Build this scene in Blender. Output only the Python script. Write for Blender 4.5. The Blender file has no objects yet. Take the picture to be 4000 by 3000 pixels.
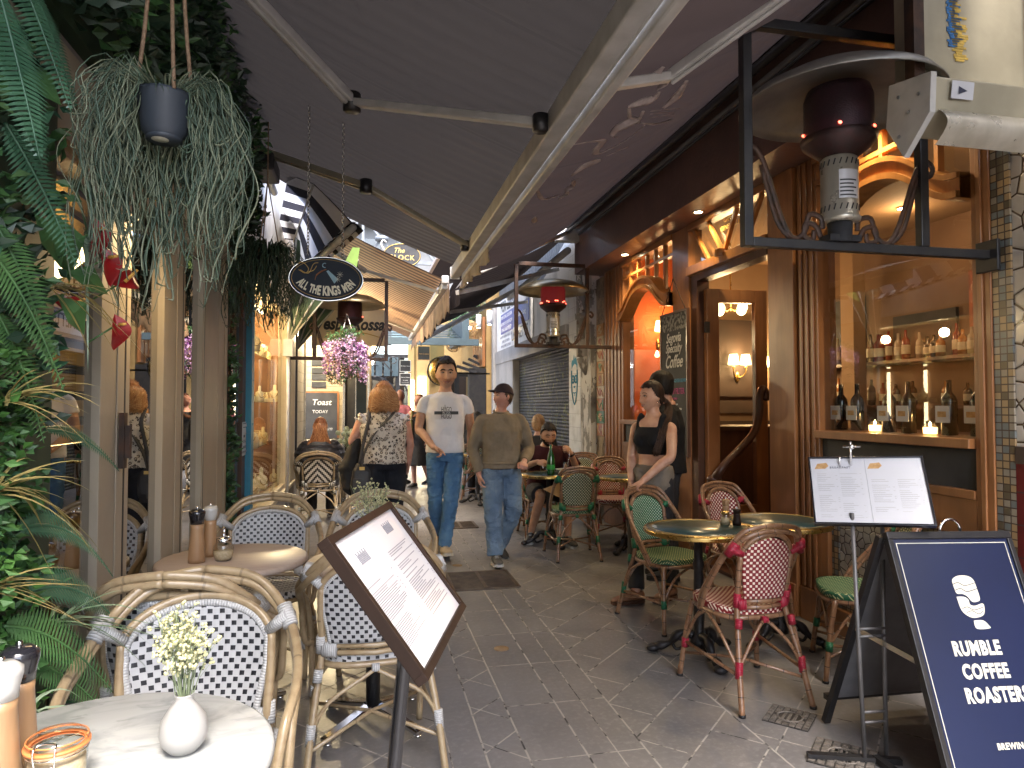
import bpy, math, random
from mathutils import Vector as V, Matrix as Mx, noise as NZ
R = math.radians
random.seed(7)
SC = bpy.context.scene
COL = SC.collection

# ------------------------------------------------------------------ camera, sky, sun, exposure
cd = bpy.data.cameras.new('camera'); cam = bpy.data.objects.new('camera', cd); COL.objects.link(cam)
cd.sensor_width = 36; cd.lens = 23.92; cd.clip_start = .05; cd.clip_end = 500
cam.location = (0, 0, 1.45)
cam.rotation_euler = (R(90 + 1.79), 0, R(-12.10))
SC.camera = cam
wd = bpy.data.worlds.new('World'); SC.world = wd; wd.use_nodes = True
wn = wd.node_tree.nodes; bg = wn['Background']
sky = wn.new('ShaderNodeTexSky'); sky.sky_type = 'NISHITA'; sky.sun_disc = False
SUN_EL, SUN_ROT = 62, 175
sky.sun_elevation = R(SUN_EL); sky.sun_rotation = R(SUN_ROT); sky.air_density = 1.0; sky.dust_density = 4.0; sky.ozone_density = .8
wd.node_tree.links.new(sky.outputs[0], bg.inputs[0]); bg.inputs[1].default_value = .15
sl = bpy.data.lights.new('sun', 'SUN'); sl.energy = .9; sl.angle = R(25); sl.color = (1, .95, .88)
so = bpy.data.objects.new('sun', sl); COL.objects.link(so)
so.rotation_euler = V((math.sin(R(SUN_ROT)) * math.cos(R(SUN_EL)), math.cos(R(SUN_ROT)) * math.cos(R(SUN_EL)), math.sin(R(SUN_EL)))).to_track_quat('Z', 'Y').to_euler()
SC.view_settings.view_transform = 'Standard'; SC.view_settings.look = 'None'; SC.view_settings.gamma = 1
SC.view_settings.exposure = 3.05
SC.cycles.max_bounces = 8; SC.cycles.diffuse_bounces = 4; SC.cycles.glossy_bounces = 4; SC.cycles.transmission_bounces = 6
SC.cycles.transparent_max_bounces = 12; SC.cycles.caustics_reflective = False; SC.cycles.caustics_refractive = False
SC.cycles.use_denoising = True; SC.cycles.sample_clamp_indirect = 6

# ------------------------------------------------------------------ shader helpers
class S:
    """a socket with arithmetic, so that procedural patterns can be written as formulas"""
    def __init__(s, nt, sock): s.nt, s.s = nt, sock
    def op(s, o, *a, clamp=False):
        n = s.nt.nodes.new('ShaderNodeMath'); n.operation = o; n.use_clamp = clamp
        s.nt.links.new(s.s, n.inputs[0])
        for i, x in enumerate(a):
            if isinstance(x, S): s.nt.links.new(x.s, n.inputs[i + 1])
            else: n.inputs[i + 1].default_value = x
        return S(s.nt, n.outputs[0])
    def __add__(s, o): return s.op('ADD', o)
    def __radd__(s, o): return s.op('ADD', o)
    def __sub__(s, o): return s.op('SUBTRACT', o)
    def __rsub__(s, o): return s.op('MULTIPLY', -1).op('ADD', o)
    def __mul__(s, o): return s.op('MULTIPLY', o)
    def __rmul__(s, o): return s.op('MULTIPLY', o)
    def __truediv__(s, o): return s.op('DIVIDE', o)
    def mod(s, o): return s.op('FLOORED_MODULO', o)
    def floor(s): return s.op('FLOOR')
    def abs(s): return s.op('ABSOLUTE')
    def lt(s, o): return s.op('LESS_THAN', o)
    def gt(s, o): return s.op('GREATER_THAN', o)
    def mx(s, o): return s.op('MAXIMUM', o)
    def mn(s, o): return s.op('MINIMUM', o)
    def sat(s): return s.op('ADD', 0, clamp=True)
    def ss(s, a, b):
        n = s.nt.nodes.new('ShaderNodeMapRange'); n.interpolation_type = 'SMOOTHSTEP'
        s.nt.links.new(s.s, n.inputs[0]); n.inputs[1].default_value = a; n.inputs[2].default_value = b
        return S(s.nt, n.outputs[0])

class MT:
    """material under construction"""
    def __init__(s, name, col=(.5, .5, .5), rough=.6, metal=0., spec=.5, coat=0):
        s.m = bpy.data.materials.new(name); s.m.use_nodes = True; s.nt = s.m.node_tree; s.b = s.nt.nodes['Principled BSDF']
        s.b.inputs['Base Color'].default_value = (*col, 1); s.b.inputs['Roughness'].default_value = rough
        s.b.inputs['Metallic'].default_value = metal; s.b.inputs['Specular IOR Level'].default_value = spec
        if coat: s.b.inputs['Coat Weight'].default_value = coat; s.b.inputs['Coat Roughness'].default_value = .15
        s.col = col; s._tc = None
    def tc(s, k='Object'):
        if s._tc is None: s._tc = s.nt.nodes.new('ShaderNodeTexCoord')
        return s._tc.outputs[k]
    def xyz(s, k='Object'):
        n = s.nt.nodes.new('ShaderNodeSeparateXYZ'); s.nt.links.new(s.tc(k), n.inputs[0])
        return [S(s.nt, o) for o in n.outputs]
    def noise(s, sc=5, det=4, k='Object', stretch=None, rough=.55, dist=0):
        n = s.nt.nodes.new('ShaderNodeTexNoise'); n.inputs['Scale'].default_value = sc; n.inputs['Detail'].default_value = det
        n.inputs['Roughness'].default_value = rough; n.inputs['Distortion'].default_value = dist
        v = s.tc(k)
        if stretch:
            mp = s.nt.nodes.new('ShaderNodeMapping'); mp.inputs['Scale'].default_value = stretch; s.nt.links.new(v, mp.inputs[0]); v = mp.outputs[0]
        s.nt.links.new(v, n.inputs['Vector']); return S(s.nt, n.outputs[0])
    def voro(s, sc=5, feat='F1', k='Object', out=0, rnd=1.):
        n = s.nt.nodes.new('ShaderNodeTexVoronoi'); n.feature = feat; n.inputs['Scale'].default_value = sc; n.inputs['Randomness'].default_value = rnd
        s.nt.links.new(s.tc(k), n.inputs['Vector']); return S(s.nt, n.outputs[out])
    def mix(s, f, a, b):
        n = s.nt.nodes.new('ShaderNodeMix'); n.data_type = 'RGBA'
        if isinstance(f, S): s.nt.links.new(f.s, n.inputs[0])
        else: n.inputs[0].default_value = f
        for i, x in ((6, a), (7, b)):
            if isinstance(x, S): s.nt.links.new(x.s, n.inputs[i])
            else: n.inputs[i].default_value = (*x, 1)
        return S(s.nt, n.outputs[2])
    def color(s, x): s.nt.links.new(x.s, s.b.inputs['Base Color']); return s
    def rough(s, x): s.nt.links.new(x.s, s.b.inputs['Roughness']); return s
    def bump(s, h, dist=.01, st=1.):
        n = s.nt.nodes.new('ShaderNodeBump'); n.inputs['Distance'].default_value = dist; n.inputs['Strength'].default_value = st
        s.nt.links.new(h.s, n.inputs['Height'])
        if s.b.inputs['Normal'].is_linked: s.nt.links.new(s.b.inputs['Normal'].links[0].from_socket, n.inputs['Normal'])
        s.nt.links.new(n.outputs[0], s.b.inputs['Normal']); return s
    def translucent(s, col, fac=.4):
        o = s.nt.nodes['Material Output']; mx = s.nt.nodes.new('ShaderNodeMixShader'); tr = s.nt.nodes.new('ShaderNodeBsdfTranslucent'); mx.inputs[0].default_value = fac
        if isinstance(col, S): s.nt.links.new(col.s, tr.inputs[0])
        else: tr.inputs[0].default_value = (*col, 1)
        s.nt.links.new(s.b.outputs[0], mx.inputs[1]); s.nt.links.new(tr.outputs[0], mx.inputs[2]); s.nt.links.new(mx.outputs[0], o.inputs[0]); return s
    def emit(s, col, st, fac=None):
        s.b.inputs['Emission Color'].default_value = (*col, 1); s.b.inputs['Emission Strength'].default_value = st; return s
    def vary(s, c2, sc=6, det=5, bump=0, bsc=None, lo=.35, hi=.65, stretch=None, k='Object'):
        n = s.noise(sc, det, k, stretch); f = n.ss(lo, hi); s.color(s.mix(f, s.col, c2))
        if bump: s.bump(s.noise(bsc or sc * 6, 4, k, stretch), bump)
        return s

def simple(name, col, c2=None, rough=.6, metal=0, sc=8, bump=0, bsc=None, spec=.5, coat=0, stretch=None, lo=.3, hi=.7, rv=0):
    t = MT(name, col, rough, metal, spec, coat)
    if c2 is None: c2 = tuple(c * .78 for c in col)
    t.vary(c2, sc, 5, bump, bsc, lo, hi, stretch)
    if rv: t.rough((t.noise(sc * 1.7, 4) * rv + (rough - rv / 2)).sat())
    return t.m

def emissive(name, col, st):
    t = MT(name, (0.8, .8, .8), .5); t.emit(col, st)
    n = t.noise(3, 2); n2 = (n * .3 + .85) * st; t.nt.links.new(n2.s, t.b.inputs['Emission Strength']); return t.m

def glass(name, tint=(1, 1, 1), ior=1.45, gain=1., rough=0.):
    m = bpy.data.materials.new(name); m.use_nodes = True; nt = m.node_tree; nt.nodes.clear()
    o = nt.nodes.new('ShaderNodeOutputMaterial'); mx = nt.nodes.new('ShaderNodeMixShader'); tr = nt.nodes.new('ShaderNodeBsdfTransparent')
    gl = nt.nodes.new('ShaderNodeBsdfGlossy'); fr = nt.nodes.new('ShaderNodeFresnel'); fr.inputs[0].default_value = ior
    gl.inputs['Roughness'].default_value = rough; tr.inputs[0].default_value = (*tint, 1)
    ge = nt.nodes.new('ShaderNodeNewGeometry'); b_ = S(nt, ge.outputs['Backfacing']); nt.links.new((b_ * (1 / ior - ior) + ior).s, fr.inputs[0])   # same reflection seen from either side
    g = S(nt, fr.outputs[0]) * gain; g = g.sat()
    # faint dust film
    tcn = nt.nodes.new('ShaderNodeTexCoord'); nz = nt.nodes.new('ShaderNodeTexNoise'); nz.inputs['Scale'].default_value = 3; nt.links.new(tcn.outputs['Object'], nz.inputs['Vector'])
    g = (g * (S(nt, nz.outputs[0]) * .3 + .85)).sat()
    nt.links.new(g.s, mx.inputs[0]); nt.links.new(tr.outputs[0], mx.inputs[1]); nt.links.new(gl.outputs[0], mx.inputs[2]); nt.links.new(mx.outputs[0], o.inputs[0])
    return m

def weave(name, strand, square, period=1., fill=.62, rough=.45, bump=.0012, vfill=None, tone=None):
    """checker of small squares showing between plastic strands; uv is in cells"""
    t = MT(name, strand, rough); u, v, _ = t.xyz('UV')
    iu, iv = u.floor(), v.floor(); par = (iu + iv).mod(2)
    fu = ((u - iu) - .5).abs(); fv = ((v - iv) - .5).abs()
    m = par.lt(.5) * fu.lt(fill / 2 * 1.) * fv.lt((vfill or fill) / 2)
    c0 = t.mix(t.noise(14, 3), strand, tuple(c * .8 for c in (tone or strand)))
    t.color(t.mix(m, c0, square))
    t.bump((((u - iu - .5).abs() * -2 + 1) * (par * -.6 + 1) + ((v * .5 - (v * .5).floor()) - .5).abs()), bump)
    return t.m

def chevron(name, A, B):
    t = MT(name, A, .45); u, v, _ = t.xyz('UV')
    z = (v.floor() + (u.floor() - 8).abs()) * .25 + .01
    m = (z - z.floor()).lt(.5)
    t.color(t.mix(m, A, B)); t.bump(((u - u.floor()) - .5).abs() * -1 + 1, .001); return t.m

# ------------------------------------------------------------------ mesh helpers
class MB:
    def __init__(s): s.v = []; s.f = []; s.m = []; s.sm = []; s.uv = {}; s.T = Mx.Identity(4)
    def add(s, vs, fs, mat=0, smooth=False, uvs=None):
        o = len(s.v); s.v += [tuple(s.T @ V(p)) for p in vs]
        for i, f in enumerate(fs):
            if uvs: s.uv[len(s.f)] = [uvs[k] for k in f]
            s.f.append(tuple(k + o for k in f)); s.m.append(mat); s.sm.append(smooth)
        return s
    def box(s, x0, x1, y0, y1, z0, z1, mat=0):
        p = [(x, y, z) for z in (z0, z1) for y in (y0, y1) for x in (x0, x1)]
        return s.add(p, [(0, 2, 3, 1), (4, 5, 7, 6), (0, 1, 5, 4), (2, 6, 7, 3), (0, 4, 6, 2), (1, 3, 7, 5)], mat)
    def beam(s, p, q, w, h, mat=0, up=(0, 0, 1)):
        p, q = V(p), V(q); d = (q - p).normalized(); u = V(up); a = d.cross(u)
        if a.length < 1e-4: a = d.cross(V((1, 0, 0)))
        a.normalize(); b = a.cross(d).normalized(); a *= w / 2; b *= h / 2
        vs = [p - a - b, p + a - b, p + a + b, p - a + b, q - a - b, q + a - b, q + a + b, q - a + b]
        return s.add(vs, [(0, 1, 2, 3), (7, 6, 5, 4), (0, 4, 5, 1), (1, 5, 6, 2), (2, 6, 7, 3), (3, 7, 4, 0)], mat)
    def quad(s, a, b, c, d, mat=0, uv=None): return s.add([a, b, c, d], [(0, 1, 2, 3)], mat, False, uv)
    def poly(s, pts, thick, mat=0):
        """flat outline in xz (local), extruded along y"""
        n = len(pts); vs = [(x, 0, z) for x, z in pts] + [(x, thick, z) for x, z in pts]
        return s.add(vs, [tuple(range(n)), tuple(range(2 * n - 1, n - 1, -1))] + [(i, i + n, (i + 1) % n + n, (i + 1) % n) for i in range(n)], mat)
    def tube(s, pts, r, n=8, mat=0, closed=False, caps=True, flat=None, smooth=True):
        P = [V(p) for p in pts]; m = len(P); rr = r if isinstance(r, (list, tuple)) else [r] * m
        vs, fs, uvs = [], [], []; a = None; L = 0
        for i in range(m):
            if closed: d = P[(i + 1) % m] - P[i - 1]
            else: d = P[min(i + 1, m - 1)] - P[max(i - 1, 0)]
            d = d.normalized() if d.length > 1e-9 else V((0, 0, 1))
            if a is None:
                a = d.cross(V((0, 0, 1)) if abs(d.z) < .9 else V((1, 0, 0))).normalized()
            else:
                a = (a - d * a.dot(d)); a = a.normalized() if a.length > 1e-6 else d.orthogonal().normalized()
            b = d.cross(a)
            if i: L += (P[i] - P[i - 1]).length
            for k in range(n):
                t = 2 * math.pi * k / n; vs.append(P[i] + (a * math.cos(t) + b * math.sin(t) * (flat or 1)) * rr[i]); uvs.append((k / n, L))
        for i in range(m if closed else m - 1):
            for k in range(n):
                j = (i + 1) % m; fs.append((i * n + k, i * n + (k + 1) % n, j * n + (k + 1) % n, j * n + k))
        if caps and not closed: fs += [tuple(range(n - 1, -1, -1)), tuple(range((m - 1) * n, m * n))]
        return s.add(vs, fs, mat, smooth, uvs)
    def lathe(s, prof, c=(0, 0, 0), n=24, mat=0, smooth=True, sx=1, sy=1):
        c = V(c); vs = []; fs = []; m = len(prof)
        for r, z in prof:
            for k in range(n):
                t = 2 * math.pi * k / n; vs.append((c.x + r * math.cos(t) * sx, c.y + r * math.sin(t) * sy, c.z + z))
        for i in range(m - 1):
            for k in range(n): fs.append((i * n + k, i * n + (k + 1) % n, (i + 1) * n + (k + 1) % n, (i + 1) * n + k))
        return s.add(vs, fs, mat, smooth)
    def sheet(s, fn, nu, nv, mat=0, uv=None, smooth=True):
        vs = [fn(i / nu, j / nv) for j in range(nv + 1) for i in range(nu + 1)]
        uvs = [uv(i / nu, j / nv) for j in range(nv + 1) for i in range(nu + 1)] if uv else None
        return s.add(vs, [(j * (nu + 1) + i, j * (nu + 1) + i + 1, (j + 1) * (nu + 1) + i + 1, (j + 1) * (nu + 1) + i) for j in range(nv) for i in range(nu)], mat, smooth, uvs)
    def ell(s, c, r, n=14, m=9, mat=0, rot=None):
        c = V(c); vs, fs = [], []
        for j in range(m + 1):
            ph = math.pi * j / m
            for k in range(n):
                t = 2 * math.pi * k / n; p = V((math.sin(ph) * math.cos(t) * r[0], math.sin(ph) * math.sin(t) * r[1], math.cos(ph) * r[2]))
                if rot: p = rot @ p
                vs.append(c + p)
        for j in range(m):
            for k in range(n): fs.append((j * n + k, (j + 1) * n + k, (j + 1) * n + (k + 1) % n, j * n + (k + 1) % n))
        return s.add(vs, fs, mat, True)
    def text(s, body, o, xd, zd, size, mat=0, align='CENTER', shear=0, bold=0, ext=.001, sx=1, sp=1):
        c = bpy.data.curves.new('t', 'FONT'); c.body = body; c.size = 1; c.align_x = align; c.align_y = 'CENTER'
        c.shear = shear; c.offset = bold; c.extrude = ext / size; c.resolution_u = 3; c.space_character = sp
        ob = bpy.data.objects.new('t', c); me = bpy.data.meshes.new_from_object(ob)
        xd, zd = V(xd).normalized(), V(zd).normalized(); nd = xd.cross(zd); o = V(o)
        vs = [o + (xd * p.co.x * sx + zd * p.co.y) * size + nd * p.co.z * size for p in me.vertices]
        s.add(vs, [tuple(p.vertices) for p in me.polygons], mat)
        bpy.data.objects.remove(ob); bpy.data.curves.remove(c); bpy.data.meshes.remove(me); return s
    def build(s, name, mats, parent=None, loc=(0, 0, 0), rz=0, bevel=0, sub=0, solid=0, mods=()):
        me = bpy.data.meshes.new(name); me.from_pydata(s.v, [], s.f)
        if not isinstance(mats, (list, tuple)): mats = [mats]
        for m in mats: me.materials.append(m)
        me.polygons.foreach_set('material_index', s.m); me.polygons.foreach_set('use_smooth', s.sm)
        if s.uv:
            ul = me.uv_layers.new(name='UVMap')
            for i, p in enumerate(me.polygons):
                if i in s.uv:
                    for k, li in enumerate(p.loop_indices): ul.data[li].uv = s.uv[i][k][:2]
        me.validate(); me.update()
        o = bpy.data.objects.new(name, me); COL.objects.link(o); o.location = loc; o.rotation_euler = (0, 0, rz)
        if parent: o.parent = parent
        if bevel: b = o.modifiers.new('b', 'BEVEL'); b.width = bevel; b.segments = 2; b.limit_method = 'ANGLE'
        if solid: b = o.modifiers.new('s', 'SOLIDIFY'); b.thickness = solid; b.offset = 0
        for k, kw in mods:
            b = o.modifiers.new(k, k)
            for a, x in kw.items(): setattr(b, a, x)
        return o

def tag(o, label=None, cat=None, group=None, kind=None):
    for k, x in (('label', label), ('category', cat), ('group', group), ('kind', kind)):
        if x: o[k] = x
    return o
def thing(name, label, cat, loc=(0, 0, 0), rz=0, group=None):
    o = bpy.data.objects.new(name, None); COL.objects.link(o); o.location = loc; o.rotation_euler = (0, 0, rz); o.empty_display_size = .1
    return tag(o, label, cat, group)
def dup(root, loc, rz, label, group=None, scale=None, skip=()):
    def cp(o, par):
        c = o.copy(); COL.objects.link(c)
        if par: c.parent = par
        for ch in o.children:
            if ch.name.split('.')[0] not in skip: cp(ch, c)
        return c
    c = cp(root, None); c.location = loc; c.rotation_euler = (0, 0, rz); c['label'] = label
    if group: c['group'] = group
    if scale: c.scale = scale
    return c
def arc(c, r, a0, a1, n, ax1=(1, 0, 0), ax2=(0, 0, 1), ry=None):
    c, ax1, ax2 = V(c), V(ax1), V(ax2); ry = ry or r
    return [c + ax1 * r * math.cos(R(a0 + (a1 - a0) * i / n)) + ax2 * ry * math.sin(R(a0 + (a1 - a0) * i / n)) for i in range(n + 1)]
def spline(pts, n=6):
    """Catmull-Rom through the points"""
    P = [V(p) for p in pts]; out = []
    for i in range(len(P) - 1):
        a, b, c, d = P[max(i - 1, 0)], P[i], P[i + 1], P[min(i + 2, len(P) - 1)]
        for k in range(n):
            t = k / n; out.append(.5 * ((2 * b) + (c - a) * t + (2 * a - 5 * b + 4 * c - d) * t * t + (3 * b - a - 3 * c + d) * t ** 3))
    return out + [P[-1]]
# ------------------------------------------------------------------ materials
def wood(name, a, b, rough=.38, stretch=(1, 1, .12), sc=14, coat=.25, spec=.5):
    t = MT(name, a, rough, 0, spec, coat); n = t.noise(sc, 6, stretch=stretch, dist=.4); n2 = t.noise(1.7, 3)
    c = t.mix(n.ss(.35, .68), a, b); t.color(t.mix(n2.ss(.35, .7), c, tuple(x * .72 for x in b)))
    t.bump(n, .0015); t.rough((n2 * .25 + rough - .1).sat()); return t.m
M = {}
M['wood'] = wood('oak_varnish', (.34, .145, .05), (.24, .095, .03))
M['wood_dark'] = wood('oak_dark', (.115, .045, .022), (.075, .03, .016), .5)
M['wood_light'] = wood('oak_light', (.50, .29, .14), (.42, .22, .1), .5)
M['menu_wood'] = wood('walnut', (.034, .018, .012), (.02, .011, .008), .5, coat=0, spec=.25)
M['beech'] = wood('beech', (.44, .27, .14), (.36, .21, .105), .4, sc=20)
M['fascia'] = simple('fascia_paint', (.15, .08, .062), (.11, .062, .05), .5, sc=3, bump=.004, bsc=20, coat=.1)
M['cream'] = simple('cream_paint', (.40, .35, .27), (.35, .305, .235), .5, sc=3, bump=.0008, bsc=40)
M['concrete'] = simple('grey_render', (.30, .29, .28), (.22, .215, .21), .85, sc=2.2, bump=.003, bsc=30)
M['white'] = simple('white_paint', (.66, .65, .63), (.5, .49, .47), .6, sc=4, bump=.001, bsc=50)
M['black'] = simple('black_metal', (.018, .018, .021), (.03, .028, .027), .42, .3, sc=12, bump=.0006, bsc=90)
M['rust'] = simple('rusty_black', (.03, .02, .016), (.075, .035, .02), .6, .2, sc=14, bump=.001, bsc=80)
M['grey_tube'] = simple('grey_alloy', (.50, .49, .47), (.38, .37, .35), .5, .1, sc=7, bump=.001)
M['steel'] = simple('steel', (.62, .6, .55), (.45, .43, .4), .22, 1, sc=9, rv=.15)
M['steel_dull'] = simple('steel_dull', (.42, .38, .28), (.33, .30, .22), .42, .45, sc=4, bump=.0015, bsc=12)
M['chrome'] = simple('chrome', (.8, .8, .8), (.7, .7, .7), .08, 1)
M['brass'] = simple('brass', (.62, .43, .15), (.45, .3, .1), .28, 1, sc=20, rv=.1)
M['cast'] = simple('cast_iron', (.02, .02, .022), (.035, .03, .03), .5, .5, sc=30)
M['gold'] = simple('gold_paint', (.62, .42, .13), (.5, .33, .1), .4, .4)
M['teal'] = simple('teal_paint', (.045, .07, .082), (.035, .055, .065), .45, bump=.0005)
M['bluepost'] = simple('cyan_paint', (.04, .27, .4), (.03, .2, .32), .45, sc=5)
M['greenpaint'] = simple('green_enamel', (.10, .14, .06), (.075, .11, .05), .5)
M['yellowwall'] = simple('yellow_render', (.28, .185, .07), (.22, .14, .05), .8, sc=2, bump=.002)
M['peach'] = simple('warm_plaster', (.30, .20, .12), (.24, .16, .095), .8, sc=1.5)
M['orange'] = simple('orange_wall', (.62, .13, .025), (.5, .09, .02), .7, sc=1.2)
M['ceiling'] = simple('cafe_ceiling', (.30, .19, .10), (.24, .15, .08), .8, sc=1.1)
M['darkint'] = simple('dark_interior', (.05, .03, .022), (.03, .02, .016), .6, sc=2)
M['sack'] = simple('black_cloth', (.012, .012, .014), (.022, .022, .026), .8, sc=9, bump=.003, bsc=30)
M['can_dark'] = simple('soot_mesh', (.035, .022, .022), (.05, .02, .02), .5, .5, sc=25, bump=.001, bsc=120)
M['chalk'] = simple('chalk_white', (.7, .69, .66), (.5, .5, .48), .9)
M['chalkpink'] = simple('chalk_pink', (.6, .12, .33), (.4, .09, .24), .9)
M['chalkblue'] = simple('chalk_blue', (.12, .34, .5), (.1, .26, .4), .9)
M['chalkgreen'] = simple('chalk_green', (.14, .42, .18), (.1, .3, .14), .9)
M['board'] = simple('blackboard', (.02, .021, .022), (.04, .04, .042), .75, sc=4)
M['paper'] = simple('menu_paper', (.55, .55, .58), (.50, .51, .545), .4, sc=2, coat=.3)
M['ink'] = simple('grey_ink', (.28, .28, .31), (.2, .2, .23), .7)
M['inkd'] = simple('dark_ink', (.04, .04, .045), (.03, .03, .035), .6)
M['tan'] = simple('tan_print', (.55, .34, .14), (.4, .22, .08), .6, sc=60)
M['navy'] = simple('navy_print', (.0055, .012, .048), (.004, .009, .034), .42, sc=1.2, coat=.4)
M['bone'] = simple('bone_print', (.66, .64, .53), (.6, .58, .48), .5)
M['rope'] = simple('jute', (.33, .22, .14), (.2, .13, .08), .9, sc=60, bump=.002, bsc=150)
M['pot'] = simple('slate_pot', (.05, .062, .082), (.04, .05, .066), .5)
M['ceramic'] = simple('matt_ceramic', (.38, .375, .365), (.34, .335, .325), .5, sc=3)
M['sugar'] = simple('raw_sugar', (.62, .5, .33), (.5, .38, .22), .9, sc=120)
M['seal'] = simple('orange_rubber', (.75, .25, .08), (.65, .2, .06), .4)
M['blackgloss'] = simple('black_lacquer', (.012, .012, .016), (.02, .02, .025), .12, coat=.6)
M['glass'] = glass('window_glass', (.9, .92, .9), 1.5, 1.8)
M['glassjewel'] = glass('shopfront_glass', (.94, .95, .93), 1.5, .75)
M['glassdark'] = glass('tinted_glass', (.5, .5, .46), 1.5, 2.6)
M['glassjar'] = glass('jar_glass', (.93, .95, .94), 1.5, 1.6)
M['glassgreen'] = glass('bottle_glass', (.05, .35, .08), 1.5, 1.5)
M['canopyglass'] = glass('canopy_glass', (.35, .46, .48), 1.5, 1)
M['lampw'] = emissive('warm_lamp', (1, .72, .35), 3.2)
M['shade'] = emissive('lamp_shade', (1, .66, .28), 1.6)
M['downl'] = emissive('downlight', (1, .86, .55), 9)
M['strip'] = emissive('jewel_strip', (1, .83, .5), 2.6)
M['red_glow'] = emissive('burner_glow', (1, .08, .04), 1.2)
M['neon'] = emissive('neon_white', (1, .95, .9), 2.2)
M['cane'] = None
def cane(name, a, b, ring=.09):
    t = MT(name, a, .3, 0, .5, .3); u, v, _ = t.xyz('UV'); q = (v / ring); d = (q - q.floor() - .5).abs()
    n = t.noise(30, 4); c = t.mix(n.ss(.4, .7), a, b); t.color(t.mix(d.gt(.49 if ring > .2 else .475) * (.5 if ring > .2 else 1.), c, tuple(x * .3 for x in b)))
    t.bump(d.gt(.46), .001); return t.m
M['cane_tan'] = cane('cane_tan', (.38, .29, .175), (.31, .225, .13), .41)
M['cane_brown'] = cane('cane_brown', (.26, .14, .075), (.19, .095, .05), .085)
M['w_white'] = weave('weave_white_black', (.53, .54, .56), (.012, .013, .018), fill=.82, vfill=.74)
M['w_red'] = weave('weave_red_white', (.22, .008, .012), (.80, .72, .60), fill=.80)
M['w_redback'] = weave('weave_red_cream', (.24, .02, .02), (.72, .55, .36), fill=.74)
M['w_green'] = weave('weave_green_white', (.012, .13, .055), (.66, .72, .6), fill=.74, vfill=.6)
M['w_greend'] = weave('weave_green_cream', (.035, .06, .03), (.55, .53, .38), fill=1.1, vfill=.62)
M['w_greenseat'] = weave('weave_green_seat', (.01, .10, .045), (.52, .52, .28), fill=.7, vfill=.62)
M['w_chev'] = chevron('weave_chevron', (.6, .56, .5), (.02, .017, .015))
M['bind_white'] = MT('white_binding', (.72, .73, .74), .4).m
M['bind_red'] = MT('red_binding', (.34, .015, .035), .4).m
M['bind_green'] = MT('green_binding', (.01, .13, .06), .4).m
M['bind_black'] = MT('black_white_binding', (.5, .5, .47), .4).m
for k, (cc, c2) in dict(bind_white=((.56, .57, .58), (.36, .36, .37)), bind_red=((.36, .015, .04), (.2, .01, .02)), bind_green=((.01, .14, .06), (.005, .06, .03)), bind_black=((.6, .58, .52), (.015, .015, .015))).items():
    t = MT(k, cc, .38); u, v, _ = t.xyz('UV'); q = v / (.0085 if k != 'bind_black' else .022); d = (q - q.floor() - .5).abs()
    t.color(t.mix(d.gt(.4) if k != 'bind_black' else d.gt(.25), cc, c2)); t.bump((d * -2 + 1).op('POWER', .5), .002); M[k] = t.m
def leafm(name, a, b, rough=.45):
    t = MT(name, a, rough); n = t.noise(7, 3); t.color(t.mix(n.ss(.35, .65), a, b)); t.b.inputs['Subsurface Weight'].default_value = 0
    return t.m
M['leaf'] = leafm('leaf_green', (.07, .165, .05), (.035, .095, .032))
M['leaf_bright'] = leafm('leaf_bright', (.09, .22, .045), (.055, .15, .036))
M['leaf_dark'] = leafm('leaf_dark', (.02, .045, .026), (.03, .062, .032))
M['fern'] = leafm('fern_green', (.065, .16, .09), (.035, .10, .055), .35)
M['grass_pale'] = leafm('pale_blade', (.25, .33, .22), (.12, .2, .1))
M['grass_gold'] = leafm('golden_blade', (.42, .33, .12), (.25, .22, .08))
M['rhips'] = leafm('string_cactus', (.27, .30, .205), (.16, .195, .125), .65)
M['anth'] = simple('red_spathe', (.34, .012, .014), (.25, .008, .012), .35, coat=.1)
M['spadix'] = simple('yellow_spadix', (.75, .4, .08), None, .5)
M['mauve'] = leafm('mauve_petal', (.42, .23, .40), (.52, .38, .52))
M['violet'] = leafm('violet_petal', (.34, .07, .42), (.26, .05, .34))
M['paleflower'] = leafm('pale_flower', (.62, .6, .36), (.5, .5, .26))
M['stem'] = leafm('grey_stem', (.28, .33, .2), (.2, .26, .14))
# striped fabrics, run across x (object space)
def stripes(name, axis, per, duty, A, B, rough=.85, bump=.002, rib=None, off=0., trans=.4):
    t = MT(name, A, rough, 0, .2); p = t.xyz('UV')[axis] / per + off; f = p - p.floor()
    d = t.noise(1.5, 5); A2, B2 = tuple(x * .72 for x in A), tuple(x * .72 for x in B)
    cc = t.mix(f.lt(duty), t.mix(d.ss(.4, .75), A, A2), t.mix(d.ss(.4, .75), B, B2)); t.color(cc)
    if trans: t.translucent(cc, trans)
    if rib:
        q = t.xyz('UV')[axis] / rib + off; t.bump((q - q.floor() - .5).abs(), bump)
    return t.m
M['bw'] = stripes('black_white_canvas', 0, .36, .5, (.72, .72, .74), (.045, .045, .055))
M['brownstripe'] = stripes('brown_striped_canvas', 0, .1, .52, (.42, .26, .15), (.12, .075, .055), rib=.1)
M['greenhood'] = stripes('green_hood', 0, .9, .0, (.09, .13, .065), (.09, .13, .065))
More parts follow.
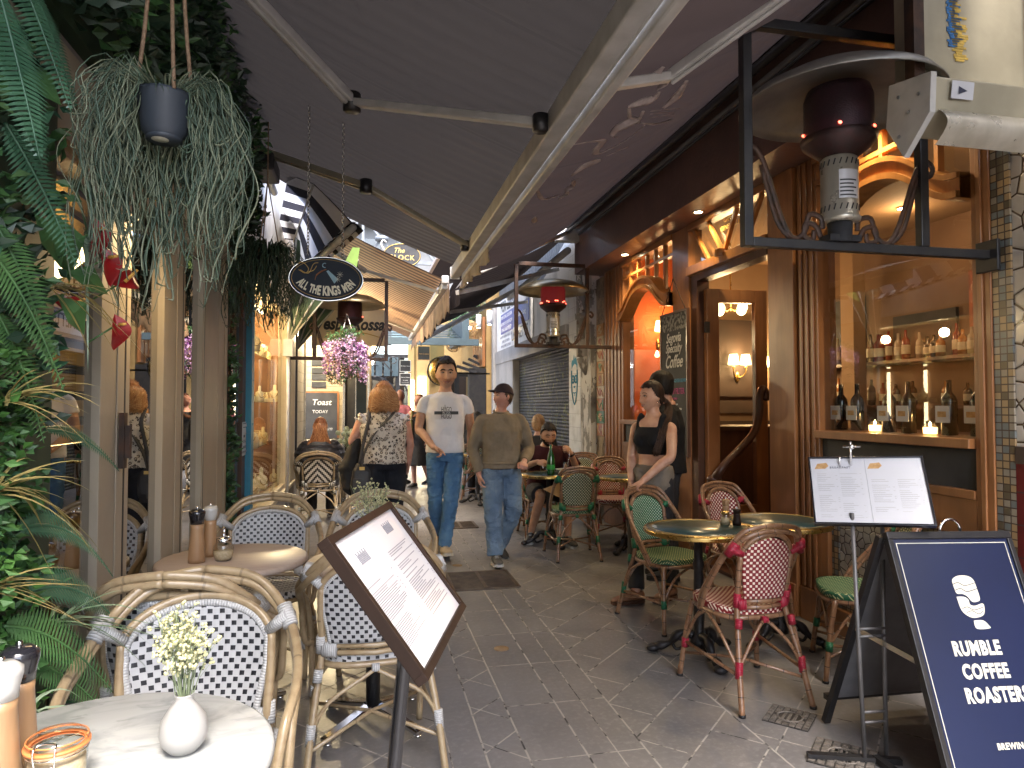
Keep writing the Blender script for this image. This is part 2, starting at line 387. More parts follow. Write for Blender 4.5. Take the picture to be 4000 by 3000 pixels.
def canvas(name, A, B, rib, bump, trans=.35, seam=None, tk=1.5):
    t = MT(name, A, .9, 0, .15); n = t.noise(.9, 5); n2 = t.noise(9, 5)
    c = t.mix(n.ss(.3, .7), A, B); c = t.mix((n2.ss(.62, .8) * .45), c, tuple(x * .5 for x in B)); 
    u, v, _ = t.xyz('UV')
    w = (u * (6.283 / rib)).op('SINE') * (t.noise(1.3, 2) * 1.6 - .3).sat()
    if seam:
        q = u / seam; d = (q - q.floor() - .5).abs(); c = t.mix(d.gt(.488) * .6, c, tuple(x * .45 for x in B))
    t.color(c); t.bump(w, bump); t.bump(t.noise(160, 2), .0008)
    if trans: t.translucent(t.mix(w * .22, tuple(q * tk for q in A), tuple(q * tk * .6 for q in B)), trans)
    return t.m
M['canvasA'] = canvas('grey_brown_canvas', (.078, .07, .068), (.056, .05, .05), .13, .006, seam=1.15, tk=.21, trans=.45)
M['canvasB'] = canvas('red_brown_canvas', (.09, .068, .066), (.066, .05, .049), .34, .012, seam=1.3, tk=.2, trans=.42)
M['canvasD'] = canvas('dark_canvas', (.05, .04, .038), (.035, .029, .029), .1, .01, tk=.25)
M['letter_canvas'] = simple('faded_print', (.5, .42, .4), (.34, .28, .265), .9, sc=14, lo=.4, hi=.6)
# paving
def paving():
    t = MT('bluestone', (.11, .105, .105), .42, 0, .5); x, y, _ = t.xyz()
    wob = t.noise(26, 3) * .003 - .0015; x = x + wob; y = y + wob
    def line(c, w, d): return (d - c).abs().lt(w)
    W = .0042
    def bnd(a, b): return x.gt(a) * x.lt(b)
    yc = (y + 2.735 * 0 - .185).mod(.5105)           # transverse joints of the central band
    tr = yc.lt(W * 1.6) * bnd(.665, 1.165)
    vl = line(.665, W, x).mx(line(.91, W, x)).mx(line(1.165, W, x)).mx(line(1.04, W * .7, x)).mx(line(1.685, W, x)).mx(line(.495, W, x)).mx(line(.35, W * .7, x))
    p = (y - x).mod(.358); q = (y + x).mod(.358)
    d1 = (p - .24).abs().lt(W * 1.3); d2 = (q - .05).abs().lt(W * 1.3)
    rb = bnd(1.165, 1.685) * d1.mx(d2 * (bnd(1.165, 1.32).mx(bnd(1.53, 1.685))))
    zz = bnd(.495, .665) * ((y + x - .18 - .0).mod(.36).lt(W * 2.4).mx((y - x - .18).mod(.36).lt(W * 2.4)))
    rr = x.gt(1.685) * ((y - x + .1).mod(.505).lt(W * 2.4).mx((y + x + .1).mod(.505).lt(W * 2.4)))
    ll = x.lt(.35) * ((y - x + .2).mod(.505).lt(W * 2.4).mx((y + x + .05).mod(.505).lt(W * 2.4)))
    j = vl.mx(tr).mx(rb).mx(zz).mx(rr).mx(ll)
    jn = t.noise(11, 4)
    n1 = t.noise(1.1, 5); n2 = t.noise(38, 6); n3 = t.noise(4.5, 5)
    # stones differ a little: cell tint from floor of both diagonals and bands
    cell = ((y / .5105 + .64).floor() * 12.9898 + (x / .245).floor() * 78.233).op('SINE') * 43758.5
    cell = cell - cell.floor()
    c = t.mix(n1.ss(.3, .7), (.20, .192, .19), (.135, .131, .133)); c = t.mix(n2.ss(.45, .75) * .5, c, (.27, .26, .25))
    c = t.mix(cell * .4, c, (.125, .12, .125)); c = t.mix(n3.ss(.62, .78) * .35, c, (.33, .32, .3)); c = t.mix(t.voro(1.3, 'F1').lt(.045) * .7, c, (.035, .033, .033)); c = t.mix(t.noise(2.3, 3).ss(.6, .75) * .25, c, (.08, .076, .076))
    jc = t.mix(jn.ss(.50, .62), (.36, .34, .31), (.04, .04, .04)); t.color(t.mix(j, c, jc))
    t.rough((n3 * .35 + .22 + j * .3).sat()); t.bump(j * -1 + n2 * .35, .003); return t.m
M['paving'] = paving()
# mosaic of broken white tile
def mosaic(name, sc, tile, t2, grout):
    t = MT(name, tile, .25, 0, .5, .3); d = t.voro(sc, 'DISTANCE_TO_EDGE', rnd=.75); n = t.voro(sc, 'F1', out=1, rnd=.75)
    g = d.lt(.045); c = t.mix(t.noise(2.5, 4).ss(.4, .7), tile, t2); t.color(t.mix(g, c, grout)); t.bump(d.ss(0, .12), .004); return t.m
M['mosaic'] = mosaic('broken_white_tiles', 11, (.48, .44, .38), (.36, .32, .28), (.055, .035, .022))
M['mosaic_small'] = mosaic('small_broken_tiles', 19, (.42, .39, .33), (.3, .27, .22), (.05, .03, .02))
def tesserae():
    t = MT('colour_tesserae', (.3, .3, .3), .3); n = t.noise(1, 0); x, y, z = t.xyz()
    a = (z / .036).floor(); b = (y / .036).floor(); h = (a * 12.99 + b * 78.2).op('SINE') * 4375.5; h = h - h.floor()
    c = t.mix(h.gt(.4), (.30, .21, .11), (.13, .15, .15)); c = t.mix(h.gt(.7), c, (.26, .23, .18)); c = t.mix(h.gt(.88), c, (.1, .08, .05))
    fz = z / .036 - a; fy = y / .036 - b; g = (fz - .5).abs().mx((fy - .5).abs()).gt(.42); t.color(t.mix(g, c, (.05, .03, .02))); t.bump(g * -1, .002); return t.m
M['tess'] = tesserae()
def bricks(name, a, b, mortar, w, h, coord='YZ', off=.5, bump=.003, rough=.4, ax=None):
    t = MT(name, a, rough); x, y, z = t.xyz(); u = {'Y': y, 'X': x}[coord[0]]
    row = (z / h).floor(); uu = u / w + (row.mod(2)) * off; cu = uu.floor(); fu = ((uu - cu) - .5).abs() * w; fz = ((z / h - row) - .5).abs() * h
    g = fu.gt(w / 2 - .0035).mx(fz.gt(h / 2 - .0035)); hsh = (row * 12.9 + cu * 78.2).op('SINE') * 437.5; hsh = hsh - hsh.floor()
    c = t.mix(hsh * .5, a, b); c = t.mix(t.noise(5, 5).ss(.5, .75) * .5, c, tuple(q * .6 for q in b)); t.color(t.mix(g, c, mortar)); t.bump(g * -1, bump); return t.m
M['redtile'] = bricks('oxblood_tiles', (.13, .018, .018), (.09, .012, .014), (.06, .03, .03), .15, .15, off=0, rough=.2)
M['whitetile'] = bricks('white_wall_tiles', (.42, .41, .385), (.36, .35, .33), (.2, .19, .18), .3, .15)
M['whitetileX'] = bricks('cream_wall_tiles', (.34, .28, .19), (.29, .24, .16), (.17, .14, .1), .3, .12, 'XZ')
M['block'] = bricks('painted_blocks', (.62, .63, .63), (.54, .55, .55), (.42, .42, .42), .39, .19, bump=.004, rough=.7)
def shutterm():
    t = MT('roller_shutter', (.13, .115, .1), .5, .5); x, y, z = t.xyz(); q = z / .055; f = (q - q.floor())
    g1 = t.noise(2.2, 2, dist=2.5); g2 = t.noise(3.1, 2, dist=3); a = ((g1 - .5).abs()).lt(.012); b = ((g2 - .47).abs()).lt(.01)
    c = t.mix(t.noise(3, 4).ss(.4, .7), (.07, .06, .052), (.032, .029, .027)); c = t.mix(f.lt(.25), c, (.007, .0065, .006))
    c = t.mix(a * t.noise(.9, 1).gt(.5), c, (.2, .2, .04)); t.color(t.mix(b * .6, c, (.15, .155, .15))); t.bump((f - .5).abs() * -1, .03); return t.m
M['shutter'] = shutterm()
def corr(name, col, per, ax=1):
    t = MT(name, col, .5); p = t.xyz()[ax] / per; n = t.noise(2, 5, stretch=(1, 1, .2)); c = t.mix(n.ss(.45, .75), col, tuple(x * .6 for x in col))
    t.color(c); t.bump((p * 6.283).op('SINE'), per * .2); return t.m
M['corrug'] = corr('corrugated_white', (.58, .58, .57), .055)
M['corrug_dark'] = corr('corrugated_dark', (.07, .075, .085), .14)
def peel():
    t = MT('peeling_paint', (.5, .49, .46), .8); a = t.noise(4.2, 6, stretch=(1, 1, .45), rough=.65); b = t.noise(9, 5)
    c = t.mix(a.ss(.5, .53), (.52, .5, .47), (.2, .19, .175)); c = t.mix(b.ss(.62, .66), c, (.1, .07, .05)); t.color(c); t.bump(a.ss(.5, .53) * -1, .006); return t.m
M['peel'] = peel()
def stonem():
    t = MT('rough_stone', (.25, .19, .13), .9); a = t.noise(7, 7, rough=.7); t.color(t.mix(a.ss(.35, .65), (.30, .23, .15), (.09, .065, .045))); t.bump(a, .02); return t.m
M['stone'] = stonem()
def marble():
    t = MT('white_marble', (.7, .71, .7), .25, 0, .4, .1); a = t.noise(5, 6, stretch=(1, 2.2, 1), dist=1.4); b = t.noise(14, 5, stretch=(1, 2, 1), dist=.8)
    c = t.mix(a.ss(.4, .72), (.47, .48, .475), (.31, .33, .33)); t.color(t.mix(b.ss(.58, .75) * .6, c, (.25, .27, .27))); return t.m
M['marble'] = marble()
M['laminate'] = simple('pink_laminate', (.44, .36, .30), (.39, .31, .26), .42, sc=7, coat=0, stretch=(1, 6, 1))
M['greentop'] = simple('green_enamel_top', (.03, .065, .068), (.026, .054, .058), .3, sc=2, coat=.15)
def artwall():
    t = MT('abstract_canvas', (.3, .1, .05), .6); n = t.noise(3, 6, dist=2); c = t.mix(n.ss(.35, .65), (.07, .015, .01), (.3, .08, .03)); t.color(t.mix(t.noise(5, 6, dist=3).ss(.62, .7), c, (.45, .3, .2))); return t.m
M['art'] = artwall()
# ------------------------------------------------------------------ ground
b = MB(); b.sheet(lambda u, v: (-60 + 120 * u, -60 + 130 * v, 0), 24, 26, smooth=False)
tag(b.build('ground', M['paving']), kind='structure', label='grey bluestone paving with pale joints')
# drains and covers lie a few millimetres proud of the paving
def grate(x0, x1, y0, y1, label, n=20):
    g = thing('drain_grate', label, 'drain', ((x0 + x1) / 2, (y0 + y1) / 2, 0), 0, 'floor grates in the lane')
    w, d = (x1 - x0) / 2, (y1 - y0) / 2; a = MB()
    for p, q in (((-w, -d), (w, -d)), ((w, -d), (w, d)), ((w, d), (-w, d)), ((-w, d), (-w, -d)), ((0, -d), (0, d))):
        a.beam((*p, .006), (*q, .006), .028, .012)
    a.build('frame', M['gr'], g)
    a = MB(); a.box(-w, w, -d, d, .001, .003); a.build('pit_shade', M['sack'], g); a = MB()  # flat black sheet stands for the shade below the slats
    for i in range(1, n):
        y = -d + 2 * d * i / n; a.beam((-w, y, .006), (w, y, .006), .012, .009)
    a.build('slats', M['gr'], g)
M['gr'] = simple('brown_iron', (.12, .09, .065), (.07, .05, .04), .5, .5, sc=12, bump=.001)
grate(.68, 1.2, 5.33, 5.88, 'slatted brown iron grate in the paving, nearest the camera')
grate(.93, 1.3, 8.0, 8.42, 'small far iron grate in the paving behind the walking men', 12)
for i, (x, y, rz, sz, lb) in enumerate([(1.93, 2.86, .75, .2, 'square patterned iron cover with a round centre, by the red chair leg'), (1.93, 2.5, .78, .24, 'square iron cover with broken pattern, beside the menu stand foot')]):
    g = thing('access_cover', lb, 'cover', (x, y, 0), rz, 'small iron covers set in the paving')
    a = MB(); h = sz / 2; a.box(-h, h, -h, h, .001, .005); a.build('plate', simple('cover_iron', (.06, .055, .05), (.04, .036, .033), .55, .3, sc=20), g)
    a = MB(); n = 7
    for u in range(n):
        for v in range(n):
            cx, cy = -h + sz * (u + .5) / n, -h + sz * (v + .5) / n
            if .3 * sz < math.hypot(cx, cy) or i: a.box(cx - sz * .055, cx + sz * .055, cy - sz * .055, cy + sz * .055, .005, .009)
    a.tube([(math.cos(t * .3142) * sz * .27, math.sin(t * .3142) * sz * .27, .007) for t in range(20)], .005, 6, closed=True)
    for k in (-1, 0, 1): a.box(-sz * .2, sz * .2, k * sz * .12 - .006, k * sz * .12 + .006, .005, .009)
    a.build('tread', simple('cover_stone', (.17, .15, .13), (.09, .08, .07), .7, sc=30), g)
for x, y, lb in ((.817, 6.17, 'round brass disc in the paving in front of the grate, by the white shirt man'), (.797, 4.02, 'round brass disc set in the near paving, alone')):
    a = MB(); a.lathe([(.0, .001), (.045, .001), (.045, .004), (0, .005)], (0, 0, 0), 20)
    tag(a.build('floor_disc', M['dullbrass'] if 'dullbrass' in M else M.setdefault('dullbrass', simple('worn_brass', (.30, .21, .12), (.22, .15, .09), .6, .2)), loc=(x, y, 0)), lb, 'floor disc', 'brass discs in the paving')

# ------------------------------------------------------------------ right: the café building
cafe = thing('cafe_building', 'varnished timber café front with arched windows, mosaic corner and dark fascia', 'building')
X0 = 2.93
def prt(name, m, par, fn, **k):
    a = MB(); fn(a); return a.build(name, m, par, **k)
prt('fascia', M['fascia'], cafe, lambda a: (a.box(2.6, 3.05, 2.5, 8.3, 3.12, 3.72)))
prt('ledge', M['concrete'], cafe, lambda a: (a.box(2.52, 3.1, 2.5, 8.4, 3.722, 3.83), a.box(2.57, 3.1, 2.5, 8.36, 3.60, 3.64)), bevel=.01)
prt('upper_wall', M['fascia'], cafe, lambda a: a.box(2.86, 6.4, 2.5, 8.45, 3.832, 5.3))
prt('party_wall', M['peel'], cafe, lambda a: a.box(2.9, 3.3, 8.86, 8.98, 0, 5.2))
def post(y0, y1, x=X0, flutes=2, z1=3.118):
    def f(a):
        a.box(x, x + .14, y0, y1, 0, z1); a.box(x - .016, x, y0 + .004, y1 - .004, 0, .22)
        for i in range(flutes):
            yy = y0 + (y1 - y0) * (i + .7) / (flutes + .4); a.box(x - .012, x, yy - .014, yy + .014, .225, z1 - .01)
    prt('post', M['wood'], cafe, f, bevel=.004)
post(7.48, 8.12, flutes=5); post(5.78, 6.12, x=2.91, flutes=0); post(4.2, 4.5, x=2.9, flutes=0); post(3.98, 4.19, flutes=3); post(2.70, 2.80, flutes=1)
prt('corner_tiles', M['tess'], cafe, lambda a: a.box(2.94, 3.1, 2.60, 2.699, 0, 3.118))
prt('mosaic_wall', M['mosaic'], cafe, lambda a: a.box(2.95, 3.2, .4, 2.599, 1.26, 5.0))
prt('tiled_dado', M['redtile'], cafe, lambda a: (a.box(2.94, 3.2, .4, 2.598, 0, 1.18)))
prt('dado_cap', M['darkint'], cafe, lambda a: (a.box(2.935, 3.2, .4, 2.598, 1.181, 1.259)))
def window(y0, y1, ylo, bump, zl, orange, tag_):
    """glazed bay between two posts: sill, dado of mosaic, ogee head board, small panes above"""
    w = prt('window', M['wood'], cafe, lambda a: (a.box(2.89, 3.03, y0, y1, 1.235, 1.285), a.box(2.92, 3.0, y0, y1, .985, 1.03), a.box(2.93, 3.0, y0, y1, .80, .984), a.box(2.93, 3.0, y0, y1, 0, .16),
        a.box(2.93, 3.0, y0, y0 + .07, .16, .80), a.box(2.93, 3.0, y1 - .07, y1, .16, .80)), bevel=.004)
    prt('kick_panel', M['board'], w, lambda a: a.box(2.955, 2.99, y0, y1, 1.03, 1.235)); prt('mosaic_panel', M['mosaic_small'], w, lambda a: a.box(2.965, 2.99, y0 + .14, y1 - .14, .23, .73))
    prt('tile_border', M['tess'], w, lambda a: (a.box(2.96, 2.985, y0 + .071, y1 - .071, .731, .799), a.box(2.96, 2.985, y0 + .071, y1 - .071, .161, .229), a.box(2.96, 2.985, y0 + .071, y0 + .139, .23, .73), a.box(2.96, 2.985, y1 - .139, y1 - .071, .23, .73)))
    N = 28
    def low(s): return zl + bump * max(0, math.sin(math.pi * min(1, max(0, (s - .06) / .88)))) ** 1.7 - .02 * math.cos(4 * math.pi * s)
    def f(a):
        for i in range(N):
            s0, s1 = i / N, (i + 1) / N; ya, yb = y0 + (y1 - y0) * s0, y0 + (y1 - y0) * s1
            for x0, x1, d0, d1 in ((2.87, 2.99, 0, .13), (2.845, 2.869, .0, .035), (2.85, 2.869, .1, .13)):
                p = [(x, y, z) for (y, z) in ((ya, low(s0) + d0), (yb, low(s1) + d0), (yb, low(s1) + d1), (ya, low(s0) + d1)) for x in (x0, x1)]
                a.add(p, [(0, 2, 4, 6), (1, 7, 5, 3), (0, 1, 3, 2), (4, 5, 7, 6)])
    prt('arched_head', M['arch'], w, f)
    def g(a):
        n = max(3, round((y1 - y0) / .21))
        for i in range(1, n):
            y = y0 + (y1 - y0) * i / n; a.box(2.925, 2.965, y - .013, y + .013, low(i / n) + .12, 3.06)
        zz = 2.93; a.box(2.922, 2.962, y0, y1, zz - .014, zz + .014); a.box(2.90, 2.99, y0, y1, 3.06, 3.118)
    prt('glazing_bars', M['arch'], w, g)
    prt('pane', M['glass'], w, lambda a: a.quad((2.975, y0, 1.28), (2.975, y1, 1.28), (2.975, y1, 3.06), (2.975, y0, 3.06)))
    return w
M['arch'] = wood('oak_arch', (.42, .19, .055), (.32, .13, .035), .32)
window(6.121, 7.479, 0, .28, 2.44, 1, 'a'); window(2.801, 3.979, 0, .26, 2.50, 0, 'b')
def transom(a):
    a.box(2.88, 3.0, 4.501, 5.779, 2.64, 2.72); a.box(2.9, 3.0, 4.501, 5.779, 3.06, 3.118)
    for y, s in ((5.72, -.28), (5.45, -.26), (4.62, .26), (4.98, .22)):
        a.beam((2.94, y, 3.06), (2.94, y + s, 2.72), .03, .035, up=(1, 0, 0))
    a.lathe([(0, -.03), (.045, -.03), (.045, .03), (0, .03)], (2.87, 5.14, 2.72), 12)
t = prt('transom_window', M['arch'], cafe, transom, bevel=.003)
prt('pane', M['glass'], t, lambda a: a.quad((2.975, 4.501, 2.72), (2.975, 5.779, 2.72), (2.975, 5.779, 3.06), (2.975, 4.501, 3.06)))
prt('lettering', simple('gilt_lettering', (.75, .55, .12), (.7, .5, .1), .4), t, lambda a: (a.text('CAFE SEGOVIA', (2.967, 5.06, 3.02), (0, -1, 0), (0, 0, 1), .055, bold=.01), a.text('GENERAL LICENCE', (2.967, 5.06, 2.955), (0, -1, 0), (0, 0, 1), .055, bold=.01)))
# café interior
prt('floor_boards', M['wood_dark'], cafe, lambda a: a.box(3.0, 5.6, 2.6, 8.1, .004, .03))
prt('interior_ceiling', M['ceiling'], cafe, lambda a: a.box(3.06, 5.7, 2.5, 8.2, 3.3, 3.4))
prt('back_wall', simple('umber_wall', (.15, .085, .045), (.11, .06, .032), .7, sc=2), cafe, lambda a: (a.box(5.6, 5.7, 2.5, 8.3, 0, 3.299), a.box(3.101, 5.6, 2.5, 2.6, 0, 3.299)))
prt('orange_wall', M['orange'], cafe, lambda a: (a.box(3.0, 3.96, 8.0, 8.1, 0, 3.299)))
prt('end_wall', M['peach'], cafe, lambda a: (a.box(3.962, 5.599, 8.0, 8.1, 0, 3.299), a.box(3.96, 4.02, 7.5, 7.999, .9, 3.299)))
prt('dark_mirror', M['darkint'], cafe, lambda a: (a.box(4.25, 4.95, 7.96, 7.998, 1.35, 2.55), a.box(4.2, 5.59, 7.97, 7.999, .3, 1.25)))
prt('column', M['ceiling'], cafe, lambda a: (a.box(4.12, 4.2, 6.2, 6.32, 1.3, 3.299), a.box(5.15, 5.3, 6.4, 6.6, .0, 3.299)))
prt('wall_artwork', M['art'], cafe, lambda a: a.box(5.56, 5.598, 4.2, 5.35, 1.98, 2.72))
prt('dark_panel', M['board'], cafe, lambda a: (a.box(5.56, 5.598, 5.5, 6.3, 1.95, 2.4), a.box(5.56, 5.598, 6.75, 7.6, 1.95, 2.7)))
# counter and shelves with bottles
ctr = prt('counter', M['wood_dark'], cafe, lambda a: (a.box(3.35, 4.6, 6.2, 6.7, .03, 1.2), a.box(3.3, 4.65, 6.15, 6.75, 1.2, 1.24), a.box(4.6, 5.0, 3.0, 6.2, .03, 1.18), a.box(4.55, 5.05, 2.9, 6.19, 1.18, 1.22)), bevel=.004)
prt('counter_shelf', M['wood_dark'], cafe, lambda a: (a.box(3.4, 4.6, 6.3, 6.6, 1.5, 1.54), a.box(5.3, 5.599, 2.7, 7.9, 1.885, 1.915), a.box(5.3, 5.599, 2.7, 7.9, 1.42, 1.45)))
def bottle_bm(a, h=.3, r=.037, lab=True):
    a.lathe([(0, 0), (r, .004), (r, h * .6), (r * .9, h * .68), (r * .38, h * .78), (r * .34, h), (0, h)], n=12)
    if lab: a.lathe([(r + .001, h * .2), (r + .0015, h * .22), (r + .0015, h * .48), (r + .001, h * .5)], n=12, mat=1)
bcols = [simple('bottle_%s' % n, c, None, .12, coat=.6) for n, c in (('brown', (.07, .025, .01)), ('clear', (.4, .36, .3)), ('dark', (.015, .02, .015)), ('amber', (.35, .13, .03)), ('red', (.2, .02, .02)))]
M['label'] = simple('cream_label', (.6, .56, .46), (.5, .45, .35), .6, sc=30)
protoB = []
for c in bcols:
    a = MB(); bottle_bm(a); o = a.build('bottle', [c, M['label']]); protoB.append(o)
rb = random.Random(3)
def ORD(n): return '%d%s' % (n, 'th' if 10 < n % 100 < 20 else {1: 'st', 2: 'nd', 3: 'rd'}.get(n % 10, 'th'))
cdesc = ['brown glass bottle', 'clear spirit bottle', 'dark wine bottle', 'amber liquor bottle', 'red liqueur bottle']
for zsh, ys in ((1.916, [3.0 + .115 * i for i in range(41)]), (1.451, [4.3 + .2 * i for i in range(15)])):
    nb = 0
    for y in ys:
        if rb.random() < .12: continue
        k = rb.randrange(5); src = protoB[k]; o = src if src.get('label') is None else src.copy()
        if o is not src: COL.objects.link(o)
        o.location = (5.45 + rb.uniform(-.04, .05), y + rb.uniform(-.02, .02), zsh); o.scale = (rb.uniform(.85, 1.2), rb.uniform(.85, 1.2), rb.uniform(.7, 1.1))
        nb += 1; tag(o, '%s, %s from the near end of the %s café back shelf' % (cdesc[k], ORD(nb), 'upper' if zsh > 1.7 else 'lower'), 'bottle', 'bottles on the café back shelves')
# wine bottles with square labels along the window sill, and two candle jars
M['wineglass'] = simple('dark_wine_glass', (.012, .014, .012), None, .1, coat=.8)
wb = None
for i, (y, z) in enumerate([(3.93, 0), (3.78, 0), (3.51, 0), (3.36, 0), (3.08, 0), (2.9, 0)]):
    if wb is None:
        wb = thing('wine_bottle', '', 'bottle'); a = MB(); bottle_bm(a, .3, .04, False); a.build('glass', M['wineglass'], wb)
        a = MB(); a.box(-.046, -.041, -.045, .045, .07, .16, 0); a.box(-.0475, -.0462, -.025, .03, .1, .13, 1); a.build('label', [M['paper'], M['tan']], wb); o = wb
    else: o = dup(wb, (0, 0, 0), 0, '')
    o.location = (3.06, y, 1.287)
    o['label'] = 'dark wine bottle on the café window sill, %s from the door pillar' % ['first', 'second', 'third', 'fourth', 'fifth', 'sixth'][i]; o['group'] = 'wine bottles along the café window sill'
prt('window_shelf', M['wood'], cafe, lambda a: a.box(2.99, 3.25, 2.801, 3.979, 1.25, 1.286))
M['candle'] = emissive('candle_wax', (1, .55, .18), 1.1); M['flame'] = emissive('candle_flame', (1, .6, .2), 30)
for i, (y, lb) in enumerate([(3.64, 'lit candle in a glass jar, between the second and third wine bottles'), (3.22, 'lit candle in a glass jar, between the fourth and fifth wine bottles')]):
    g = thing('candle_jar', lb, 'candle', (3.07, y, 1.287), 0, 'candles on the café window sill')
    a = MB(); a.lathe([(.0, .002), (.036, .002), (.04, .02), (.04, .06), (.034, .075), (.036, .085)], n=16); a.build('jar', M['glassjar'], g)
    a = MB(); a.lathe([(0, .004), (.034, .004), (.036, .04), (0, .042)], n=14); a.build('wax', M['candle'], g)
    a = MB(); a.ell((0, 0, .055), (.005, .005, .014), 8, 6); a.build('flame', M['flame'], g)
# open door leaf, hinged at the far jamb, with carved wooden handle
door = thing('cafe_door', 'open glazed timber café door with long carved wooden handle', 'door', (2.99, 5.62, 0), 0)
prt('frame', M['wood'], door, lambda a: (a.box(0, .12, -.03, .03, .03, 2.5), a.box(.48, .6, -.03, .03, .03, 2.5), a.box(.12, .48, -.03, .03, 2.38, 2.5), a.box(.12, .48, -.03, .03, .03, .55)), bevel=.004)
prt('pane', M['glass'], door, lambda a: a.quad((.12, 0, .55), (.48, 0, .55), (.48, 0, 2.38), (.12, 0, 2.38)))
prt('handle', M['wood_dark'], door, lambda a: (a.tube(spline([(.02, -.05, .75), (.03, -.16, .86), (.10, -.17, .95), (.26, -.15, 1.08), (.4, -.13, 1.22), (.46, -.11, 1.38), (.47, -.1, 1.52), (.5, -.1, 1.6), (.54, -.1, 1.56), (.52, -.1, 1.5)], 5), [.05, .05, .045, .042, .04, .038, .036] + [.034] * 30 + [.03] * 9, 8), a.ell((.02, -.1, .8), (.07, .06, .04), 10, 6)))
prt('hinge', M['black'], door, lambda a: (a.box(-.03, .02, -.045, -.031, 2.1, 2.2)))
prt('door_jamb', M['wood_dark'], cafe, lambda a: (a.box(2.93, 3.05, 5.66, 5.779, 0, 2.64), a.box(2.94, 3.05, 4.501, 4.56, 0, 2.64), a.box(2.93, 3.05, 4.56, 5.66, 2.58, 2.639)))
# lamps inside
def sconce(x, y, z, lb, n=1):
    g = thing('wall_sconce', lb, 'wall lamp', (x, y, z), 0, 'shaded sconces inside the café')
    for k in range(n):
        dx = (k - (n - 1) / 2) * .17
        a = MB(); a.lathe([(.062, 0), (.07, .004), (.05, .13), (.046, .13)], (dx, -.06, 0), 16); a.build('lamp_shade', M['shade'], g)
        a = MB(); a.tube(spline([(0, 0, -.16), (dx * .6, -.03, -.15), (dx, -.06, -.1), (dx, -.06, -.01)], 4), .009, 6); a.ell((dx, -.06, -.03), (.02, .02, .02), 8, 6); a.build('arm', M['brass'], g)
    a = MB(); a.ell((0, -.004, -.16), (.03, .012, .07), 10, 6); a.build('backplate', M['brass'], g)
    l = bpy.data.lights.new('lamp', 'POINT'); l.energy = 2.6 * n; l.color = (1, .62, .28); l.shadow_soft_size = .08; lo = bpy.data.objects.new('sconce_light', l); COL.objects.link(lo); lo.parent = g; lo.location = (0, -.2, .06)
sconce(3.6, 7.99, 2.38, 'single shaded brass sconce on the orange café wall'); sconce(4.67, 7.95, 1.97, 'double shaded brass sconce on the dark café mirror', 2); sconce(5.07, 7.99, 1.95, 'single shaded sconce on the cream wall behind the café door')
ch = thing('chandelier', 'small brass chandelier with glowing glass cups seen through the café door', 'chandelier', (4.04, 7.0, 2.62))
prt('arms', M['brass'], ch, lambda a: (a.tube([(0, 0, -.1), (0, 0, .68)], .008, 6), [a.tube(spline([(0, 0, -.06), (math.cos(q) * .08, math.sin(q) * .08, -.1), (math.cos(q) * .17, math.sin(q) * .17, -.03)], 4), .007, 6) for q in (0.3, 1.87, 3.44, 5.0)]))
for q in (0.3, 1.87, 3.44, 5.0): prt('lamp_shade', M['shade'], ch, lambda a: a.ell((math.cos(q) * .17, math.sin(q) * .17, -.08), (.055, .055, .06), 12, 8))
l = bpy.data.lights.new('lamp', 'POINT'); l.energy = 5; l.color = (1, .66, .33); l.shadow_soft_size = .2; lo = bpy.data.objects.new('chandelier_light', l); COL.objects.link(lo); lo.parent = ch; lo.location = (0, 0, -.25)
for k, (y, x, e) in enumerate([(3.6, 4.3, 2.6), (5.4, 4.9, 2.2)]):
    g = thing('bar_downlight', ['round warm ceiling light over the near end of the café bar', 'round warm ceiling light over the far end of the café bar'][k], 'ceiling light', (x, y, 3.3), 0, 'ceiling lights inside the café')
    prt('lens', M['downl'], g, lambda a: a.lathe([(0, -.012), (.05, -.012), (.05, 0), (0, 0)], n=16)); prt('rim', M['brass'], g, lambda a: a.lathe([(.05, -.014), (.062, -.014), (.062, 0), (.05, 0)], n=16))
    l = bpy.data.lights.new('lamp', 'POINT'); l.energy = e; l.color = (1, .62, .3); l.shadow_soft_size = .1; lo = bpy.data.objects.new('bar_light', l); COL.objects.link(lo); lo.parent = g; lo.location = (0, 0, -.12)
for k, y in enumerate((5.35, 7.05, 3.35)):
    g = thing('soffit_downlight', ['lit round downlight in the fascia soffit above the café door', 'lit round downlight in the fascia soffit above the far arched window', 'lit round downlight in the fascia soffit above the near arched window'][k], 'downlight', (2.79, y, 3.12), 0, 'downlights under the café fascia')
    prt('lens', M['downl'], g, lambda a: a.lathe([(0, -.006), (.036, -.006), (.036, -.001), (0, -.001)], n=16)); prt('rim', M['steel'], g, lambda a: a.lathe([(.036, -.009), (.05, -.007), (.05, -.001), (.036, -.001)], n=16))
    l = bpy.data.lights.new('lamp', 'SPOT'); l.energy = 9; l.color = (1, .74, .4); l.spot_size = R(135); l.spot_blend = .6; l.shadow_soft_size = .04; lo = bpy.data.objects.new('soffit_light', l); COL.objects.link(lo); lo.parent = g; lo.location = (0, 0, -.02)
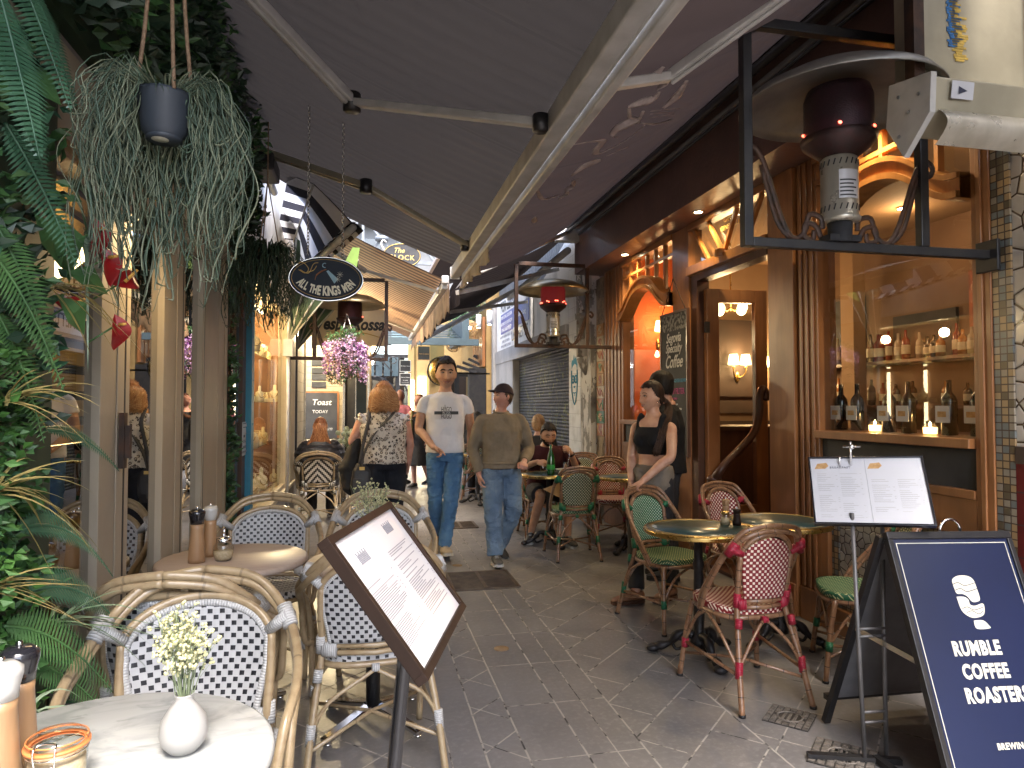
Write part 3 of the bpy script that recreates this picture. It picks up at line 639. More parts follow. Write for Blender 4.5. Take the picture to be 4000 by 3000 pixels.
# blackboard hanging on the pier
bb = thing('menu_blackboard', 'tall chalk menu blackboard hanging by a chain from the café pier', 'blackboard', (2.86, 6.0, 0))
prt('panel', M['board'], bb, lambda a: a.box(0, .02, -.27, .27, 1.0, 2.32)); prt('frame', M['wood_dark'], bb, lambda a: (a.box(-.008, .022, -.29, -.27, .98, 2.34), a.box(-.008, .022, .27, .29, .98, 2.34), a.box(-.008, .022, -.27, .27, 2.32, 2.34), a.box(-.008, .022, -.27, .27, .98, 1.0)))
prt('chain', M['rust'], bb, lambda a: (a.tube([(0, -.25, 2.34), (.0, 0, 2.66), (0, .25, 2.34)], .005, 5)))
def ch_(m, *rows):
    a = MB()
    for s, y, z, sz, sh in rows: a.text(s, (-.003, y, z), (0, -1, 0), (0, 0, 1), sz, shear=sh, bold=.012, align='CENTER', sx=.8)
    a.build('chalk_writing', m, bb)
ch_(M['chalk'], ('Segovia', .0, 2.09, .13, .35), ('Specialty', .0, 1.99, .12, .35), ('Coffee', 0, 1.86, .17, .4), ('- LATTE ~', .03, 1.42, .115, 0))
ch_(M['chalkblue'], ('WHITE STREETFIGHTER BLEND', 0, 1.68, .046, .1)); ch_(M['chalkpink'], ('BLACK // FILTER', 0, 1.58, .078, .05), ('- pour over -', 0, 1.515, .045, .1)); ch_(M['chalkgreen'], ('- MATCHA -', .0, 1.31, .075, .05))
prt('doodles', simple('pale_collage', (.22, .22, .21), (.04, .04, .04), .9, sc=26, lo=.45, hi=.55), bb, lambda a: a.box(-.003, -.001, -.265, .265, 2.16, 2.315))

# ------------------------------------------------------------------ right: between café and shutter
prt('art_tiles_backing', M['stone'], cafe, lambda a: a.box(2.96, 3.1, 8.16, 8.5, 0, 3.1))
acol = [(.42, .2, .05), (.3, .06, .03), (.06, .18, .09), (.5, .42, .28), (.36, .12, .03)]
ams = [simple('glazed_tile_%s' % n, c, tuple(x * .8 for x in c), .3, sc=9, coat=.3) for n, c in zip(('ochre', 'red', 'green', 'cream', 'rust'), acol)]
ra = random.Random(5)
for i in range(9):
    z = 1.06 + i * .16; k = ra.randrange(5); k2 = (k + 1 + ra.randrange(3)) % 5
    a = MB(); a.box(2.942, 2.958, 8.18, 8.45, z, z + .155, 0); a.poly([], 0) if 0 else None
    pts = [(.13 + .07 * math.cos(t * .6) * (1 + .35 * math.sin(t * 1.9 + i)), .078 + .055 * math.sin(t * .6)) for t in range(10)]
    a.add([(2.938, 8.18 + x, z + y) for x, y in pts], [tuple(range(10))], 1)
    a.box(2.939, 2.941, 8.18 + .02 + .2 * (i % 2), 8.18 + .06 + .18 * (i % 2), z + .01, z + .145, 2); a.tube(spline([(2.938, 8.2, z + .02), (2.938, 8.26, z + .1), (2.938, 8.33, z + .04), (2.938, 8.42, z + .13)], 4), .006, 5, 2)
    a.build('art_tile', [ams[k], ams[k2], ams[(k2 + 2) % 5]], cafe)
pw = thing('drain_pipe', 'old white cast drain pipe running up the peeling wall beside the art tiles', 'pipe', (2.84, 8.72, 0))
prt('pipe', M['peel'], pw, lambda a: (a.tube([(0, 0, 2.1), (0, 0, 4.1)], .085, 14), a.tube([(.02, -.16, 2.9), (.02, -.16, 4.3)], .07, 12), a.tube([(0, 0, 4.0), (0, -.02, 4.15), (-.1, -.05, 4.25), (-.3, -.1, 4.2)], .07, 12)))
prt('collar', M['peel'], pw, lambda a: (a.tube([(0, 0, 2.6), (0, 0, 2.68)], .1, 14), a.tube([(0, 0, 2.1), (.03, 0, 2.0), (.1, 0, 1.9)], .085, 12), a.tube([(.02, -.16, 3.2), (.02, -.16, 3.3)], .085, 12)))
prt('old_render', M['peel'], cafe, lambda a: a.box(2.88, 3.1, 8.505, 8.855, 0, 4.4))
wl = thing('white_block_wall', 'narrow white painted block wall with a blue stencilled face, beside the shutter', 'wall')
prt('blocks', M['block'], wl, lambda a: a.box(2.9, 3.3, 9.0, 9.55, 0, 4.6))
M['bluespray'] = simple('blue_spray', (.03, .2, .34), (.06, .28, .42), .8, sc=20)
def face_st(a):
    def P(x, z): return (2.895, 9.27 - x, 1.8 + z)
    # generic stencilled portrait: hair, glasses, face outline
    a.add([P(*p) for p in ((-.13, .16), (-.14, .26), (-.1, .3), (-.06, .29), (-.02, .38), (.02, .3), (.06, .34), (.1, .3), (.14, .22), (.12, .14), (.09, .22), (0, .24), (-.09, .2))], [tuple(range(13))])
    a.tube([P(*p) for p in ((-.13, .15), (-.14, 0), (-.12, -.15), (-.06, -.29), (0, -.34), (.06, -.29), (.12, -.15), (.14, 0), (.13, .15))], .009, 5)
    for s in (-1, 1):
        a.tube([P(s * .065 + .052 * math.cos(t * .628), .02 + .055 * math.sin(t * .628)) for t in range(10)], .01, 5, closed=True); a.tube([P(s * .065 - .02, .02), P(s * .065 + .02, .02)], .006, 5)
    a.tube([P(-.02, .03), P(.02, .03)], .008, 5); a.tube([P(-.02, -.08), P(0, -.1), (P(.025, -.08))], .008, 5); a.tube([P(-.05, -.17), P(0, -.18), P(.05, -.17)], .009, 5); a.tube([P(-.025, -.205), P(.025, -.205)], .006, 5)
prt('stencil_face', M['bluespray'], wl, face_st)
prt('tag_lettering', M['inkd'], wl, lambda a: (a.text('ITE', (2.748, 8.72, 2.33), (0, -1, 0), (0, 0, 1), .12, bold=.02)))
sh = thing('closed_shop', 'grey closed shop with graffitied roller shutter and white corrugated upper wall', 'building')
prt('shutter', M['shutter'], sh, lambda a: a.box(3.0, 3.06, 9.56, 13.3, 0, 2.36))
prt('shutter_box', M['concrete'], sh, lambda a: (a.box(2.85, 3.4, 9.56, 15.1, 2.36, 2.64), ))
prt('pier', M['concrete'], sh, lambda a: (a.box(2.86, 3.4, 13.3, 15.1, 0, 2.359), a.box(2.8, 3.4, 15.101, 15.3, 0, 3.85)), bevel=.01)
prt('cladding', M['corrug'], sh, lambda a: a.add([(2.93, 9.56, 2.641), (2.93, 11.9, 2.641), (2.93, 11.9, 3.38), (2.93, 9.56, 4.0)], [(0, 1, 2, 3)]).box(2.935, 3.4, 9.56, 15.1, 2.641, 3.38))
prt('upper_wall', M['corrug_dark'], sh, lambda a: (a.box(2.98, 3.4, 9.0, 15.3, 3.381, 5.2),))
ls = thing('lease_board', 'large white and blue for lease board on the shop above the shutter', 'sign', (2.87, 13.2, 3.1))
prt('panel', M['white'], ls, lambda a: a.box(0, .04, -1.4, 1.8, -.45, .62))
prt('blue_panel', simple('board_blue', (.03, .05, .26), (.025, .04, .2), .4), ls, lambda a: (a.box(-.012, -.002, -1.3, 0.02, -.1, .3), a.box(-.012, -.002, .1, 1.3, -.12, .3)))
prt('lettering', M['navy'], ls, lambda a: (a.text('FOR LEASE', (-.004, .62, .45), (0, -1, 0), (0, 0, 1), .34, bold=.02, sx=.9), a.text('LEMMETTS', (-.004, -.5, -.26), (0, -1, 0), (0, 0, 1), .3, bold=.02)))
prt('small_lettering', M['paper'], ls, lambda a: ([a.text(s, (-.014, .7, z), (0, -1, 0), (0, 0, 1), .1, bold=.01) for s, z in (('PRIME RETAIL LOCATION', .22), ('GROUND FLOOR 80 SQ M', .08), ('LONG LEASE OFFERED', -.05))], a.text('Gardner + Lang', (-.014, -.65, .1), (0, -1, 0), (0, 0, 1), .13, bold=.01)))
prt('fine_print', M['ink'], ls, lambda a: [a.text(s, (-.004, .8, z), (0, -1, 0), (0, 0, 1), .085) for s, z in (('ANDREW DENMAN 0404 611 761', -.19), ('JAMES LOCKWOOD', -.29), ('WWW.LEMMETTS.COM.AU', -.39))])
# far right: yellow building with wood panels, black shopfront
yb = thing('yellow_building', 'warm yellow rendered building with timber slats and black shopfront beyond the pier', 'building')
prt('wall', M['yellowwall'], yb, lambda a: (a.box(2.7, 3.3, 15.4, 19.6, 0, 4.2),))
prt('timber_panel', M['wood'], yb, lambda a: [a.box(2.62, 2.69, 15.5 + i * .26, 15.7 + i * .26, 2.35, 3.5) for i in range(6)])
prt('shopfront', M['black'], yb, lambda a: (a.box(2.3, 2.69, 15.4, 15.5, 0, 2.3), a.box(1.7, 2.69, 17.8, 17.9, 2.2, 2.32), a.box(1.68, 1.78, 17.8, 17.9, 0, 2.2), a.box(2.28, 2.4, 17.8, 17.9, 0, 2.2), a.box(2.5, 2.66, 15.5, 17.0, 0, 2.25)))
prt('shop_pane', M['glassdark'], yb, lambda a: (a.quad((1.78, 17.85, .1), (2.28, 17.85, .1), (2.28, 17.85, 2.2), (1.78, 17.85, 2.2))))
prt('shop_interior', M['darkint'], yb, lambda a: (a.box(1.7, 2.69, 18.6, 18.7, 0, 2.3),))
prt('awning_fold', M['sack'], yb, lambda a: [a.beam((2.05 + .18 * i, 15.6 + .25 * i, 2.35 + .1 * i), (2.5 + .1 * i, 15.5 + .25 * i, 2.2 + .1 * i), .3, .06) for i in range(4)])
pl = []
for i, (x, y, z, r) in enumerate([(2.3, 15.3, 3.19, .19), (2.3, 16.6, 3.06, .19), (2.27, 18.1, 3.06, .19)]):
    g = thing('rattan_lamp', ['nearest and highest glowing rattan ball lamp under the green garland', 'middle glowing rattan ball lamp under the green garland', 'farthest and lowest glowing rattan ball lamp under the green garland'][i], 'pendant lamp', (x, y, z), 0, 'woven ball lamps at the far right')
    a = MB(); rr_ = random.Random(i)
    for k in range(38):
        ax_ = V((rr_.uniform(-1, 1), rr_.uniform(-1, 1), rr_.uniform(-1, 1))).normalized(); u_ = ax_.orthogonal().normalized(); w_ = ax_.cross(u_); off = rr_.uniform(-.5, .5)
        q = math.sqrt(1 - off * off); a.tube([ax_ * off * r + (u_ * math.cos(t * .45) + w_ * math.sin(t * .45)) * r * q for t in range(14)], .0035, 4, closed=True)
    a.build('woven_shade', simple('rattan', (.3, .19, .09), (.2, .12, .05), .8) if i == 0 else bpy.data.materials['rattan'], g)
    prt('bulb', M['lampb'] if 'lampb' in M else M.setdefault('lampb', emissive('bulb', (1, .8, .5), 14)), g, lambda a: a.ell((0, 0, .02), (.035, .035, .04), 10, 8))
    prt('cord', M['black'], g, lambda a: a.tube([(0, 0, r * .9), (0, 0, .75)], .004, 5))
for k, (x, y, z) in enumerate([(2.6, 14.45, 3.2), (2.5, 15.3, 3.22)]):
    g = thing('soffit_downlight', ['bright small downlight beside the garland, the nearer of two', 'bright small downlight beside the garland, the farther of two'][k], 'downlight', (x, y, z), 0, 'small downlights by the garland')
    prt('lens', M['downl'], g, lambda a: a.lathe([(0, -.006), (.04, -.006), (.04, 0), (0, 0)], n=14)); prt('housing', M['white'], g, lambda a: a.lathe([(.04, -.006), (.06, 0), (.06, .3), (0, .3)], n=14))
# ------------------------------------------------------------------ left: folding door café
lb_ = thing('left_cafe_building', 'cream folding glass doors of the left café under a dark hedge', 'building')
prt('upper_wall', M['concrete'], lb_, lambda a: (a.box(-1.6, -.98, .2, 5.5, 2.62, 5.2), a.box(-1.5, -1.02, .2, 5.5, 2.46, 2.619)))
prt('head_rail', M['cream'], lb_, lambda a: (a.box(-1.01, -.94, .2, 5.15, 2.44, 2.54), a.box(-1.03, -.96, .2, 5.15, 2.54, 2.62)), bevel=.004)
prt('threshold', M['steel_dull'], lb_, lambda a: a.box(-1.06, -.94, .2, 5.15, .001, .02))
for i, (y0, y1, p0, p1) in enumerate([(1.0, 2.2, .12, .1), (2.2, 3.04, .1, .25), (3.06, 3.92, .05, .33), (3.94, 4.42, .03, .03), (4.43, 5.12, .4, .28)]):
    d = prt('folding_door', M['cream'], lb_, lambda a: (a.box(-1.02, -.965, y0, y0 + p0, .02, 2.439), a.box(-1.02, -.965, y1 - p1, y1, .02, 2.439), a.box(-1.015, -.97, y0 + p0, y1 - p1, .02, .18), a.box(-1.015, -.97, y0 + p0, y1 - p1, 2.33, 2.438), a.box(-.9645, -.96, y1 - p1 * .35, y1 - .01, .02, 2.43)), bevel=.004)
    if y1 - y0 - p0 - p1 > .02: prt('pane', M['glassdark'], d, lambda a: a.quad((-.995, y0 + p0, .18), (-.995, y1 - p1, .18), (-.995, y1 - p1, 2.33), (-.995, y0 + p0, 2.33)))
    prt('gap_shade', M['black'], d, lambda a: a.box(-.99, -.962, y1 + .001, y1 + .015, .02, 2.43))  # black strip filling the gap between leaves, standing for its shade
    if i == 1: prt('handle', M['rust'], d, lambda a: (a.box(-.954, -.935, 2.955, 2.995, 1.2, 1.42), a.box(-.935, -.915, 2.965, 2.985, 1.24, 1.37)))
prt('end_post', M['cream'], lb_, lambda a: (a.box(-1.1, -1.0, 5.12, 5.17, 0, 2.62)), bevel=.01)
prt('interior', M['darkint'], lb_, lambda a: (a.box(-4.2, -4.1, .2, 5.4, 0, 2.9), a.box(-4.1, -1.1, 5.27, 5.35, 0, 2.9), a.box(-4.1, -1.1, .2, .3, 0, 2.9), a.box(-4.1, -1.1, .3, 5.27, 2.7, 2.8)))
M['slat'] = wood('pine_slat', (.6, .42, .16), (.5, .34, .12), .5)
prt('slat_screen', M['slat'], lb_, lambda a: [a.box(-1.34, -1.3, 2.4, 3.95, 1.28 + i * .118, 1.355 + i * .118) for i in range(11)])
prt('timber_dado', M['slat'], lb_, lambda a: (a.box(-1.5, -1.3, 2.4, 3.95, .3, .8), a.box(-1.5, -1.29, 2.4, 3.95, .82, .9)))
prt('light_strip', M['shade'], lb_, lambda a: a.box(-1.36, -1.35, 2.5, 3.9, 1.27, 1.29))
l = bpy.data.lights.new('lamp', 'AREA'); l.energy = 2.2; l.color = (1, .7, .35); l.shape = 'RECTANGLE'; l.size = 1.3; l.size_y = .2
lo = bpy.data.objects.new('slat_light', l); COL.objects.link(lo); lo.parent = lb_; lo.location = (-1.13, 3.2, 2.40); lo.rotation_euler = (0, R(42), 0)

nb_ = thing('unseen_rear_wall', 'unseen rendered wall added behind the viewer on the left to cut sky light', 'building')
prt('wall', M['cream'], nb_, lambda a: a.box(-1.6, -1.0, -4, .19, 0, 6))  # unseen wall behind the camera, added to cut the open sky light
nb_ = thing('unseen_rear_wall', 'unseen tiled wall added behind the viewer on the right to cut sky light', 'building')
prt('wall', M['mosaic'], nb_, lambda a: a.box(2.96, 3.6, -4, .39, 0, 6))  # its unseen counterpart on the right, added for the same light block
# ------------------------------------------------------------------ left: jewellery shop
jw = thing('jewellery_shop', 'brightly lit jewellery shop window with cyan post and cream frame', 'building')
prt('stall_riser', M['concrete'], jw, lambda a: (a.box(-1.9, -.905, 5.7, 9.2, 0, .45), ))
prt('sill', M['cream2'] if 'cream2' in M else M.setdefault('cream2', simple('ivory_paint', (.5, .43, .3), (.44, .37, .25), .5, bump=.001)), jw, lambda a: a.box(-1.1, -.88, 5.7, 9.15, .452, .50), bevel=.008)
prt('frame', M['cream2'], jw, lambda a: (a.box(-1.0, -.9, 8.25, 9.15, .50, 2.55), a.box(-.9, -.89, 8.6, 8.64, .5, 2.5), a.box(-.96, -.915, 7.5, 8.249, .50, .55), a.box(-1.0, -.9, 5.9, 9.15, 2.5, 2.62)), bevel=.006)
prt('corner_post', M['grey_tube'], jw, lambda a: a.box(-1.15, -.905, 9.151, 9.28, 0, 2.7))
prt('post', M['bluepost'], jw, lambda a: (a.box(-.97, -.89, 5.72, 5.84, .0, 2.62), [a.ell((-.888, 5.78, .6 + .35 * i), (.006, .008, .008), 6, 4) for i in range(6)]))
prt('timber_post', M['wood_dark'], jw, lambda a: (a.box(-1.1, -.935, 5.58, 5.719, .3, 2.6)))
prt('pane', M['glassjewel'], jw, lambda a: (a.quad((-.93, 5.84, .5), (-.93, 8.25, .5), (-.93, 8.25, 2.5), (-.93, 5.84, 2.5)), a.quad((-.95, 5.2, .5), (-.95, 5.58, .5), (-.95, 5.58, 2.5), (-.95, 5.2, 2.5))))
M['jback'] = simple('amber_lining', (.30, .15, .06), (.22, .10, .04), .6, sc=3)
M['jivory'] = simple('ivory_lining', (.55, .42, .24), None, .7)
prt('lining', M['jback'], jw, lambda a: (a.box(-1.95, -1.85, 5.3, 9.15, .3, 2.6), a.box(-1.85, -1.001, 9.05, 9.15, .451, 2.6), a.box(-1.85, -1.1, 5.45, 5.52, .3, 2.6)))
prt('ceiling', M['jivory'], jw, lambda a: a.box(-1.9, -1.001, 5.2, 9.15, 2.6, 2.66)); prt('display_floor', M['wood'], jw, lambda a: a.box(-1.85, -1.1, 5.2, 9.049, .451, .5))
prt('upper_wall', M['white'], jw, lambda a: (a.box(-1.9, -1.0, 5.501, 9.28, 2.665, 5.0),))
for z in (1.0, 1.48, 1.98):
    s_ = prt('glass_shelf', M['glassjar'], jw, lambda a: (a.box(-1.6, -1.12, 5.95, 8.9, z, z + .008), a.box(-1.75, -1.12, 5.25, 5.44, z + .02, z + .028)))
rj = random.Random(11)
M['bust'] = simple('cream_velvet', (.75, .66, .42), (.65, .55, .32), .8); M['jgold'] = simple('gold_pieces', (.85, .62, .25), None, .2, 1)
def bust(x, y, z, h, rz, lb):
    g = thing('necklace_bust', lb, 'display bust', (x, y, z), rz, 'necklace busts in the jewellery window')
    a = MB(); a.lathe([(.0, 0), (h * .28, .005), (h * .3, h * .12), (h * .34, h * .4), (h * .27, h * .58), (h * .1, h * .68), (h * .09, h * .95), (0, h)], n=16, sy=.55); a.build('bust', M['bust'], g)
    a = MB(); a.tube([(h * .22 * math.cos(t * .35 + 3.3), -h * .17, h * .55 + h * .3 * math.sin(t * .35 + 3.3)) for t in range(9)], .004, 5); a.build('necklace', M['jgold'], g)
for i, (x, y, z, h, lb) in enumerate([(-1.3, 5.36, 1.98, .34, 'large cream necklace bust beside the creeper, on the top shelf'), (-1.25, 5.36, 1.49, .26, 'cream necklace bust on the shelf just below the green sign'), (-1.25, 5.36, .52, .24, 'low cream necklace bust at the bottom of the narrow jewellery pane'), (-1.28, 5.36, 1.04, .4, 'tall cream necklace bust behind the warning sticker')]): bust(x, y, z, h, .9, lb)
prt('jewellery_pieces', [M['jgold'], M['bust']], jw, lambda a: [((a.lathe([(0, 0), (.03, 0), (.008, .07), (0, .075)], (x, y, z), 8, 1) if rj.random() < .4 else a.box(x - .03, x + .03, y - .03, y + .03, z, z + rj.uniform(.02, .06), 1)), a.ell((x + .01, y + .02, z + .06), (.014, .014, .014), 6, 4)) for z in (.502, 1.01, 1.49, 1.99) for y in [6.1 + .13 * i for i in range(21)] for x in [rj.uniform(-1.45, -1.16)] if rj.random() < .8])
jr = random.Random(17); jb = 0
for z in (.502, 1.01, 1.49, 1.99):
    for y in (6.35, 6.8, 7.25, 7.65, 8.0, 8.3, 8.6, 8.85):
        x = jr.uniform(-1.32, -1.10); h = jr.uniform(.14, .27)
        if jr.random() < .55: jb += 1; bust(x, y, z, h, jr.uniform(-.4, .9), '%s cream bust, %s along, on the %s in the long jewellery pane' % (['small', 'tall'][h > .2], ORD((6.35, 6.8, 7.25, 7.65, 8.0, 8.3, 8.6, 8.85).index(y) + 1), {.502: 'window floor', 1.01: 'lowest glass shelf', 1.49: 'middle glass shelf', 1.99: 'top glass shelf'}[z]))
        else: prt('display_stand', [M['bust'], M['jgold']], jw, lambda a: (a.box(x - .07, x + .07, y - .05, y + .05, z, z + .035), a.lathe([(.04, .035), (.012, .05), (.01, h * .6), (.0, h * .6)], (x, y, z), 10), a.box(x - .06, x + .06, y - .006, y + .006, z + h * .55, z + h * .6), [a.ell((x - .05 + .025 * i, y, z + h * .4), (.007, .007, .02), 6, 5, 1) for i in range(5)]))
prt('light_tubes', M['strip'], jw, lambda a: ([a.box(-1.84, -1.82, y, y + .05, 1.05, 1.95) for y in (6.4, 7.3, 8.2, 8.9)], a.box(-1.3, -1.25, 5.9, 8.9, 2.585, 2.598)))
prt('smoke_alarm', M['white'], jw, lambda a: a.lathe([(0, -.05), (.05, -.05), (.07, -.02), (.07, 0)], (-1.25, 5.36, 2.45), 14))
for y, e in ((6.3, 5), (7.3, 5), (8.3, 6), (5.36, 3)):
    l = bpy.data.lights.new('lamp', 'POINT'); l.energy = e; l.color = (1, .74, .38); l.shadow_soft_size = .06; lo = bpy.data.objects.new('jewel_light', l); COL.objects.link(lo); lo.parent = jw; lo.location = (-1.25, y, 2.38)
a = MB(); pts = [(x, z) for x, z in [(-.12, -.05), (.1, -.05), (.14, -.03), (.155, 0), (.14, .035), (.1, .055), (-.12, .055)]]
g = thing('way_sign', 'small mint green hanging sign with arrow in the creeper', 'sign', (-.95, 5.38, 1.72), R(90))
a.poly(pts, .012); a.build('board', simple('mint_paint', (.2, .5, .33), None, .5), g); prt('lettering', M['inkd'], g, lambda a: (a.text('ay', (.0, -.002, .0), (1, 0, 0), (0, 0, 1), .085, shear=.2, bold=.01), a.tube([(.06, -.003, .0), (.12, -.003, .0)], .004, 4), a.tube([(.09, -.003, .03), (.125, -.003, 0), (.09, -.003, -.03)], .004, 4)))
g = thing('warning_sign', 'white and navy camera warning sign on the jewellery window', 'sign', (-.925, 5.63, 1.2), R(90))
prt('plate', [M['paper'], M['navy']], g, lambda a: (a.box(-.07, .07, 0, .006, -.14, .12), a.box(-.062, .062, -.002, -.0005, .075, .112, 1), a.box(-.045, .02, -.002, -.0005, .0, .02, 1), a.lathe([(0, 0), (.024, 0), (0, .002)], (.03, -.004, .03), 10, 1), [a.box(-.06 + .017 * i, -.052 + .017 * i, -.002, -.0005, -.04 + .012 * (i % 2), -.03 + .012 * (i % 2), 1) for i in range(7)]), bevel=.001)
prt('lettering', M['ink'], g, lambda a: (a.text('24 HOUR', (0, -.002, -.075), (1, 0, 0), (0, 0, 1), .03, bold=.01), a.text('CCTV SURVEILLANCE', (0, -.002, -.11), (1, 0, 0), (0, 0, 1), .019, bold=.01)))
prt('heading', M['paper'], g, lambda a: a.text('WARNING', (0, -.0025, .093), (1, 0, 0), (0, 0, 1), .034, bold=.012))

# ------------------------------------------------------------------ left, further: tiled café
fc = thing('tiled_cafe', 'far left café with white tiled wall, steel window and cream interior', 'building')
prt('tile_wall', M['whitetile'], fc, lambda a: (a.box(-1.3, -.98, 10.4, 11.4, 0, 3.0), a.box(-1.3, -1.0, 9.3, 10.4, 0, .62), a.box(-1.3, -.99, 9.3, 11.4, 2.5, 5)))
prt('window_frame', M['black'], fc, lambda a: (a.box(-1.06, -.98, 9.29, 9.36, .62, 2.5), a.box(-1.06, -.98, 10.33, 10.39, .62, 2.5), a.box(-1.06, -.96, 9.3, 10.4, .60, .64)))
prt('window_pane', M['glassdark'], fc, lambda a: a.quad((-1.02, 9.36, .64), (-1.02, 10.33, .64), (-1.02, 10.33, 2.5), (-1.02, 9.36, 2.5)))
prt('cross_wall', M['whitetileX'], fc, lambda a: (a.box(-1.5, -.42, 13.0, 13.1, 0, 3.0),)); prt('steel_edge', M['steel'], fc, lambda a: (a.box(-.99, -.95, 11.4, 11.46, 0, 2.6), a.box(-.42, -.38, 12.9, 13.05, 0, 2.6), a.box(.02, .06, 13.0, 13.1, 0, 2.6), a.box(-.2, -.16, 13.0, 13.1, 0, 2.6)))
prt('dark_door', M['black'], fc, lambda a: (a.box(-.38, -.2, 13.02, 13.1, 0, 2.4), a.box(-.1, .0, 13.0, 13.08, 0, 2.5)))
prt('chalk_menu', [M['board'], M['wood']], fc, lambda a: (a.box(-1.2, -.52, 12.95, 12.999, .85, 1.68), a.box(-1.22, -.5, 12.96, 12.998, 1.68, 1.71, 1), a.box(-.52, -.49, 12.96, 12.998, .85, 1.68, 1)))
prt('chalk_writing', M['chalk'], fc, lambda a: (a.text('Toast', (-.8, 12.94, 1.5), (1, 0, 0), (0, 0, 1), .15, shear=.2, bold=.01), a.text('TODAY', (-.82, 12.94, 1.33), (1, 0, 0), (0, 0, 1), .08), a.text('with jam', (-.78, 12.94, 1.02), (1, 0, 0), (0, 0, 1), .1, shear=.3)))
prt('price_plates', M['board'], fc, lambda a: [a.box(-.98, -.72, 12.97, 12.999, z, z + .1) for z in (1.78, 1.92, 2.04, 2.18)])
prt('interior_wall', M['jivory'], fc, lambda a: a.box(-1.3, .1, 14.2, 14.3, 0, 3))  # plain ivory back wall, not emissive
prt('teal_post', M['teal'], fc, lambda a: (a.box(-.16, .0, 11.6, 11.72, 0, 2.9),))
l = bpy.data.lights.new('lamp', 'POINT'); l.energy = 45; l.color = (1, .78, .45); l.shadow_soft_size = .1; lo = bpy.data.objects.new('cafe_light', l); COL.objects.link(lo); lo.parent = fc; lo.location = (-.7, 11.9, 2.7)
prt('ceiling_lamp', M['downl'], fc, lambda a: a.ell((-.7, 11.9, 2.82), (.07, .07, .04), 10, 6))
# hanging café name board
sg = thing('cafe_name_board', 'cream hanging name board with dark brush lettering, behind the wisteria', 'sign', (-.2, 9.5, 2.5))
prt('board', [simple('cream_board', (.88, .74, .52), (.84, .7, .48), .6), M['black']], sg, lambda a: (a.box(-.48, .44, 0, .03, -.24, .26), a.box(.441, .47, -.01, .04, -.28, .55, 1), a.box(-.52, -.481, -.01, .04, -.28, .3, 1)))
prt('lettering', M['inkd'], sg, lambda a: (a.text('Vespa Rossa', (-.03, -.003, .05), (1, 0, 0), (0, 0, 1), .23, shear=.28, bold=.035, sx=.80)))
prt('swash', M['gold'], sg, lambda a: a.tube(spline([(-.3, -.003, -.06), (0, -.003, -.05), (.2, -.003, -.07), (.38, -.003, -.12)], 5), .006, 5))

# ------------------------------------------------------------------ far end of the lane
M['greyb'] = simple('pale_facade', (.16, .165, .17), (.11, .115, .12), .8, sc=1.5)
fe = thing('arcade_building', 'arcade entrance closing the lane, iron arch, glass and pale upper floors', 'building')
prt('wall', M['greyb'], fe, lambda a: (a.box(-3, .75, 21, 21.3, 3.3, 9), a.box(.75, 4.2, 21, 21.3, 4.1, 9), a.box(-3, -.7, 21, 21.3, 0, 3.3), a.box(-1.2, 2.8, 20.6, 21, 6.9, 7.3)))
prt('warm_wall', M['yellowwall'], fe, lambda a: (a.box(1.2, 4.2, 20.2, 20.3, 0, 4.0),))
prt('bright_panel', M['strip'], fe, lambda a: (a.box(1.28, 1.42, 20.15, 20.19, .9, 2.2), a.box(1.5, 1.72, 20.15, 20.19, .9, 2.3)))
prt('arch', M['black'], fe, lambda a: (a.tube(arc((.1, 20.3, 1.5), .78, 0, 180, 20), .07, 8), a.tube(arc((.1, 20.3, 1.5), 1.15, 0, 180, 20), .03, 6), [a.beam((.1 + .78 * math.cos(q), 20.3, 1.5 + .78 * math.sin(q)), (.1 + 1.15 * math.cos(q), 20.3, 1.5 + 1.15 * math.sin(q)), .02, .02) for q in [.35 * i for i in range(10)]], a.box(-.74, -.62, 20.2, 20.4, 0, 1.5), a.box(.85, .97, 20.2, 20.4, 0, 2.9), a.box(-.7, 1.3, 20.3, 20.36, 2.85, 2.95)))
prt('arch_glass', M['glassdark'], fe, lambda a: a.quad((-.7, 20.4, 0), (1.2, 20.4, 0), (1.2, 20.4, 2.9), (-.7, 20.4, 2.9)))
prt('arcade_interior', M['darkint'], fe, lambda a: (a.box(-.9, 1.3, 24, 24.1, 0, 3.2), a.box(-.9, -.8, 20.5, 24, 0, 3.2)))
prt('entrance_transom', M['teal'], fe, lambda a: [a.box(-.65 + .23 * i, -.47 + .23 * i, 20.1, 20.14, 2.3, 2.85) for i in range(7)])
prt('lattice', simple('grey_iron', (.16, .18, .2), (.12, .13, .15), .6), fe, lambda a: ([a.beam((-1 + i * .9, 17, 5.0), (-1 + (i + 1) * .9, 17, 6.1), .05, .05) for i in range(4)] + [a.beam((-1 + (i + 1) * .9, 17, 5.0), (-1 + i * .9, 17, 6.1), .05, .05) for i in range(4)], a.beam((-1.6, 17, 5.0), (3, 17, 5.0), .07, .09), a.beam((-1.6, 17, 6.1), (3, 17, 6.1), .09, .16), [a.beam((-1 + i * .9, 17, 4.6), (-1 + i * .9, 17, 6.1), .06, .06) for i in range(5)], a.lathe([(0, -.05), (.16, -.05), (.16, .05), (0, .05)], (.35, 16.95, 5.55), 14)))
prt('wrought_bracket', M['black'], fe, lambda a: (a.beam((.2, 19.9, 3.0), (.75, 19.9, 2.4), .04, .04), a.tube(arc((.45, 19.9, 2.85), .15, 0, 360, 14), .015, 5), a.tube(arc((.75, 19.9, 2.75), .1, 0, 360, 12), .015, 5)))
prt('windows', M['glassdark'], fe, lambda a: [a.box(x, x + .6, 20.95, 20.99, z, z + .9) for x in (-.2, .9, 2.0) for z in (5.6, 7.6)])
cp = thing('glass_canopy', 'teal framed ribbed glass canopy across the far end of the lane', 'canopy')
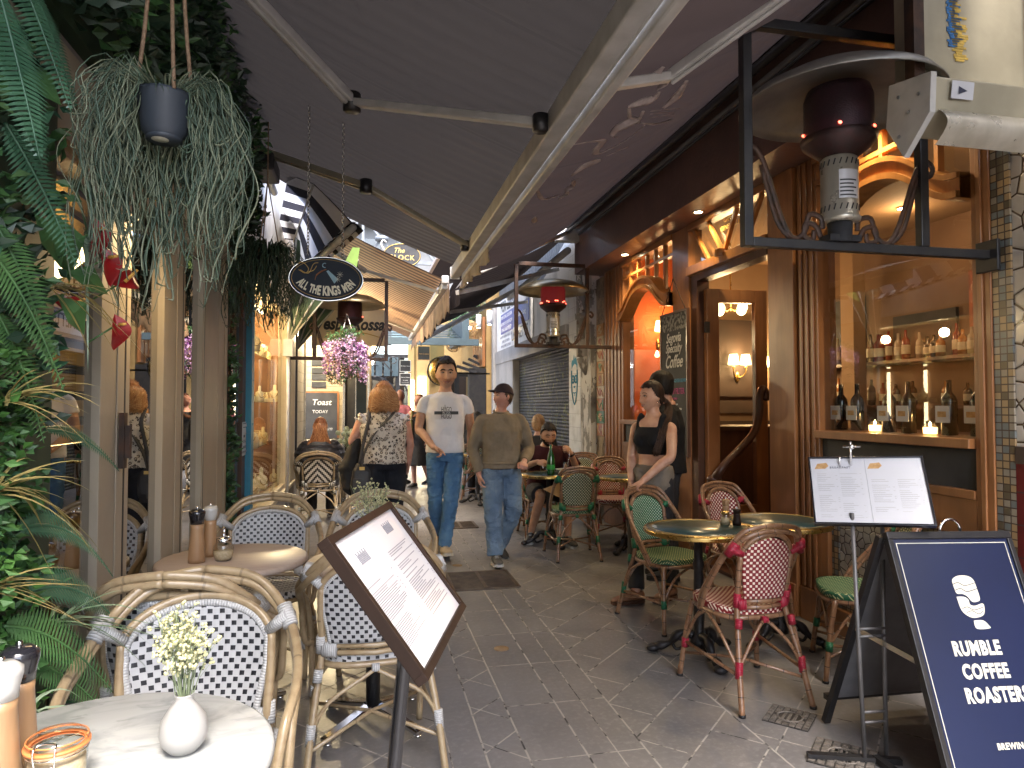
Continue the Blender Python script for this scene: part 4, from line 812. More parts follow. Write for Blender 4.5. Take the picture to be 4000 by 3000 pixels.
prt('frame', M['teal'], cp, lambda a: (a.box(.3, 2.45, 14.95, 15.1, 2.78, 2.92), a.box(2.1, 2.25, 15.1, 17.5, 2.9, 3.4), [a.beam((.45, 15.1 + i * .45, 2.93 + i * .1), (2.1, 15.1 + i * .45, 2.93 + i * .1), .04, .03) for i in range(7)]))
prt('glazing', M['canopyglass'], cp, lambda a: a.quad((.4, 15.1, 2.93), (2.1, 15.1, 2.93), (2.1, 18, 3.6), (.4, 18, 3.6)))
def smsign(name, lb, x0, x1, y, z0, z1, txt, sz, mat=None, ink=None):
    g = thing(name, lb, 'sign', ((x0 + x1) / 2, y, (z0 + z1) / 2)); w, h = (x1 - x0) / 2, (z1 - z0) / 2
    prt('panel', mat or M['board'], g, lambda a: a.box(-w, w, 0, .03, -h, h)); prt('border', ink or M['chalk'], g, lambda a: (a.box(-w, w, -.003, -.001, h - .012, h), a.box(-w, w, -.003, -.001, -h, -h + .012), a.box(-w, -w + .012, -.003, -.001, -h + .012, h - .012), a.box(w - .012, w, -.003, -.001, -h + .012, h - .012)))
    prt('lettering', ink or M['chalk'], g, lambda a: [a.text(s, (0, -.004, zz), (1, 0, 0), (0, 0, 1), q, bold=.01, shear=sr) for s, zz, q, sr in txt]); return g
smsign('black_sign', 'upper small black sign with white lettering, beyond the curly haired woman', .73, .98, 15.4, 2.2, 2.46, [('Boutique Store', 0, .032, 0)], .1)
smsign('black_sign', 'lower small black sign with a white lamp drawing, beyond the curly haired woman', .73, .98, 15.4, 1.9, 2.17, [('Charles Dickens', .04, .03, .2), ('TAVERN', -.03, .03, 0), ('______', -.06, .05, 0)], .1)
smsign('dark_banner', 'dark square banner with pale script on the cream wall right of the small black signs', 1.12, 1.4, 15.3, 2.46, 2.78, [('Petit Comptoir', -.02, .036, .3)], .1, ink=M['tan'])
prt('end_wall_strip', M['yellowwall'], fe, lambda a: (a.box(1.42, 1.75, 15.6, 15.7, 0, 2.9), a.box(1.05, 1.1, 15.35, 15.45, 0, 2.9)))
g = smsign('framed_notice', 'small framed notice on the yellow wall behind the white shirt man', 1.46, 1.56, 15.5, 1.98, 2.16, [('FISH', -.03, .03, 0)], .1, mat=M['paper'], ink=M['ink'])
g = thing('bulkhead_disc', 'round brass reflector behind the white shirt man', 'heater', (1.36, 12.5, 2.14))
prt('reflector', M['brass'], g, lambda a: a.ell((0, 0, -.06), (.25, .1, .26), 24, 12)); prt('rim', M['black'], g, lambda a: a.tube(arc((0, .03, -.06), .26, 0, 360, 30), .016, 6)); prt('bracket', M['black'], g, lambda a: a.beam((.24, .03, -.1), (.9, .06, -.1), .03, .03))
bs = thing('oval_block_sign', 'dark oval sign with gold lettering high over the lane', 'sign', (.60, 12, 4.08)); bs.scale = (.72, .72, .72)
prt('board', M['board'], bs, lambda a: a.poly([(.46 * math.cos(t * .19635), .3 * math.sin(t * .19635)) for t in range(32)], .04)); prt('rim', M['gold'], bs, lambda a: a.tube([(.44 * math.cos(t * .19635), -.004, .28 * math.sin(t * .19635)) for t in range(32)], .008, 5, closed=True))
prt('lettering', M['gold'], bs, lambda a: (a.text('The', (-.08, -.006, .11), (1, 0, 0), (0, 0, 1), .17, shear=.35, bold=.01), a.text('BLOCK', (0, -.006, -.06), (1, 0, 0), (0, 0, 1), .17, bold=.01, sp=1.15)))
prt('bracket', M['white'], bs, lambda a: a.tube(spline([(-.42, 0, .1), (-.5, 0, .25), (-.45, 0, .35), (-.38, 0, .3)], 4), .02, 6))
# edison bulbs under the far awning edge
for i in range(4):
    g = thing('edison_bulb', ['nearest', 'second', 'third', 'farthest'][i] + ' glowing filament bulb of the string left of the far signs', 'bulb', (.18 - .02 * i, 10.6 + i * .8, 2.62 - .03 * i), 0, 'string of filament bulbs')
    prt('globe', M['lampe'] if 'lampe' in M else M.setdefault('lampe', emissive('edison', (1, .68, .3), 5)), g, lambda a: a.lathe([(0, -.1), (.03, -.09), (.045, -.05), (.03, 0), (.015, .04)], n=12)); prt('socket', M['black'], g, lambda a: a.tube([(0, 0, .04), (0, 0, .14)], .018, 8))
g = thing('neon_script', 'white neon script sign behind the wisteria', 'neon sign', (-.1, 14.5, 2.35)); prt('tube', M['neon'], g, lambda a: a.text('Liberia', (0, 0, 0), (1, 0, 0), (0, 0, 1), .18, shear=.4)); prt('bar', M['black'], g, lambda a: a.tube([(-.35, .01, -.07), (.35, .01, -.07)], .006, 5))

# ------------------------------------------------------------------ awnings
def fabric(p00, p10, p11, p01, nu, nv, sag=0., ripple=0., uvs=None):
    """bilinear canvas between four corners: u along the lane, v from the wall to the front bar"""
    p00, p10, p11, p01 = map(V, (p00, p10, p11, p01)); L = (p10 - p00).length; W = (p01 - p00).length
    def f(u, v):
        p = p00 * (1 - u) * (1 - v) + p10 * u * (1 - v) + p11 * u * v + p01 * (1 - u) * v
        p.z += -sag * math.sin(math.pi * v) + ripple * math.sin(u * L / .19) * v ** 2 * .5 + ripple * math.sin(u * L / .47 + 1) * v; return p
    a = MB(); a.sheet(f, nu, nv, uv=lambda u, v: (u * L, v * W)); return a
aw = thing('dark_awning', 'big dark folding arm awning stretched over the near lane from the left wall', 'awning', group='folding arm awnings over the lane')
fabric((-.95, 0.35, 3.72), (-.95, 6.95, 3.72), (.86, 6.8, 2.86), (.86, 0.35, 2.86), 130, 16, .05, .010).build('canvas', M['canvasA'], aw)
prt('front_bar', M['grey_tube'], aw, lambda a: (a.box(.84, .92, 0.3, 6.9, 2.75, 2.86), a.box(.925, .945, 0.3, 6.9, 2.77, 2.80)), bevel=.012)
prt('end_cap', M['white'], aw, lambda a: a.box(.835, .93, 6.9, 6.93, 2.745, 2.865))
prt('roller', M['pot'], aw, lambda a: (a.tube([(-.93, 0.3, 3.7), (-.93, 7.0, 3.7)], .055, 14), a.tube([(-.9, 0.3, 3.55), (-.9, 7.0, 3.55)], .035, 10)))
def arm(a, p, q, r, w=.075, h=.05):
    a.beam(p, q, w, h); a.beam(q, r, w * .85, h * .85)
    d = (V(q) - V(p)).normalized(); a.beam(V(p) + V((0, 0, -h / 2 - .008)), V(q) + V((0, 0, -h / 2 - .008)), w * .35, .016)
for i, (p, q, r) in enumerate([((-.93, 2.95, 3.6), (-.09, 3.92, 3.17), (.84, 3.12, 2.80)), ((-.93, 5.70, 3.52), (-.012, 5.36, 3.15), (.84, 5.68, 2.80)), ]):
    prt('folding_arm', M['grey_tube'] if i == 0 else M['steel_dull'], aw, lambda a: arm(a, p, q, r), bevel=.012)
    prt('elbow_joint', M['black'], aw, lambda a: (a.tube([V(q) + V((0, 0, -.05)), V(q) + V((0, 0, .05))], .05, 12), a.tube([V(r) + V((-.03, 0, -.04)), V(r) + V((-.03, 0, .04))], .04, 10)))
prt('mounting_box', M['black'], aw, lambda a: (a.box(-1.0, -.72, 5.55, 5.95, 3.30, 3.44)), bevel=.02)
a2 = thing('red_brown_awning', 'dark red brown awning with faded white script, sloping up to the café fascia', 'awning', group='folding arm awnings over the lane')
fb = fabric((2.5, 0.5, 3.72), (2.5, 8.1, 3.72), (.99, 6.9, 2.80), (.99, 0.5, 2.80), 130, 18, .10, .016); fb.build('canvas', M['canvasB'], a2)
prt('front_bar', M['grey_tube'], a2, lambda a: (a.box(.95, 1.0, 0.5, 6.9, 2.735, 2.80)), bevel=.01)
prt('side_bar', M['grey_tube'], a2, lambda a: a.beam((.98, 6.95, 2.76), (2.5, 8.12, 3.64), .06, .05), bevel=.01)
prt('folding_arm', M['grey_tube'], a2, lambda a: arm(a, (2.2, 1.55, 3.42), (1.28, 2.69, 2.87), (.98, 2.6, 2.76), .06, .045), bevel=.01)
prt('roller', M['black'], a2, lambda a: (a.tube([(2.5, .9, 3.74), (2.5, 8.25, 3.74)], .06, 12), a.tube([(2.42, .9, 3.60), (2.42, 8.25, 3.60)], .03, 8), a.tube([(2.56, .9, 3.56), (2.56, 8.0, 3.56)], .012, 6)))
prt('bracket', M['grey_tube'], a2, lambda a: (a.box(2.3, 2.62, 8.1, 8.22, 3.5, 3.66)), bevel=.01)
def vband(name, par, x, y0, y1, z, h, m, sw=.02, n=70, x2=None):
    a = MB(); a.sheet(lambda u, v: (x + (0 if x2 is None else (x2 - x) * u) + sw * v * math.sin(u * 23) + sw * .5 * v * math.sin(u * 61), y0 + (y1 - y0) * u, z - h * v * (1 + .12 * math.sin(u * (y1 - y0) * 14) + .2 * math.sin(u * 5))), n, 4, uv=lambda u, v: (u * (y1 - y0), v)); return a.build(name, m, par, solid=.003)
M['valance'] = simple('dirty_valance', (.34, .30, .26), (.2, .17, .15), .9, sc=3)
vband('valance', a2, .96, 5.4, 6.95, 2.74, .10, M['valance'])
# faded script on the fabric, following its slope (seen from beneath)
sx_ = V((0, 1, 0)); sl_ = (V((2.5, 0, 3.72)) - V((.99, 0, 2.80))).normalized(); nn = V((-sl_.z, 0, sl_.x))
def onB(y, v, dz=-.045):
    p = V((2.5, 0, 3.72)) * (1 - v) + V((.99, 0, 2.80)) * v; return V((p.x, y, p.z - .10 * math.sin(math.pi * v) + dz))
STROKES = [[(2.64, 1.01), (2.64, 1.05), (2.66, 1.11)], [(2.59, 0.98), (2.67, 0.98), (2.74, 0.94)], [(2.77, 0.93), (2.73, 0.92), (2.79, 0.89), (2.83, 0.9), (2.86, 0.91)], [(2.92, 0.88), (2.99, 0.88), (2.98, 0.93), (2.98, 0.98)], [(3.0, 0.97), (3.18, 0.91), (3.24, 0.86), (3.26, 0.9), (3.29, 0.93), (3.38, 0.93), (3.45, 0.89)], [(3.14, 0.87), (3.34, 0.83)], [(2.91, 0.78), (3.12, 0.74), (3.25, 0.75)], [(3.2, 0.82), (3.45, 0.61)], [(3.26, 0.8), (3.48, 0.62)], [(3.33, 0.78), (3.53, 0.61)], [(3.38, 0.8), (3.57, 0.67), (3.66, 0.57)], [(3.31, 1.11), (3.35, 1.04), (3.39, 0.99), (3.44, 0.95), (3.6, 0.94), (3.69, 0.89), (3.63, 0.8), (3.45, 0.76)], [(4.01, 0.95), (3.87, 0.92), (3.88, 0.84)], [(4.04, 1.11), (4.4, 1.01), (4.45, 0.91)], [(4.19, 0.86), (4.17, 0.91), (4.33, 0.86), (4.37, 0.9), (4.51, 0.85), (4.58, 0.89)], [(3.83, 0.83), (3.84, 0.72)], [(4.94, 0.95), (5.19, 0.91)]]
def script(a):
    for k, st in enumerate(STROKES):
        pts = spline([onB(y, v * .88, -.03) for y, v in st], 6); n_ = len(pts); r0 = .006 if k in (7, 8, 9) else .009
        a.tube(pts, [r0 + .015 * math.sin(i / n_ * 3.14) ** 2 * (k not in (5, 7, 8, 9, 15)) for i in range(n_)], 6, flat=.2)
prt('script', M['letter_canvas'], a2, script)
# further awnings
a3 = thing('brown_striped_awning', 'brown and tan striped awning on the left, past the black and white one', 'awning', group='folding arm awnings over the lane')
fabric((-.9, 7.75, 3.72), (-.9, 14.3, 3.72), (.86, 14.3, 2.86), (.86, 7.85, 2.92), 40, 8, .03, .0).build('canvas', stripes('brown_stripe', 0, .155, .5, (.40, .25, .15), (.10, .065, .05), rib=.155, trans=.05), a3)
prt('front_bar', M['grey_tube'], a3, lambda a: (a.box(.85, .92, 7.85, 14.3, 2.80, 2.88), a.lathe([(0, -.05), (.045, -.05), (.045, .04), (0, .05)], (.885, 7.8, 2.9), 12)), bevel=.01)
prt('folding_arm', M['grey_tube'], a3, lambda a: arm(a, (-.85, 7.9, 3.5), (-.02, 8.6, 3.12), (.85, 8.2, 2.82), .06, .045), bevel=.01)
prt('folding_arm', M['grey_tube'], a3, lambda a: arm(a, (-.85, 13, 3.4), (.0, 12.1, 3.05), (.85, 12.6, 2.8), .06, .045), bevel=.01)
vband('valance', a3, .93, 7.8, 14.2, 2.86, .3, simple('brown_valance', (.3, .2, .14), (.16, .11, .08), .9, sc=5), .02)
a4 = thing('far_dark_awning', 'dark sagging awning over the shutter side, beyond the scripted one', 'awning', group='folding arm awnings over the lane')
fabric((2.8, 8.5, 3.9), (2.8, 12.0, 3.85), (1.0, 13.2, 2.84), (1.0, 7.3, 2.86), 50, 12, .12, .03).build('canvas', M['canvasD'], a4)
prt('frame_bars', M['grey_tube'], a4, lambda a: (a.beam((1.0, 7.6, 2.72), (2.75, 9.6, 3.45), .05, .05), a.beam((1.0, 9.2, 2.7), (2.8, 11.8, 3.3), .05, .05), a.beam((1.05, 7.3, 2.8), (1.05, 13.2, 2.78), .05, .06), a.beam((1.05, 13.3, 2.72), (2.75, 12.1, 3.6), .07, .07), a.tube([(2.6, 8.6, 3.5), (2.6, 12.4, 3.45)], .05, 8)))
prt('valance', M['canvasD'], a4, lambda a: a.sheet(lambda u, v: (1.0 + .02 * math.sin(u * 40), 7.4 + 5.7 * u, 2.8 - .22 * v), 60, 3, uv=lambda u, v: (u * 7, v)))
a6 = thing('end_dark_awning', 'dark ribbed awning under the gold lettered oval sign, high on the left', 'awning', group='folding arm awnings over the lane')
fabric((.95, 9.2, 3.5), (.95, 13, 3.6), (2.4, 13, 4.1), (2.4, 9.2, 4.0), 30, 8, .03, .02).build('canvas', M['canvasD'], a6)
prt('rail', M['grey_tube'], a6, lambda a: a.beam((.95, 9.2, 3.47), (.95, 13, 3.57), .05, .05))
# black and white striped awning
a5 = thing('striped_awning', 'black and white striped canvas awning over the jewellery shop', 'awning')
q00, q10, q11, q01 = (-.47, 6.22, 3.42), (-.861, 8.45, 3.42), (-.78, 7.98, 2.9), (-.11, 5.54, 2.9)
M['bwc'] = stripes('bw_canvas', 0, .56, .5, (.80, .81, .84), (.04, .04, .052), off=.45, trans=.6)
fabric(q00, q10, q11, q01, 30, 10, -.01, 0).build('canvas', M['bwc'], a5); fabric((-.73, 6.62, 3.62), (-1.15, 9.2, 3.62), q10, q00, 30, 6, 0, 0).build('upper_canvas', M['bwc'], a5)
a = MB(); P0, P1 = V(q01), V(q11)
for k in range(2): a.sheet(lambda u, v: P0.lerp(P1, u) + V((.05 + .03 * k - .10 * v * (1 - .4 * k), 0, -.02 - .035 * k + .03 * math.sin(v * 3.14))), 40, 4, uv=lambda u, v: (u * 2.25 * 1.2, v))
a.build('folded_valance', stripes('bw_valance', 0, .3, .5, (.68, .69, .72), (.03, .03, .04)), a5, solid=.004)
prt('front_bar', M['grey_tube'], a5, lambda a: (a.tube([P0 + V((0, 0, -.03)), P1 + V((0, 0, -.03))], .03, 10), a.tube([V(q00) + V((0, 0, -.015)), V(q10) + V((0, 0, -.015))], .012, 6)))
hd = thing('green_hood', 'folded green Dutch hood awning with pale ribs over the shop corner', 'awning', (-.86, 8.0, 2.16))
ribs = [(.10, 1.12), (.3, 1.0), (.52, .86), (.76, .92)]
hb = [[V((0, 0, 0)), V((x, -.25, z)), V((x, 1.2, z)), V((0, 1.0, 0))] for x, z in ribs]
prt('ribs', simple('pale_rib', (.4, .4, .36), None, .5), hd, lambda a: [a.tube(p, .011, 6) for p in hb])
prt('canvas', simple('green_canvas', (.055, .09, .045), (.04, .065, .035), .8, sc=3), hd, lambda a: [a.quad(p[i], p[i + 1], q[i + 1], q[i]) for p, q in zip(hb, hb[1:]) for i in range(3)], solid=.003)
prt('hinge', M['grey_tube'], hd, lambda a: (a.box(-.05, .05, -.04, .04, -.16, .03), a.tube([(0, 0, -.16), (0, 0, -2.1)], .02, 6)))
prt('lime_edge', simple('lime_canvas', (.12, .2, .03), None, .8), hd, lambda a: a.quad((.5, -.3, .62), (.74, -.3, .75), (.78, -.26, 1.05), (.7, -.26, 1.05)))  # separate panel in a brighter lime green
# ------------------------------------------------------------------ gas heaters in wall frames
def heater(name_lb, loc, mir=False, s=1., brassy=True):
    """frame in the xz plane; x=0 outer post, x=1.29 wall"""
    g = thing('gas_heater', name_lb, 'patio heater', loc, 0, 'overhead gas heaters on iron frames')
    k = -1 if mir else 1; W = 1.29 * s
    prt('frame', M['rust'] if mir or s < 1 else M['black'], g, lambda a: (a.box(*sorted((k * -.022, k * .022)), -.022, .022, 0, 1.0), a.box(*sorted((k * .022, k * W)), -.02, .02, -.0, .042), a.box(*sorted((k * .022, k * (W + .02))), -.022, .022, .985, 1.03), a.box(*sorted((k * (W * .69), k * (W * .69 + .045))), -.021, .021, .042, .985), a.box(*sorted((k * (W - .02), k * (W + .0))), -.06, .06, -.06, .09)), bevel=.004)
    def scr(a, x0, d):
        # scrolled strap: rises outward from the burner base to the post
        a.tube(spline([(x0, 0, .06), (x0 + d * .03, 0, .11), (x0 + d * .09, 0, .12), (x0 + d * .10, 0, .06), (x0 + d * .05, 0, .05), (x0 + d * .04, 0, .09)], 4), .0062, 6, flat=2.2)
        a.tube(spline([(x0 - d * .01, 0, .1), (x0 + d * .0, 0, .15), (x0 + d * .07, 0, .16), (x0 + d * .1, 0, .08), (x0 + d * .17, 0, .05), (x0 + d * .24, 0, .14), (x0 + d * .34, 0, .38), (x0 + d * .40, 0, .45), (x0 + d * .45, 0, .42), (x0 + d * .43, 0, .38), (x0 + d * .405, 0, .41)], 4), .0062, 6, flat=2.2)
        a.tube(spline([(x0 + d * .19, .0, .05), (x0 + d * .27, .0, .13), (x0 + d * .355, .0, .37)], 4), .0055, 6, flat=2.2)
    c = k * .47 * s
    prt('scroll', M['rust'], g, lambda a: (scr(a, c - .10, -.83), scr(a, c + .10, .9)))
    o = prt('base', M['sack'], g, lambda a: (a.lathe([(.05, .04), (.055, .13), (0, .14)], (c, 0, 0), 14), a.box(c - .08, c + .08, -.04, .04, .042, .07)))
    prt('body', M['steelh'], g, lambda a: (a.lathe([(0, .13), (.085, .135), (.088, .15), (.08, .16), (.08, .42), (.07, .43), (0, .44)], (c, 0, 0), 26)))
    prt('vents', M['sack'], g, lambda a: [a.beam((c + .081 * math.cos(t), .081 * math.sin(t), z - .013), (c + .081 * math.cos(t + .1), .081 * math.sin(t + .1), z + .013), .005, .003, up=(math.cos(t), math.sin(t), 0)) for z in (.19, .395) for t in [i * .314 for i in range(20)]])
    prt('data_label', [M['paper'], M['inkd']], g, lambda a: (a.sheet(lambda u, v: (c + .0815 * math.cos(-2.25 + 1.15 * u), .0815 * math.sin(-2.25 + 1.15 * u), .225 + .13 * v), 8, 1), [a.sheet(lambda u, v: (c + .0822 * math.cos(-2.2 + (.95 - .2 * (j % 2)) * u), .0822 * math.sin(-2.2 + (.95 - .2 * (j % 2)) * u), .235 + .017 * j + .007 * v), 6, 1, 1) for j in range(5)]))
    prt('burner_bowl', M['can_dark'], g, lambda a: a.lathe([(0, .42), (.08, .43), (.155, .49), (.165, .52), (.155, .525), (0, .525)], (c, 0, 0), 26))
    prt('burner_mesh', M['meshred'] if s < 1 and not mir else M['meshdark'], g, lambda a: a.lathe([(.148, .525), (.148, .70), (.135, .74), (0, .745)], (c, 0, 0), 26))
    prt('glow', M['red_glow'], g, lambda a: [a.ell((c + .149 * math.cos(t), .149 * math.sin(t), .545 + .01 * math.sin(t * 7)), (.012, .004, .008), 6, 4) for i_, t in [(i, i * .35 + .1 * math.sin(i * 3)) for i in range(18)] if (s < 1 and not mir) or (not mir and math.sin(t * 5) > .8) or i_ == 0])
    prt('reflector', M['brassdisc'] if s < 1 else M['dishgrey'], g, lambda a: a.lathe([(.0, .81), (.12, .80), (.28, .765), (.40, .70), (.435, .655), (.43, .65), (.39, .69), (.27, .748), (.12, .775), (0, .78)], (c, 0, .02), 40))
    return g
M['steelh'] = simple('brushed_steel', (.62, .58, .5), (.42, .39, .32), .3, .55, sc=7, rv=.2, stretch=(1, 1, .2))
M['meshdark'] = simple('heater_mesh', (.03, .018, .022), (.08, .03, .04), .45, .6, sc=5, bump=.002, bsc=150)
M['meshred'] = MT('hot_mesh', (.05, .014, .02), .5); M['meshred'].vary((.07, .014, .02), 9); M['meshred'].emit((1, .05, .06), .012); M['meshred'] = M['meshred'].m
M['brassdisc'] = simple('tarnished_brass', (.42, .32, .17), (.3, .22, .12), .35, .85, sc=6, rv=.15)
M['dishgrey'] = simple('dull_aluminium', (.33, .32, .30), (.2, .2, .2), .42, .7, sc=4, rv=.2)
heater('large gas heater with grey reflector, on the black frame nearest the camera', (1.64, 2.7, 2.15))
heater('gas heater with glowing red burner and brass reflector, right side by the far window', (1.745, 7.9, 2.14), s=.97)
hg = heater('gas heater with brass reflector above the hanging wisteria, on the left side', (.24, 8.6, 2.0), mir=True, s=.94)
# sheet metal and radiant heater at the upper right
rh = thing('radiant_heater', 'dented steel radiant strip heater with a small sticker, top right corner', 'radiant heater', (2.3, 2.25, 2.6))
prt('housing', M['steel_dull'], rh, lambda a: a.add([(x, y, z) for x in (-.2, .75) for y, z in ((-.1, .1), (.08, .14), (.1, .0), (.03, -.09), (-.08, -.03))], [(0, 1, 2, 3, 4), (9, 8, 7, 6, 5)] + [(i, i + 5, (i + 1) % 5 + 5, (i + 1) % 5) for i in range(5)]), bevel=.008)
prt('end_plate', M['grey_tube'], rh, lambda a: (a.add([(x, y, z) for x in (-.225, -.2) for y, z in ((-.11, .11), (.1, .15), (.12, -.02), (.03, -.17), (-.1, -.04))], [(0, 1, 2, 3, 4), (9, 8, 7, 6, 5)] + [(i, i + 5, (i + 1) % 5 + 5, (i + 1) % 5) for i in range(5)]), [a.ell((-.228, y, z), (.004, .008, .008), 6, 4) for y, z in ((-.05, .05), (.05, .08), (.0, 0), (.05, -.08))]), bevel=.004)
prt('curved_cover', M['steelh'], rh, lambda a: a.sheet(lambda u, v: (-.17 + .9 * u, -.085 + .02 * v - .05 * math.sin(v * 3.14), -.02 - .13 * v), 2, 8))
prt('sticker', [M['paper'], M['navy']], rh, lambda a: (a.quad((-.13, -.101, .02), (-.03, -.101, .02), (-.03, -.1105, .085), (-.13, -.1105, .085)), a.add([(-.10, -.108, .035), (-.06, -.108, .05), (-.10, -.1095, .065)], [(0, 1, 2)], 1)))
prt('mount', M['rust'], rh, lambda a: (a.beam((-.1, .1, .14), (-.1, .1, 1.2), .05, .05), a.beam((.55, .1, .14), (.55, .1, 1.2), .05, .05)))
sp = thing('steel_hood', 'upright brushed steel sheet with blue and yellow tape remains, top right corner', 'metal panel', (2.26, 2.42, 2.85))
prt('sheet', M['steel_dull'], sp, lambda a: (a.box(-.02, .7, 0, .03, -.05, 1.0), a.box(-.05, -.021, -.02, .05, -.05, 1.0)), bevel=.004)
rt_ = random.Random(4)
for nm, c, x0, z0, z1 in (('blue_tape', (.05, .2, .5), .155, .14, .46), ('yellow_tape', (.65, .45, .1), .185, .08, .36)):
    prt(nm, simple(nm, c, tuple(q * .6 for q in c), .8, sc=40), sp, lambda a: [a.box(x0 + .03 * (z1 - z) / .4 + rt_.uniform(-.01, .01), x0 + .06 + .03 * (z1 - z) / .4 + rt_.uniform(-.025, .02), -.0035, -.001, z, z + .009) for z in [z0 + .011 * i for i in range(int((z1 - z0) / .011))]])
hc = thing('hanging_chain', 'bundle of white plastic chain hanging on the mosaic wall at the right edge', 'chain', (2.9, 2.33, 0))
def chainl(a, p, q, r=.011, n=None, ph=0):
    p, q = V(p), V(q); L = (q - p).length; n = n or int(L / (r * 2.6)); d = (q - p).normalized(); s1 = d.orthogonal().normalized(); s2 = d.cross(s1)
    for i in range(n):
        c = p + (q - p) * (i + .5) / n; e = s1 if i % 2 else s2
        a.tube([c + d * math.cos(t * .785) * r * 1.8 + e * math.sin(t * .785) * r for t in range(8)], r * .3, 5, closed=True)
prt('links', simple('grey_white_plastic', (.5, .5, .48), (.36, .35, .33), .5), hc, lambda a: [chainl(a, (0, x, 2.55), (-.01, x + dx, 1.85 - .05 * i)) for i, (x, dx) in enumerate([(-.03, .0), (.03, .02), (0, -.03), (.06, .0)])])
prt('hook', M['rust'], hc, lambda a: a.tube([(.05, 0, 2.6), (-.02, 0, 2.58), (-.03, 0, 2.54)], .01, 6))

# ------------------------------------------------------------------ oval hanging sign
ks = thing('oval_hanging_sign', 'navy oval sign with cream lettering hanging on two chains, left of centre', 'sign', (-.255, 4.5, 2.262), R(2))
ov = lambda rx, rz, n=48: [(rx * math.cos(t * 2 * math.pi / n), rz * math.sin(t * 2 * math.pi / n)) for t in range(n)]
M['signnavy'] = simple('sign_navy', (.012, .02, .036), (.016, .024, .04), .6, spec=.3)
prt('board', M['signnavy'], ks, lambda a: a.poly(ov(.228, .138), .02)); prt('rim', M['chrome'], ks, lambda a: a.tube([(x, .01, z) for x, z in ov(.23, .14)], .0055, 8, closed=True))
prt('inner_line', M['gold'], ks, lambda a: a.tube([(x, -.002, z) for x, z in ov(.213, .124)], .0016, 5, closed=True))
def curved(a):
    s = 'ALL THE KINGS MEN'; n = len(s)
    ts = [-2.78 + (2.78 - .36) * k / 200 for k in range(201)]; cl = [0.]
    for k in range(200): cl.append(cl[-1] + math.hypot(.178 * (math.cos(ts[k + 1]) - math.cos(ts[k])), .098 * (math.sin(ts[k + 1]) - math.sin(ts[k]))))
    wd = [{'I': .5, ' ': .55, 'M': 1.3, 'G': 1.1, 'L': .85}.get(c, 1.) for c in s]; tot = sum(wd)
    for i, c in enumerate(s):
        q_ = (sum(wd[:i]) + wd[i] / 2) / tot * cl[-1]; t = ts[min(range(201), key=lambda k: abs(cl[k] - q_))]; x, z = .178 * math.cos(t), .098 * math.sin(t); tx, tz = -.178 * math.sin(t), .098 * math.cos(t)
        h = .082 if 5 < i < 12 else .072; a.text(c, (x, -.003, z + .016), (tx, 0, tz), (-tz, 0, tx), h, bold=.045, sx=.52)
prt('lettering', simple('cream_enamel', (.85, .83, .68), (.8, .78, .62), .5), ks, curved)
prt('gold_swirl', M['gold'], ks, lambda a: [a.tube(spline(p, 5), .0045, 5, flat=.5) for p in ([(-.19, -.004, .07), (-.15, -.004, .10), (-.11, -.004, .06), (-.13, -.004, .03), (-.17, -.004, .05)], [(-.16, -.004, .05), (-.11, -.004, .03), (-.08, -.004, .09), (-.05, -.004, .1)], [(-.12, -.004, .035), (-.08, -.004, .05), (-.06, -.004, .08)])])
prt('bottle_emblem', [simple('copper_paint', (.42, .17, .06), None, .4), simple('pale_blue_paint', (.3, .5, .62), None, .5)], ks, lambda a: (a.tube(spline([(-.07, -.004, -.01), (-.06, -.004, .02), (-.03, -.004, .045), (.0, -.004, .06)], 4), [.01] * 4 + [.016] * 5 + [.012] * 4, 6, 0, flat=.25),
    a.add([(.0, -.0045, .048), (.012, -.0045, .055), (.075, -.0045, .0), (.05, -.0045, -.03)], [(0, 1, 2, 3)], 1), a.tube(arc((-.01, -.004, .085), .014, 60, 290, 8), .003, 5, 1)))
prt('stars', M['bone'], ks, lambda a: [a.beam((x - .02 * math.cos(q), -.004, z - .02 * math.sin(q)), (x + .02 * math.cos(q), -.004, z + .02 * math.sin(q)), .0018, .0015) for x, z in ((.085, .03), (.07, .0)) for q in (0, .785, 1.57, 2.36)])
prt('chain', M['steel'], ks, lambda a: [chainl(a, (x, .01, .145), (x, .01, 1.12), .008) for x in (-.115, .10)])

# ------------------------------------------------------------------ plants
def leaf(a, p, d, up, L, W, mat=0, fold=.25, bend=0.):
    """a folded pointed leaf of four faces"""
    d = d.normalized(); s = d.cross(up); s = s.normalized() if s.length > 1e-4 else d.orthogonal().normalized(); n = s.cross(d)
    m = p + d * L * .45 + n * bend * L; t = p + d * L + n * -bend * L
    a.add([p, m + s * W / 2 + n * fold * W, t, m - s * W / 2 + n * fold * W, m], [(0, 1, 4), (1, 2, 4), (0, 4, 3), (4, 2, 3)], mat)
def rv(r): 
    while True:
        p = V((r.uniform(-1, 1), r.uniform(-1, 1), r.uniform(-1, 1)))
        if 0.05 < p.length < 1: return p
def foliage(a, box, n, L, W, mats=(0,), r=random, out=V((1, 0, .2)), clump=.12, spread=.8):
    """leaf sprays gathered in clumps inside a box, facing mostly outwards"""
    x0, x1, y0, y1, z0, z1 = box; cl = []
    for _ in range(max(1, n // 14)):
        c = V((r.uniform(x0, x1), r.uniform(y0, y1), r.uniform(z0, z1))); m = r.choice(mats); dd = (out + rv(r) * spread).normalized()
        for k in range(14):
            p = c + rv(r) * clump; d = (dd + rv(r) * .9).normalized(); leaf(a, p, d, rv(r), L * r.uniform(.6, 1.3), W * r.uniform(.7, 1.2), m)
